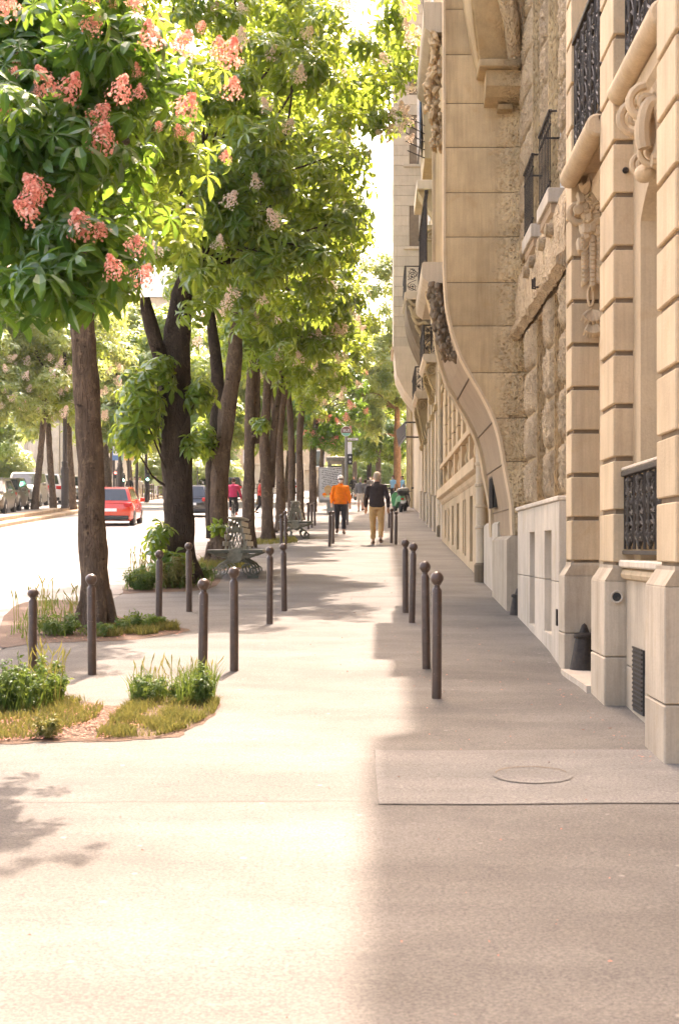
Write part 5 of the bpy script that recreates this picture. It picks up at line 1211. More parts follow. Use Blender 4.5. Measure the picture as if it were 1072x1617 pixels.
weed('leafy weed left of the lone brown trunk', 95, 1002, .26, .30, 30, s=.06); weed('low weed just right of the lone brown trunk', 158, 1004, .16, .22, 26, s=.05)
weed('dark low weed in the short grass right of the lone trunk', 215, 996, .17, .24, 34, s=.06); weed('small plant at the foot of the bollard right of the lone trunk', 246, 992, .14, .14, 18, s=.05)
weed('weed clump at the road side of the black trunk', 225, 932, .42, .30, 46, s=.07); weed('bright leafy weed against the foot of the black trunk', 275, 928, .50, .32, 44, 'grass_y', s=.10); weed('weed at the right foot of the black trunk', 318, 915, .28, .2, 24, s=.07)
# fallen petals and leaf scraps
rr = np.random.default_rng(77); V = []; Fq = []
pts = fill(pxpoly((-80, 1179), (70, 1172), (165, 1171), (235, 1150), (215, 1118), (150, 1112), (60, 1135), (-80, 1140)), 2600, 31)+fill(pxpoly((900, 1095), (1040, 1210), (1010, 1215), (860, 1075)), 40, 32)+fill(pxpoly((60, 1020), (290, 1004), (290, 996), (60, 1012)), 160, 33)
for (x, y) in pts:
    a = rr.uniform(0, 6.28); s = rr.uniform(.006, .016); z0 = zp(x, y)+.016; o = len(V)
    V += [(x+s*math.cos(a+k*2.1), y+s*math.sin(a+k*2.1), z0+rr.uniform(0, .008)) for k in range(3)]; Fq.append((o, o+1, o+2))
tag(bulk('fallen_petals', np.array(V), np.array(Fq), M['litter']), kind='stuff')

pts = fill(pxpoly((200, 1617), (1072, 1617), (1040, 1210), (640, 900), (520, 900), (360, 1180), (0, 1200), (0, 1617)), 230, 34)
V = []; Fq = []
for (x, y) in pts:
    a = rr.uniform(0, 6.28); s = rr.uniform(.003, .009)*(1+.05*y); z0 = zp(x, y)+.006; o = len(V)
    V += [(x+s*math.cos(a), y+s*math.sin(a), z0+.002), (x+.45*s*math.cos(a+2), y+.45*s*math.sin(a+2), z0+.006), (x-s*math.cos(a), y-s*math.sin(a), z0), (x+.4*s*math.cos(a-2), y+.4*s*math.sin(a-2), z0+.001)]; Fq += [(o, o+1, o+2), (o, o+2, o+3)]
tag(bulk('leaf_scraps', np.array(V), np.array(Fq), M['litter']), kind='stuff')
# ================================================================== bollards
def bollard_kit():
    a = MB(); a.lathe([(.040, -.05), (.040, .80), (.037, .815), (.026, .83)], 18); post = a.mesh('post', M['boll'], smooth=True)
    a = MB(); a.lathe([(.026, .83), (.024, .845), (.034, .85), (.034, .858), (.022, .862)], 18); col = a.mesh('collar', M['boll'], smooth=True)
    a = MB(); a.ball((0, 0, .897), .053, 18, 12); ball = a.mesh('ball', M['boll'], smooth=True); return post, col, ball
KIT = bollard_kit()
BOLL = [(52, 1056, 930, 'bollard at the far left standing in the bushy weeds'), (146, 1065, 906, 'bollard standing right in front of the lone brown trunk'), (251, 987, 869, 'bollard left of the black trunk, right of the lone trunk'),
        (299, 966, 857, 'bollard in front of the right edge of the black trunk'), (320, 1086, 915, 'bollard rising out of seeding weeds at the corner of the nearest soil patch'), (370, 1060, 896, 'bollard just right of the weedy one with a clear foot on the pavement'),
        (426, 985, 863, 'left one of the close bollard pair right of the nearer bench'), (449, 965, 858, 'right one of the close bollard pair right of the nearer bench'), (640, 968, 852, 'leftmost of the four bollards lined up on the right by the shadow edge'),
        (650, 983, 857, 'second from left of the four bollards on the right by the shadow edge'), (673, 1056, 886, 'second largest bollard on the right, half hidden shaft beside the nearest one'), (689, 1102, 902, 'nearest and tallest bollard on the right, standing in the building shade'),
        (520.5, 863, 807, 'left thin far bollard in front of the man in orange'), (525.8, 858, 807, 'right thin far bollard touching the legs of the man in orange'), (617.8, 857, 802, 'far bollard at the right hand of the man in the dark jacket'),
        (624.8, 859.5, 807, 'far bollard outermost right of the man in the dark jacket'), (614, 834, 805, 'small far bollard close behind the arm of the man in the dark jacket'), (548.4, 829, 791.6, 'small far bollard right behind the man in orange'),
        (544.6, 831, 795, 'small far bollard half hidden by the man in orange'), (444.4, 867, 812, 'bollard left of the pair in front of the farther bench'), (451.6, 859, 807, 'bollard right of the pair in front of the farther bench'),
        (487, 836, 793, 'left of three far bollards before the advertising panel'), (492.6, 833, 795, 'middle of three far bollards before the advertising panel'), (497.2, 830, 793, 'right of three far bollards before the advertising panel')]
for px, py, top, lab in BOLL:
    g = G(px, py); h = (py-top)/F*g.y; s = h/.947; z = zp(g.x, g.y)
    t = thing('bollard', 'brown metal ' + lab, 'bollard', (g.x, g.y, z), 0, 'ball topped metal bollards on the pavement'); t.rotation_euler = (random.uniform(-.022, .022), random.uniform(-.022, .022), random.uniform(0, 6))
    for me in KIT:
        o = bpy.data.objects.new(me.name.split('.')[0], me); COL.objects.link(o); o.parent = t; o.scale = (.98, .98, s)
# ================================================================== double benches
def bench(label, x, y, L, rz=0):
    t = thing('double_bench', label, 'bench', (x, y, zg(y)), rz, 'green double sided street benches')
    def ring_leg(s, yy):
        b = MB(); b.tube([(s*.05, yy, .36), (s*.16, yy, .30), (s*.27, yy, .24), (s*.31, yy, .19)], [.030, .024, .020, .018], 7, flat=.8)
        b.tube([(s*.31+.058*math.cos(a), yy, .125+.062*math.sin(a)) for a in np.linspace(0, 2*PI, 17)], .015, 7)
        b.tube([(s*.20, yy, .28), (s*.12, yy, .20), (s*.15, yy, .10), (s*.23, yy, .05)], [.014, .016, .014, .012], 6)
        b.box(s*.31-.10, s*.31+.09, yy-.05, yy+.05, 0, .055); return b
    for yy in (0.12, L*.5, L-.12):
        for s in (-1, 1): ring_leg(s, yy).build('leg', M['bench'] if s < 0 else M['bench_dk'], t, True, True)
        b = MB()
        b.lathe([(.02, -.04), (.12, -.035), (.135, -.02), (.135, .02), (.12, .035), (.02, .04)], 18, (0, yy, .40), 'y')
        for s in (-1, 1): b.tube([(0, yy, .44), (s*.12, yy, .395), (s*.30, yy, .40), (s*.44, yy, .455)], [.026, .022, .018, .014], 6, flat=.8); b.tube([(s*.08, yy, .34), (s*.22, yy, .37), (s*.36, yy, .43)], .011, 6)
        b.build('seat_bracket', M['bench'], t, True, True)
        b = MB()
        for s in (-1, 1):
            b.tube([(s*.16, yy, .47), (s*.16, yy, .62), (s*.11, yy, .80), (s*.075, yy, .95), (s*.03, yy, 1.02), (0, yy, 1.03)], [.020, .016, .016, .02, .02, .018], 7, flat=.8)
            b.tube([(s*.10, yy, .50), (s*.03, yy, .68), (s*.055, yy, .84)], .010, 6)
        b.tube([(-.07, yy, .82), (.07, yy, .82)], .022, 6); b.box(-.055, .055, yy-.02, yy+.02, .84, .90)
        b.build('end_frame', M['bench'], t, True, True)
    def plank(nm, x0, x1, z, mat, th=.035):
        q = MB(); q.cbox(x0, x1, 0, L, z, z+th, .008); q.build(nm, mat, t, False, True)
    for s in (-1, 1):
        for k in range(2):
            x0 = .10+k*.19; q = MB(); q.cbox(min(s*x0, s*(x0+.18)), max(s*x0, s*(x0+.18)), 0, L, .462, .498, .008); q.build('seat_plank', M['benchw'], t, False, True)
        for k in range(4):
            zz = .56+k*.115; xx = .185-.030*k; q = MB(); q.cbox(min(s*xx, s*(xx+.022)), max(s*xx, s*(xx+.022)), .02, L-.02, zz, zz+.085, .005); q.build('back_slat', M['benchw'], t, False, True)
        q = MB(); q.box(min(s*.10, s*.47), max(s*.10, s*.47), -.004, .002, .44, .49); q.build('seat_end', M['bench_dk'], t, False, True)
    q = MB(); q.cbox(-.13, .13, -.02, L+.02, 1.03, 1.06, .01); q.build('top_board', M['benchw'], t, False, True)
g = G(371, 914); bench('weathered green double bench beside the two stemmed chestnut, nearer of the two', g.x, g.y, 2.1, R(2.0))
g = G(466, 851); bench('worn green double bench farther up, behind two bollards', g.x, g.y, 2.1, R(2.0))
# ================================================================== cars
def car(name, label, cat, loc, rz, paint, L=4.0, Wd=1.74, H=1.46, kind='hatch', group=None, plate=True, glassy='glass'):
    t = thing(name, label, cat, loc, rz, group); hw = Wd/2; gc = .17
    van = kind == 'van'; suv = kind == 'suv'
    belt = H*.615; hood = H*(.66 if not (van or suv) else .70); 
    ys_ = [(-L/2, .80, .42, belt*.80), (-L/2+.05, .90, .32, belt*.92), (-L/2+.30, .97, .20, belt*1.0), (-L*.30, 1.0, gc, belt*1.01), (0, 1.0, gc, belt), (L*.20, 1.0, gc, belt*.99), (L*.30, .99, gc, hood*.95), (L/2-.35, .96, .19, hood*.84), (L/2-.08, .86, .26, hood*.70), (L/2, .74, .36, hood*.58)]
    rings = []
    for y, w, zb, zt in ys_:
        w *= hw; r = [(0, zb), (w*.88, zb), (w*.985, zb+.10), (w, zb+(zt-zb)*.55), (w*.985, zb+(zt-zb)*.80), (w*.93, zt-.015), (w*.80, zt+.01)]
        rings.append([(x, y, z) for x, z in r]+[(0, y, zt+.025)]+[(-x, y, z) for x, z in r[:0:-1]])
    b = MB(); b.loft(rings); body = b.build('body', paint, t, True, True)
    if kind == 'hatch': yb0, yb1, yt0, yt1 = -L/2+.12, L*.24, -L/2+.46, L*.06
    elif suv: yb0, yb1, yt0, yt1 = -L/2+.08, L*.26, -L/2+.30, L*.08
    elif van: yb0, yb1, yt0, yt1 = -L/2+.06, L*.36, -L/2+.14, L*.20
    else: yb0, yb1, yt0, yt1 = -L*.38, L*.24, -L*.22, L*.06
    wb, wt = hw*.93, hw*.72
    zB = belt-.03; zT = H
    rg = []
    for t_ in (0, .5, .88, .97, 1.0):
        k = t_ if t_ < .9 else t_; w = wb+(wt-wb)*t_-(0 if t_ < .95 else .05*(t_-.94)/.06); a = yb0+(yt0-yb0)*t_+(0 if t_ < .95 else .05); c = yb1+(yt1-yb1)*t_-(0 if t_ < .95 else .08); z = zB+(zT-zB)*t_*(1 if t_ < .95 else .995)
        rg.append([(-w, a, z), (w*-.6, a-.04*(1-t_), z), (w*.6, a-.04*(1-t_), z), (w, a, z), (w, (a+c)/2, z), (w, c, z), (w*.6, c+.07*(1-t_), z), (-w*.6, c+.07*(1-t_), z), (-w, c, z), (-w, (a+c)/2, z)])
    b = MB(); b.loft(rg); b.build('cabin', paint, t, True, True)
    def q_at(t_, side, f): return None
    def pane(nm, pts, off, par=t):
        pts = [Vector(p) for p in pts]; n = (pts[1]-pts[0]).cross(pts[-1]-pts[0]).normalized(); c = sum(pts, Vector())/len(pts)
        if n.dot(c-Vector((0, 0, H*.5))) < 0: n = -n
        q = MB(); k = len(pts); q.add([p+n*off for p in pts]+[p+n*(off-.012) for p in pts], [tuple(range(k)), tuple(range(k, 2*k))]+[(i, (i+1) % k, k+(i+1) % k, k+i) for i in range(k)]); return q.build(nm, M[glassy], par, False, True)
    def cp(sx, fr, t_):  # point on the cabin skin: sx -1..1 across, fr 0 rear..1 front
        w = wb+(wt-wb)*t_; a = yb0+(yt0-yb0)*t_; c = yb1+(yt1-yb1)*t_; return Vector((sx*w, a+(c-a)*fr, zB+(zT-zB)*t_))
    lo, hi = .16, .88
    pane('rear_window', [cp(-.86, 0, lo)+Vector((0, -.03, 0)), cp(.86, 0, lo)+Vector((0, -.03, 0)), cp(.84, 0, hi), cp(-.84, 0, hi)], .012)
    pane('windscreen', [cp(-.88, 1, .10)+Vector((0, .05, 0)), cp(.88, 1, .10)+Vector((0, .05, 0)), cp(.86, 1, hi), cp(-.86, 1, hi)], .014)
    for s in (-1, 1):
        for f0, f1 in ((.10, .36), (.40, .64), (.67, .90)): pane('side_window', [cp(s, f0+(.03 if f0 < .2 else 0), lo+.04), cp(s, f1, lo+.04), cp(s, f1-(.05 if f1 > .8 else 0), hi-.02), cp(s, f0+(.05 if f0 < .2 else 0), hi-.02)], .010)
    wr = .31 if not (van or suv) else .34
    wm = MB(); wm.lathe([(wr*.62, -.10), (wr*.95, -.10), (wr, -.07), (wr, .07), (wr*.95, .10), (wr*.62, .10)], 22, (0, 0, 0), 'x'); tyre = wm.mesh('tyre', M['rub'], smooth=True)
    rm = MB(); rm.lathe([(wr*.64, -.085), (wr*.60, .07), (wr*.2, .085), (.0, .09)], 16, (0, 0, 0), 'x'); rim = rm.mesh('rim', M['rim'])
    am = MB(); am.lathe([(wr*1.16, -.10), (wr*1.18, .012), (wr*1.0, .018), (wr*.98, -.10)], 22, (0, 0, 0), 'x'); arch = am.mesh('wheel_arch', M['blackp'])
    for s in (-1, 1):
        for y in (-L*.315, L*.32):
            w = bpy.data.objects.new('wheel', tyre); COL.objects.link(w); w.parent = t; w.location = (s*(hw-.10), y, wr)
            r2 = bpy.data.objects.new('rim', rim); COL.objects.link(r2); r2.parent = w; r2.rotation_euler = (0, 0, 0 if s > 0 else PI); r2.location = (s*.02, 0, 0)
            a2 = bpy.data.objects.new('wheel_arch', arch); COL.objects.link(a2); a2.parent = t; a2.location = (s*(hw-.03), y, wr); a2.rotation_euler = (0, 0, 0 if s > 0 else PI)
    for s in (-1, 1):
        q = MB(); q.cbox(min(s*hw*.60, s*hw*.95), max(s*hw*.60, s*hw*.95), -L/2-.015, -L/2+.30, belt*(.80 if not van else .62), belt*.99, .03); q.build('tail_light', M['tail'], t, True, True)
        q = MB(); q.cbox(min(s*hw*.52, s*hw*.88), max(s*hw*.52, s*hw*.88), L/2-.30, L/2-.02, hood*.60, hood*.76, .03); q.build('headlight', M['clear'], t, True, True)
        q = MB(); q.cbox(min(s*(hw-.02), s*(hw+.17)), max(s*(hw-.02), s*(hw+.17)), L*.17, L*.17+.10, belt-.02, belt+.14, .03); q.build('mirror', paint, t, True, True)
        for yy in (-L*.06,): q = MB(); q.cbox(min(s*hw*.99, s*hw*1.02), max(s*hw*.99, s*hw*1.02), yy, yy+.16, belt*.84, belt*.87, .006); q.build('door_handle', M['blackp'], t, False, True)
    q = MB(); q.cbox(-hw*.80, hw*.80, -L/2-.03, -L/2+.12, .24, .40, .03); q.build('rear_bumper', M['blackp'], t, True, True)
    q = MB(); q.cbox(-hw*.70, hw*.70, L/2-.12, L/2+.03, .24, .40, .03); q.build('front_grille', M['blackp'], t, True, True)
    if plate:
        q = MB(); q.cbox(-.26, .26, -L/2-.035, -L/2+.06, belt*.62, belt*.62+.11, .004); q.build('plate', M['plate'], t, False, True)
        q = MB(); q.cbox(-.26, .26, L/2-.02, L/2+.036, .42, .53, .004); q.build('plate', M['plate'], t, False, True)
    q = MB(); q.box(-.012, .012, -L/2+.02, -L/2+.40, zB+.12, zB+.14); q.build('wiper', M['blackp'], t, False, True)
    return t
def road_at(px, py): # ground on the road (lower than the pavement)
    d = F*(EYE+.125)/(py-752.0); return ((px-VX)/F*d, d, zg(d)-.125)
def tilt(o): o.rotation_euler = Euler((math.atan(GRADE)*math.cos(o.rotation_euler.z), -math.atan(GRADE)*math.sin(o.rotation_euler.z)*-1*0, o.rotation_euler.z)); return o
x, y, z = road_at(168.5, 831); tilt(car('parked_car', 'red orange hatchback driving away behind the lone brown trunk', 'car', (x, y+2, z+.1), R(3.5), M['red_car'], 3.95, 1.74, 1.46))
x, y, z = road_at(297, 817); tilt(car('parked_car', 'dark hatchback with bright roof driving away beside the black trunk', 'car', (x, y+2, z+.1), R(3.5), M['black_car'], 4.0, 1.72, 1.47))
x, y, z = road_at(326, 795); tilt(car('parked_car', 'black estate car facing the camera between the black trunk and two stemmed tree', 'car', (x, y+2, z+.1), R(183), M['black_car'], 4.4, 1.85, 1.70, 'suv'))
x, y, z = road_at(362, 789); tilt(car('parked_car', 'black off-roader seen from behind above the cyclist in magenta', 'car', (x, y+2, z+.1), R(3), M['black_car'], 4.6, 1.9, 1.80, 'suv'))
x, y, z = road_at(455, 783); tilt(car('parked_car', 'white car glimpsed between the far trunks left of the advertising panel', 'car', (x, y+2, z+.1), R(3), M['white_car'], 4.3, 1.8, 1.6, 'suv'))
def park(px, d, lab, rz, paint, **k):
    X = (px-VX)/F*d; t = car('parked_car', lab, 'car', (X, d, zg(d)+.17), R(rz), paint, group='cars parked along the raised strip left of the road', **k); return tilt(t)
park(10, 66.5, 'beige hatchback facing the camera at the left edge, before the silver minivan', 186, M['beige_car'], L=4.1, H=1.5)
park(44, 75.5, 'silver minivan facing the camera, parked between two leaning slim trunks', 186, M['silver'], L=4.4, Wd=1.82, H=1.80, kind='van')
park(-14, 61.5, 'beige car cut off by the left picture edge', 186, M['beige_car'], L=4.1, H=1.45)
park(82, 82, 'white car with a red tail lamp peeking out right of the second slim trunk', 5, M['white_car'], L=4.2, Wd=1.8, H=1.72, kind='suv')
park(120, 86, 'silver car right of the big dark lamp post', 186, M['silver'], L=4.2, H=1.6)
# ================================================================== people
def ell_ring(c, a, b_, n=12, ax=None, ay=None):
    ax = ax or Vector((1, 0, 0)); ay = ay or Vector((0, 1, 0)); c = Vector(c)
    return [c+ax*a*math.cos(2*PI*j/n)+ay*b_*math.sin(2*PI*j/n) for j in range(n)]
def limb(b, pts, rads, n=10):
    pts = [Vector(p) for p in pts]; rings = []
    for i, p in enumerate(pts):
        t = (pts[min(i+1, len(pts)-1)]-pts[max(i-1, 0)]).normalized(); ax = t.orthogonal().normalized() if abs(t.x) > .9 else t.cross(Vector((0, 1, 0))).normalized(); ay = t.cross(ax).normalized()
        r = rads[i]; rx, ry = r if isinstance(r, tuple) else (r, r); rings.append(ell_ring(p, rx, ry, n, ax, ay))
    b.loft(rings); 
    return b
def fuse(name, mb, mat, parent, vox, smooth=4):
    me = mb.mesh(name, mat); tmp = bpy.data.objects.new(name, me); COL.objects.link(tmp)
    m = tmp.modifiers.new('r', 'REMESH'); m.mode = 'VOXEL'; m.voxel_size = vox; m.use_smooth_shade = True
    s = tmp.modifiers.new('s', 'SMOOTH'); s.iterations = smooth; s.factor = .5
    dg = bpy.context.evaluated_depsgraph_get(); me2 = bpy.data.meshes.new_from_object(tmp.evaluated_get(dg)); bpy.data.objects.remove(tmp); bpy.data.meshes.remove(me)
    if name in ('jacket', 'trousers'):                   # folds in the cloth
        n_ = len(me2.vertices); co = np.empty(n_*3, np.float32); me2.vertices.foreach_get('co', co); nr = np.empty(n_*3, np.float32); me2.vertices.foreach_get('normal', nr); co = co.reshape(-1, 3); nr = nr.reshape(-1, 3)
        dsp = np.array([-.5*abs(mnoise.noise((x*9, y*9, z*15+x*8)))+.35*mnoise.noise((x*5, y*5, z*6)) for x, y, z in co])*.030
        me2.vertices.foreach_set('co', (co+nr*dsp[:, None]).astype(np.float32).ravel()); me2.update()
    me2.name = name; o = bpy.data.objects.new(name, me2); COL.objects.link(o); o.parent = parent; WL[o.name] = (0, 0, 0); return o
def person(label, loc, rz, top, bottom, hair, shoe='shoe', h=1.75, stride=.20, arm=(.10, -.10), elbow=(.10, .15), cap=None, mask=False, glasses=False, vox=.02, sit=False, cat='person', long_hair=False, bare_arms=False, short=False, loose=1.0, lean=0.0):
    """stands at the origin facing -Y; stride >0 puts the left (x>0) foot forward"""
    t = thing('person', label, cat, loc, rz); k = h/1.75; V3 = lambda *a: Vector(a)*k
    hipz = .92 if not sit else .92
    fl, fr = -stride, stride
    def leg(s, f):
        hip = V3(s*.095, 0, hipz); lift = .05 if f > 0 else 0.0
        if sit: knee = V3(s*.14, -.34, .72+.12*s); ank = V3(s*.13, -.22, .36+.10*s)
        else: knee = V3(s*.10, f*.35-.06*(1 if f > 0 else .6), .50); ank = V3(s*.09, f*.95+(.04 if f > 0 else 0), .09+lift)
        toe = ank+V3(s*.02, -.15, -.055+(-.01 if f > 0 else 0)); return hip, knee, ank, toe
    LL, RL = leg(1, fl), leg(-1, fr)
    ch = V3(0, lean*-.5, 1.30); nk = V3(0, -.01-lean, 1.48); hd = V3(0, -.035-lean*1.25, 1.635)
    def armp(s, a, e):
        sh = V3(s*.185, -lean*.8, 1.41); el = sh+V3(s*(.06+.02), -a*1.2, -.28); wr = el+V3(s*.01 if e < .5 else -s*.10, -e, -.235 if e < .5 else -.16); return sh, el, wr
    LA, RA = armp(1, arm[0], elbow[0]), armp(-1, arm[1], elbow[1])
    # one continuous body
    b = MB()
    limb(b, [V3(0, 0, .86), V3(0, 0, .95), V3(0, lean*-.2, 1.08), V3(0, lean*-.4, 1.25), ch+V3(0, 0, .06), V3(0, -lean*.8, 1.45)], [(.15*k, .10*k), (.165*k, .11*k), (.145*k, .10*k), (.165*k, .11*k), (.17*k, .105*k), (.09*k, .07*k)], 14)
    limb(b, [V3(0, -lean*.8, 1.42), nk, V3(0, -.02-lean, 1.56)], [.062*k, .055*k, .06*k])
    for s, A in ((1, LA), (-1, RA)):
        sh, el, wr = A; limb(b, [sh+V3(-s*.05, 0, .0), sh, sh.lerp(el, .5), el, el.lerp(wr, .4), wr], [.06*k, .06*k, .05*k, .042*k, .04*k, .028*k])
        dr = (wr-el).normalized(); pm = wr+dr*.05*k; limb(b, [wr, wr+dr*.03*k, wr+dr*.085*k], [(.024*k, .018*k), (.036*k, .018*k), (.036*k, .014*k)])
        for q in range(4):
            o = V3((q-1.5)*.018, 0, 0); L_ = (.062, .075, .07, .055)[q]*k; f0 = wr+dr*.08*k+o
            limb(b, [f0, f0+dr*L_*.55+V3(0, -.004, 0), f0+dr*L_+V3(0, -.02, 0)], [.010*k, .009*k, .007*k], 6)
        limb(b, [wr+dr*.03*k+V3(-s*.02, -.01, 0), wr+dr*.065*k+V3(-s*.035, -.03, 0), wr+dr*.095*k+V3(-s*.03, -.035, 0)], [.013*k, .011*k, .008*k], 6)
    for s, Lg in ((1, LL), (-1, RL)):
        hip, kn, an, toe = Lg; limb(b, [hip+V3(0, 0, .05), hip, hip.lerp(kn, .5), kn, kn.lerp(an, .35), an, an+V3(0, 0, -.03)], [.085*k, .095*k, .078*k, .058*k, .058*k, .04*k, .036*k])
        limb(b, [an+V3(0, .045, -.045), an+V3(0, -.02, -.045), toe], [.032*k, .036*k, .028*k])
    # head: skull, jaw, nose, ears
    b.ball(hd+V3(0, .012, .02), .098*k, 14, 10, (.80, 1.0, 1.12)); b.ball(hd+V3(0, -.03, -.055), .062*k, 12, 8, (.9, .95, .95))
    limb(b, [hd+V3(0, -.085, .025), hd+V3(0, -.105, -.012), hd+V3(0, -.095, -.022)], [.010*k, .016*k, .012*k], 8)
    for s in (-1, 1): b.ball(hd+V3(s*.080, .01, -.005), .024*k, 8, 6, (.4, .7, 1.2))
    fuse('body', b, M['skin'], t, vox*.75, 2)
    for s in (-1, 1): q = MB(); q.ball(hd+V3(s*.032, -.083, .012), .012*k, 8, 6); q.build('eye', M['blackp'], t, True, True)
    q = MB(); q.ball(hd+V3(0, -.093, -.058), .02*k, 8, 5, (1.2, .4, .3)); q.build('mouth', M['red_fl'], t, True, True)
    # trousers
    b = MB(); sk = .88 if not short else .5
    limb(b, [V3(0, 0, .84), V3(0, 0, .94), V3(0, 0, 1.03)], [(.165*k, .12*k), (.178*k, .122*k), (.165*k, .115*k)], 14)
    for Lg in (LL, RL):
        hip, kn, an, toe = Lg; end = an.lerp(kn, .12) if not short else kn.lerp(an, .1)
        pts = [hip+V3(0, 0, .05), hip, hip.lerp(kn, .5), kn]; rr_ = [.095*k, .108*k, .092*k, .076*k]
        if not short: pts += [kn.lerp(an, .5), end]; rr_ += [.072*k, .066*k]
        else: pts += [end]; rr_ += [.078*k]
        limb(b, pts, rr_)
    fuse('trousers', b, M[bottom], t, vox, 3)
    # jacket or top
    b = MB(); hem = .90 if loose > 1 else .93
    limb(b, [V3(0, 0, hem), V3(0, 0, 1.0), V3(0, -lean*.3, 1.14), V3(0, -lean*.4, 1.28), ch+V3(0, 0, .09), V3(0, -.005-lean*.9, 1.455), V3(0, -.01-lean, 1.50)], [(.185*k*loose, .13*k*loose), (.187*k*loose, .132*k*loose), (.175*k*loose, .125*k*loose), (.188*k, .13*k), (.195*k, .122*k), (.11*k, .085*k), (.075*k, .072*k)], 16)
    for s, A in ((1, LA), (-1, RA)):
        sh, el, wr = A; pts = [sh+V3(-s*.07, 0, .0), sh+V3(0, 0, .005), sh.lerp(el, .5), el]; rr_ = [.075*k, .078*k, .068*k*loose**.5, .06*k*loose**.5]
        if not bare_arms: pts += [el.lerp(wr, .5), wr.lerp(el, .06)]; rr_ += [.054*k*loose**.5, .042*k]
        else: pts = pts[:3]+[sh.lerp(el, .8)]; rr_[3] = .062*k
        limb(b, pts, rr_)
    fuse('jacket', b, M[top], t, vox, 3)
    q = MB(); limb(q, [V3(0, -.005-lean*.95, 1.475), V3(0, -.012-lean, 1.525)], [(.078*k, .074*k), (.066*k, .066*k)], 14); q.build('collar', M[top], t, True, True)
    # hair or cap
    if cap:
        q = MB(); q.ball(hd+V3(0, .012, .045), .106*k, 14, 8, (.84, 1.02, .95)); q.v = [(x, y, max(z, hd.z+.035*k)) for x, y, z in q.v]; o = q.build('cap', M[cap], t, True, True)
        q = MB(); q.ball(hd+V3(0, -.125, .045), .07*k, 12, 6, (.95, .9, .12)); q.build('peak', M[cap], o, True, True)
    q = MB(); q.ball(hd+V3(0, .025, .032), .104*k, 14, 10, (.84, 1.0, 1.10))
    q.v = [(x, y+(.06*k if (y < hd.y-.02*k and z < hd.z+.06*k) else 0), z if (long_hair or z > hd.z-.055*k) else hd.z-.055*k) for x, y, z in q.v]
    if long_hair: limb(q, [hd+V3(0, .04, .0), hd+V3(0, .06, -.12), hd+V3(0, .07, -.24)], [(.09*k, .06*k), (.10*k, .05*k), (.06*k, .03*k)])
    q.build('hair', M[hair], t, True, True)
    if mask:
        q = MB(); q.ball(hd+V3(0, -.062, -.04), .062*k, 12, 8, (1.0, .75, .85)); q.build('face_mask', M['white'], t, True, True)
    if glasses:
        q = MB(); q.cbox(hd.x-.062*k, hd.x+.062*k, hd.y-.108*k, hd.y-.088*k, hd.z-.002*k, hd.z+.032*k, .006); q.build('sunglasses', M['blackp'], t, True, True)
    for Lg in (LL, RL):
        hip, kn, an, toe = Lg; q = MB()
        limb(q, [an+V3(0, .065, -.035), an+V3(0, .03, -.03), an+V3(0, -.05, -.035), toe+V3(0, .02, .0), toe+V3(0, -.045, -.005)], [(.03*k, .036*k), (.042*k, .048*k), (.045*k, .045*k), (.045*k, .034*k), (.02*k, .016*k)], 12)
        zmin = min(v[2] for v in q.v); q.build('shoe', M[shoe], t, True, True)
    return t
def at(px, py): 
    g = G(px, py); return (g.x, g.y, zp(g.x, g.y) if -3.7 < g.x < 2 else g.z)
person('man in an orange sweatshirt, cap, sunglasses and white mask walking towards the camera', at(537.5, 843.5), R(4), 'orange', 'dkblue', 'hairb', 'shoe', 1.76, .17, (.05, -.04), (.06, .26), cap='whitec', mask=True, glasses=True, vox=.016, loose=1.14)
g_ = at(595, 860); person('man with grey hair in a dark jacket and tan trousers walking away', g_, R(180), 'navy', 'tan', 'hairg', 'shoe', 1.84, .16, (.08, -.10), (.10, .10), vox=.016, loose=1.05)
person('person in a grey top and shorts walking away, left of a pair', at(569, 808), R(180), 'grey', 'creamc', 'hairg', h=1.66, stride=.15, vox=.024, short=True)
person('person in a grey top walking away beside a paler haired companion', at(576.5, 807), R(180), 'grey', 'tan', 'hairb', h=1.58, stride=-.15, vox=.024, short=True)
person('person all in black standing by a parked motorbike behind the bus stop pole', at(558, 788), R(30), 'blackc', 'blackc', 'hairb', h=1.75, stride=.05, vox=.03)
person('distant walker in a white mask coming along behind the man in the dark jacket', at(584.5, 790), R(0), 'grey', 'dkblue', 'hairb', h=1.72, stride=.12, mask=True, vox=.03)
person('distant walker in a cream top just left of the grey haired head', at(589, 788), R(0), 'creamc', 'dkblue', 'hairb', h=1.74, stride=-.12, vox=.03)
person('man in a pale blue T-shirt and mask standing before the orange tree trunk', at(620.5, 794), R(-40), 'ltblue', 'dkblue', 'hairb', h=1.78, stride=.05, mask=True, bare_arms=True, vox=.026)
person('man in a blue T-shirt standing beside the facade behind the scooters', at(635.5, 794), R(-60), 'ltblue', 'jeans', 'hairb', h=1.76, stride=.06, bare_arms=True, vox=.026)
person('person in a red jacket crossing the road behind the trunks', (*road_at(411, 812)[:2], road_at(411, 812)[2]), R(100), 'redj', 'blackc', 'hairb', 'blackc', 1.70, .22, vox=.026)
gx = road_at(246, 788); person('man with a pale green vest and light trousers by the railings', (gx[0], gx[1], gx[2]+.12), R(200), 'hivis', 'whitec', 'hairg', h=1.78, stride=.06, vox=.03)
for i, (px, tp, lab) in enumerate(((205, 'blackc', 'person in black left of two pale figures waiting at the traffic light'), (210.5, 'creamc', 'pale dressed person in front of the traffic light'), (215, 'whitec', 'person in long white clothes right of the pale figures at the traffic light'))):
    X = (px-VX)/F*100; person(lab, (X, 100+i*.8, zg(100)), R(20*i), tp, 'creamc', 'hairb', h=1.7+.04*i, stride=.05, vox=.034)
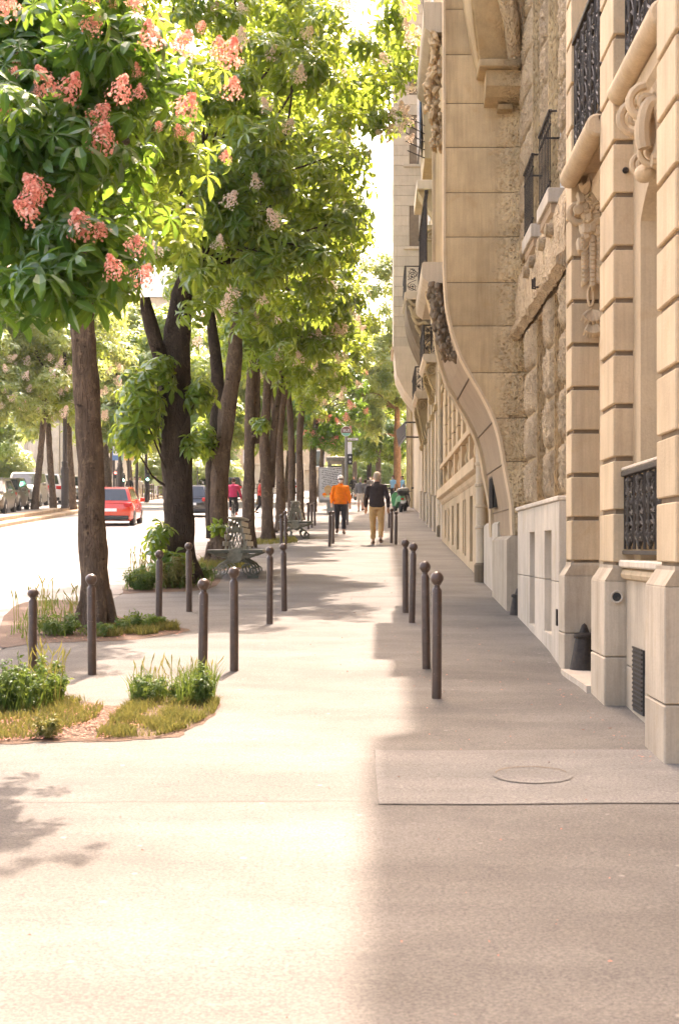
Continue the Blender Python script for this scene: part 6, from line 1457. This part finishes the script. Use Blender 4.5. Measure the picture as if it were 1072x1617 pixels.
for i, (px, tp, lab) in enumerate(((3, 'whitec', 'walker in white behind the cars at the left edge'), (17, 'grey', 'walker with a dark grey top behind the beige hatchback'), (23, 'hairg', 'brown dressed walker behind the left corner of the minivan'), (28, 'tan', 'tan dressed walker above the roof of the minivan'), (37, 'redj', 'walker in red above the roof of the minivan'), (67, 'creamc', 'walker between the two slim trunks, left one'), (75, 'grey', 'walker in grey between the two slim trunks, right one'), (124, 'creamc', 'walker in a cream top left of the lone brown trunk'), (129, 'grey', 'walker with a grey back touching the lone brown trunk'))):
    X = (px-VX)/F*96; person(lab, (X, 96+(i % 3), zg(96)), R(90+70*i), tp, 'dkblue', 'hairb' if i % 2 else 'blackc', h=1.66+.03*(i % 4), stride=.08, vox=.036)
# cyclist in magenta
cx = road_at(369, 822); bk = thing('bicycle', 'bicycle ridden by the cyclist in magenta, partly behind tree trunks', 'bicycle', cx)
for nm, yy in (('wheel', -.52), ('wheel', .52)):
    q = MB(); q.tube([(0, yy+.33*math.cos(a), .34+.33*math.sin(a)) for a in np.linspace(0, 2*PI, 25)], .018, 6); w = q.build(nm, M['rub'], bk, True, True)
    for k in range(8): q = MB(); a = k*PI/8; q.tube([(0, yy+.32*math.cos(a), .34+.32*math.sin(a)), (0, yy-.32*math.cos(a), .34-.32*math.sin(a))], .003, 3); q.build('spoke', M['rim'], w, False, True)
q = MB(); 
for a, c in (((0, -.52, .34), (0, -.10, .30)), ((0, -.10, .30), (0, -.22, .86)), ((0, -.52, .34), (0, -.20, .78)), ((0, -.10, .30), (0, .36, .82)), ((0, -.20, .80), (0, .38, .88)), ((0, .52, .34), (0, .36, .98))): q.tube([a, c], .018, 6)
q.build('frame', M['blackc'], bk, True, True)
q = MB(); q.tube([(-.28, .30, 1.02), (-.2, .38, 1.0), (.2, .38, 1.0), (.28, .30, 1.02)], .014, 6); q.build('handlebar', M['blackc'], bk, True, True)
q = MB(); q.ball((0, -.24, .90), .11, 10, 6, (.8, 1.2, .35)); q.build('saddle', M['blackc'], bk, True, True)
person('cyclist in a magenta top and dark shorts riding away on the road', (cx[0], cx[1]-.2, cx[2]+.06), R(180), 'magenta', 'blackc', 'hairb', 'redj', 1.72, .0, (.30, .30), (.20, .20), vox=.022, sit=True, lean=.14)
# ================================================================== scooters
def scooter(label, loc, rz, paint, case=True):
    t = thing('scooter', label, 'scooter', loc, rz)
    for yy in (-.64, .60):
        q = MB(); q.lathe([(.14, -.06), (.22, -.06), (.245, -.03), (.245, .03), (.22, .06), (.14, .06)], 18, (0, yy, .245), 'x'); w = q.build('wheel', M['rub'], t, True, True)
        q = MB(); q.lathe([(.14, -.05), (.05, .02), (.0, .055)], 12, (0, yy, .245), 'x'); q.build('rim', M['rim'], w, False, True)
    q = MB(); q.loft([[(x*w, y, z+dz) for x, dz in ((-1, 0), (-.8, .16), (.8, .16), (1, 0), (.8, -.12), (-.8, -.12))] for y, z, w in ((-.95, .62, .08), (-.80, .64, .19), (-.45, .60, .21), (-.15, .50, .19), (.02, .34, .16))]); q.build('rear_body', paint, t, True, True)
    q = MB(); q.cbox(-.19, .19, -.05, .42, .24, .34, .03); q.build('floorboard', M['blackp'], t, True, True)
    q = MB(); q.loft([[(x*w, y, z) for x in (-1, -.5, .5, 1)]+[(x*w, y+.08, z) for x in (1, .5, -.5, -1)] for y, z, w in ((.40, .30, .17), (.46, .60, .24), (.42, .88, .20), (.36, 1.0, .10))]); q.build('leg_shield', paint, t, True, True)
    q = MB(); q.loft([[(x*w, y, z+dz) for x, dz in ((-1, 0), (-.6, .10), (.6, .10), (1, 0))] for y, z, w in ((-.86, .80, .10), (-.6, .80, .16), (-.2, .76, .16), (.0, .74, .10))]); q.build('seat', M['blackp'], t, True, True)
    q = MB(); q.loft([[(x*w, y, z+dz) for x, dz in ((-1, -.05), (-.7, .05), (.7, .05), (1, -.05))] for y, z, w in ((.36, .42, .09), (.6, .54, .12), (.86, .40, .07))]); q.build('mudguard', paint, t, True, True)
    q = MB(); q.tube([(0, .60, .26), (0, .44, .98)], .035, 8); q.build('fork', M['blackp'], t, True, True)
    q = MB(); q.tube([(-.34, .30, 1.04), (-.15, .40, 1.02), (.15, .40, 1.02), (.34, .30, 1.04)], .018, 7); q.build('handlebar', M['blackp'], t, True, True)
    q = MB(); q.ball((0, .50, .98), .10, 12, 8, (1.1, .8, .9)); q.build('headlight', M['clear'], t, True, True)
    for s in (-1, 1): q = MB(); q.ball((s*.36, .36, 1.20), .06, 8, 6, (1.2, .3, .8)); q.tube([(s*.24, .36, 1.04), (s*.35, .36, 1.19)], .008, 5); q.build('mirror', M['blackp'], t, True, True)
    q = MB(); q.cbox(-.07, .07, -.99, -.94, .60, .68, .01); q.build('tail_light', M['tail'], t, True, True); q = MB(); q.cbox(-.09, .09, -1.0, -.97, .42, .56, .004); q.build('plate', M['plate'], t, False, True)
    if case:
        q = MB(); q.loft([[(x*w, y*l-.95, z) for x, y in ((-1, -.7), (-.8, -1), (.8, -1), (1, -.7), (1, .7), (.8, 1), (-.8, 1), (-1, .7))] for z, w, l in ((.84, .18, .16), (.90, .22, .21), (1.02, .24, .22))]); c = q.build('top_case', M['blackp'], t, True, True)
        q = MB(); q.loft([[(x*w, y*l-.95, z) for x, y in ((-1, -.7), (-.8, -1), (.8, -1), (1, -.7), (1, .7), (.8, 1), (-.8, 1), (-1, .7))] for z, w, l in ((1.022, .24, .22), (1.07, .238, .218), (1.14, .20, .18), (1.17, .12, .10))]); q.build('lid', M['greyp'], c, True, True)
    return t
gx = at(628.5, 809); scooter('green scooter with a dark top case parked by the far facade', (gx[0], gx[1]+.7, gx[2]), R(12), M['green_sc'])
gx = at(640, 807); scooter('black scooter with a grey lidded top case against the wall', (gx[0], gx[1]+.7, gx[2]), R(-4), M['black_car'])
gx = at(557, 790); scooter('black scooter by the man in black behind the bus stop', (gx[0]+.4, gx[1]-.3, gx[2]), R(200), M['black_car'], False)
# ================================================================== bus stop, panel, shelter
def text_mesh(txt, size, mat, ex=.004):
    cu = bpy.data.curves.new('txt', 'FONT'); cu.body = txt; cu.size = size; cu.extrude = ex; cu.align_x = 'CENTER'; cu.align_y = 'CENTER'
    o = bpy.data.objects.new('txt', cu); COL.objects.link(o); dg = bpy.context.evaluated_depsgraph_get(); me = bpy.data.meshes.new_from_object(o.evaluated_get(dg)); bpy.data.objects.remove(o); me.materials.clear(); me.materials.append(mat); return me
d = 67.4; bp = P(547, 800, d); X = bp.x; bs = thing('bus_stop', 'bus stop pole with a round brown BUS disc and a line plate', 'bus stop', (X, d, zg(d)))
q = MB(); q.tube([(X, d, zg(d)), (X, d, Zp(688, d))], .085, 10); q.build('pole', M['greyp'], bs, True)
c = P(546.5, 681, d-.1); r = .24
q = MB(); q.lathe([(.0, -.03), (r, -.03), (r, .03), (0, .03)], 30, tuple(c), 'y'); dk = q.build('disc', M['signbr'], bs)
q = MB(); q.tube([(c.x+r*.98*math.cos(a), c.y-.03, c.z+r*.98*math.sin(a)) for a in np.linspace(0, 2*PI, 31)], .010, 6); q.build('disc_rim', M['white'], dk)
q = MB(); q.prism([(c.x+r*.93*math.cos(a), c.z+r*.93*math.sin(a)) for a in np.linspace(PI*1.12, PI*1.88, 14)], 'y', c.y-.037, c.y-.031); q.build('green_segment', M['signgr'], dk)
tm = text_mesh('BUS', .19, M['white']); o = link('lettering', tm, dk); o.rotation_euler = (R(90), 0, 0); o.location = (c.x+.02-wloc(dk)[0], c.y-.038-wloc(dk)[1], c.z+.03-wloc(dk)[2])
a0, a1 = P(548, 696, d-.05), P(566, 691.5, d-.05); q = MB(); q.cbox(a0.x, a1.x, d-.08, d-.02, a0.z, a1.z, .01); pl = q.build('line_plate', M['greyp'], bs)
q = MB(); q.cbox(a0.x+.03, a1.x-.03, d-.088, d-.081, a0.z+.025, a1.z-.025, .003); q.build('plate_face', M['white'], pl)
for k in range(5): q = MB(); q.box(a0.x+.06+k*.07, a0.x+.10+k*.07, d-.093, d-.089, a0.z+.04, a1.z-.04); q.build('plate_mark', M['signbr'], pl)
a0, a1 = P(548.5, 718, d), P(555.5, 698, d); q = MB(); q.cbox(a0.x, a1.x, d-.06, d-.03, a0.z, a1.z, .01); q.build('timetable', M['white'], bs)
a0, a1 = P(549, 734, d), P(556.5, 717, d); q = MB(); q.cbox(a0.x, a1.x, d-.1, d-.02, a0.z, a1.z, .02); sg = q.build('signal_box', M['blackp'], bs)
for k in range(2): q = MB(); q.lathe([(0, -.01), (.05, -.01), (.05, .0)], 12, ((a0.x+a1.x)/2, d-.105, a0.z+.14+.22*k), 'y'); q.build('lens', M['clear'], sg)
# advertising panel
d = 66; pa = thing('advertising_panel', 'street advertising panel with a white poster of slanted black handwriting', 'advertising panel', (P(522, 793, d).x, d, zg(d)))
x0, x1, z0, z1 = P(503, 0, d).x, P(541, 0, d).x, Zp(793, d), Zp(738, d)
q = MB(); q.cbox(x0, x1, d-.10, d+.10, z0, z1, .03); q.build('case', M['greyp'], pa)
q = MB(); q.cbox((x0+x1)/2-.18, (x0+x1)/2+.18, d-.07, d+.07, zg(d)-.05, z0, .02); q.build('foot', M['greyp'], pa)
q = MB(); q.box(x0+.05, x1-.04, d-.112, d-.104, z0+.12, z1-.06); po = q.build('poster', M['poster'], pa)
rr = random.Random(9); q = MB()
for k in range(11):
    zz = z1-.12-k*.082; xx = x0+.12+rr.uniform(0, .10); xe = x1-.08-rr.uniform(0, .22)
    while xx < xe:
        w = rr.uniform(.05, .16); sl_ = .14; hh = rr.uniform(.022, .042)
        q.add([(xx, d-.114, zz+(xx-x0)*sl_-.09), (xx+w, d-.114, zz+(xx+w-x0)*sl_-.09), (xx+w+.01, d-.114, zz+(xx+w-x0)*sl_+hh-.09), (xx+.012, d-.114, zz+(xx-x0)*sl_+hh*rr.uniform(.5, 1)-.09)], [(0, 1, 2, 3)]); xx += w+rr.uniform(.015, .035)
tag(q.build('handwriting', M['blackp'], po), kind='stuff')
for (cx_, cz_, rx, rz_, m) in ((.40, .42, .22, .30, 'tan'), (.62, .22, .20, .16, 'redj'), (.25, .20, .14, .14, 'orange'), (.80, .45, .12, .2, 'yellow'), (.5, .14, .42, .05, 'hivis')):
    q = MB(); q.prism([(x0+.05+cx_*1.0+rx*math.cos(a)*(.8+.2*math.sin(3*a)), z0+.13+cz_+rz_*math.sin(a)*.8) for a in np.linspace(0, 2*PI, 15)[:-1]], 'y', d-.1165-.001*cx_, d-.1135); q.build('poster_colour', M[m], po)
# shelter behind
d = 74; sh = thing('bus_shelter', 'flat roofed bus shelter with posts behind the advertising panel', 'bus shelter', (P(530, 790, d).x, d, zg(d)))
q = MB(); a0, a1 = P(515, 728, d), P(545, 721, d); q.cbox(a0.x, a1.x, d, d+3, a0.z, a1.z, .03); q.build('roof', M['greyp'], sh)
for px in (519, 541):
    for yy in (d+.1, d+2.8): x_ = (px-VX)/F*d; q = MB(); q.cbox(x_-.06, x_+.06, yy, yy+.1, zg(yy), a0.z, .01); q.build('post', M['greyp'], sh)
q = MB(); q.box(P(520, 0, d).x, P(541, 0, d).x, d+2.7, d+2.72, zg(d)+.4, a0.z-.1); q.build('back_pane', M['glass'], sh)
# ================================================================== lamp posts, traffic lights, signs, railings
def lamp_post(label, px, d, ybase, ymid, w, zup):
    X = (px-VX)/F*d; z0 = zg(d)+.165; zm = Zp(ymid, d); t = thing('lamp_post', label, 'lamp post', (X, d, z0), 0, 'dark fluted lamp posts'); ww = w/F*d/2
    q = MB(); q.lathe([(ww*1.1, 0), (ww*1.1, .1), (ww, .14), (ww, zm-z0-.2), (ww*1.06, zm-z0-.18), (ww*1.06, zm-z0)], 8, (X, d, z0)); q.build('base', M['lampd'], t)
    q = MB(); q.lathe([(ww*.95, 0), (ww*.95, .08), (ww*.8, .1), (ww*.8, .3), (ww*.95, .33), (ww*.6, .40)], 12, (X, d, zm)); q.build('collar', M['lampd'], t, True)
    q = MB(); q.lathe([(ww*.60, .40), (ww*.52, 2.5), (ww*.42, zup)], 12, (X, d, zm)); q.build('shaft', M['lampd'], t, True)
    q = MB(); q.tube([(X, d, zm+zup), (X+.3, d, zm+zup+.5), (X+1.0, d, zm+zup+.7)], [.06, .05, .04], 8); q.build('arm', M['lampd'], t, True)
    q = MB(); q.lathe([(.05, .2), (.24, .1), (.28, 0), (.22, -.22), (.1, -.28)], 12, (X+1.05, d, zm+zup+.58)); q.build('lantern', M['clear'], t, True)
lamp_post('big dark lamp post on the parking kerb with a heavy octagonal base', 103, 70, 803, 741, 12, 6.5)
lamp_post('dark lamp post with a square base rising behind the red car', 190, 96, 785, 740, 10, 6.0)
def tlight(label, px, py, d, go=True, hgt=None, group='traffic lights at the crossing', s=1.0, ped=False):
    X = (px-VX)/F*d; z0 = zg(d)-.1; zc = Zp(py, d); t = thing('traffic_light', label, 'traffic light', (X, d, z0), 0, group)
    q = MB(); q.tube([(X, d+.12, z0), (X, d+.12, zc+.6*s)], .06, 8); q.build('pole', M['lampd'], t, True)
    n = 2 if ped else 3; q = MB(); q.cbox(X-.16*s, X+.16*s, d-.12, d+.06, zc-.20*s, zc+(.30*n-.15)*s, .03); hd_ = q.build('head', M['blackp'], t)
    for k in range(n):
        q = MB(); q.lathe([(0, -.012), (.105*s, -.010), (.115*s, .0)], 14, (X, d-.125, zc+.29*k*s), 'y'); q.build('lens', M['go'] if (k == 0 and go) else (M['stop'] if (k == n-1 and not go) else M['glass']), hd_)
        q = MB(); q.tube([(X+.12*s*math.cos(a), d-.19, zc+.29*k*s+.12*s*math.sin(a)) for a in np.linspace(.1, PI-.1, 9)], .018*s, 4); q.build('hood', M['blackp'], hd_)
tlight('traffic light showing a large green lamp between the lone trunk and the black trunk', 203, 715, 92, True, s=1.3)
tlight('small pedestrian light glowing green low on the lamp post beyond the red car', 195.5, 758, 98, True, s=.8, ped=True)
tlight('small pedestrian light glowing red left of the lamp post beyond the red car', 183.5, 752, 99, False, s=.8, ped=True)
tlight('small green pedestrian light on a slim pole left of the man by the railings', 234, 757, 100, True, s=.8, ped=True)
d = 106; sg = thing('direction_sign', 'direction board with a blue field and a yellow field behind the traffic light', 'road sign', ((196-VX)/F*d, d, zg(d)))
for (a, c, t0_, b0, m) in ((178, 195, 700, 727, 'blue'), (196.5, 212, 688, 727, 'yellow')):
    q = MB(); q.cbox((a-VX)/F*d, (c-VX)/F*d, d-.05, d, Zp(b0, d), Zp(t0_, d), .02); fo = q.build('board', M[m], sg)
    q = MB(); q.cbox((a+1.5-VX)/F*d, (c-1.5-VX)/F*d, d-.058, d-.051, Zp(b0-8, d), Zp(t0_+2, d), .01); q.build('board_field', M['white'], fo)
q = MB(); q.tube([((204-VX)/F*d, d+.05, zg(d)), ((204-VX)/F*d, d+.05, Zp(686, d))], .09, 8); q.build('post', M['lampd'], sg, True)
q = MB(); q.tube([((180-VX)/F*d, d+.05, zg(d)), ((180-VX)/F*d, d+.05, Zp(690, d))], .09, 8); q.build('post', M['lampd'], sg, True)
for px, d, top, lab, w in ((216.5, 88, 700, 'plain dark pole rising straight behind the red car', .09), (231, 100, 715, 'grey brown pole right of the tall dark pole beyond the red car', .10)):
    X = (px-VX)/F*d; t = thing('street_pole', lab, 'pole', (X, d, zg(d))); q = MB(); q.tube([(X, d, zg(d)-.1), (X, d, Zp(top-60, d))], w, 10); q.build('shaft', M['lampd'], t, True); q = MB(); q.lathe([(w*1.6, 0), (w*1.5, .5), (w*1.05, .6)], 10, (X, d, zg(d)-.1)); q.build('base', M['lampd'], t, True)
def fence(label, pts, h, n, mat='fence'):
    t = thing('railing', label, 'railing', tuple(pts[0]))
    A, B_ = Vector(pts[0]), Vector(pts[1])
    for k in range(n+1): p = A.lerp(B_, k/n); q = MB(); q.tube([p, p+Vector((0, 0, h))], .045, 6); q.build('post', M[mat], t, True)
    for f in (.35, .68, 1.0): q = MB(); q.tube([A+Vector((0, 0, h*f)), B_+Vector((0, 0, h*f))], .03, 6); q.build('rail', M[mat], t, True)
def rp(px, d): return ((px-VX)/F*d, d, zg(d))
fence('brown street railing by the man in the pale vest', [rp(226, 101), rp(243, 106)], 1.15, 5); fence('brown street railing right of the man in the pale vest', [rp(250, 110), rp(300, 118)], 1.0, 7)
fence('low dark fence before the pale wall between the far trunks', [rp(398, 118), rp(440, 118)], 1.1, 5); fence('long grey railing across the far end of the pavement', [rp(556, 128), rp(640, 128)], 1.0, 8, 'greyp')
d = 130; X = (312-VX)/F*d; gl = thing('globe_lamp', 'white globe street lamp among pale trees over the dark estate car', 'lamp', (X, d, zg(d)))
q = MB(); q.tube([(X, d, zg(d)), (X, d, Zp(737, d))], .06, 8); q.build('post', M['lampd'], gl, True); q = MB(); q.ball((X, d, Zp(733, d)), .24, 14, 10); q.build('globe', M['white'], gl, True)

# ================================================================== air
hz = bpy.data.materials.new('air'); hz.use_nodes = True; nt = hz.node_tree; nt.nodes.remove(nt.nodes['Principled BSDF'])
pv = nt.nodes.new('ShaderNodeVolumePrincipled'); pv.inputs['Color'].default_value = (.95, .95, .93, 1); pv.inputs['Density'].default_value = .00015; pv.inputs['Anisotropy'].default_value = .3
nt.links.new(pv.outputs[0], nt.nodes['Material Output'].inputs['Volume'])
q = MB(); q.box(-905, 905, -65, 1105, -5, 62); tag(q.build('haze', hz), kind='stuff')
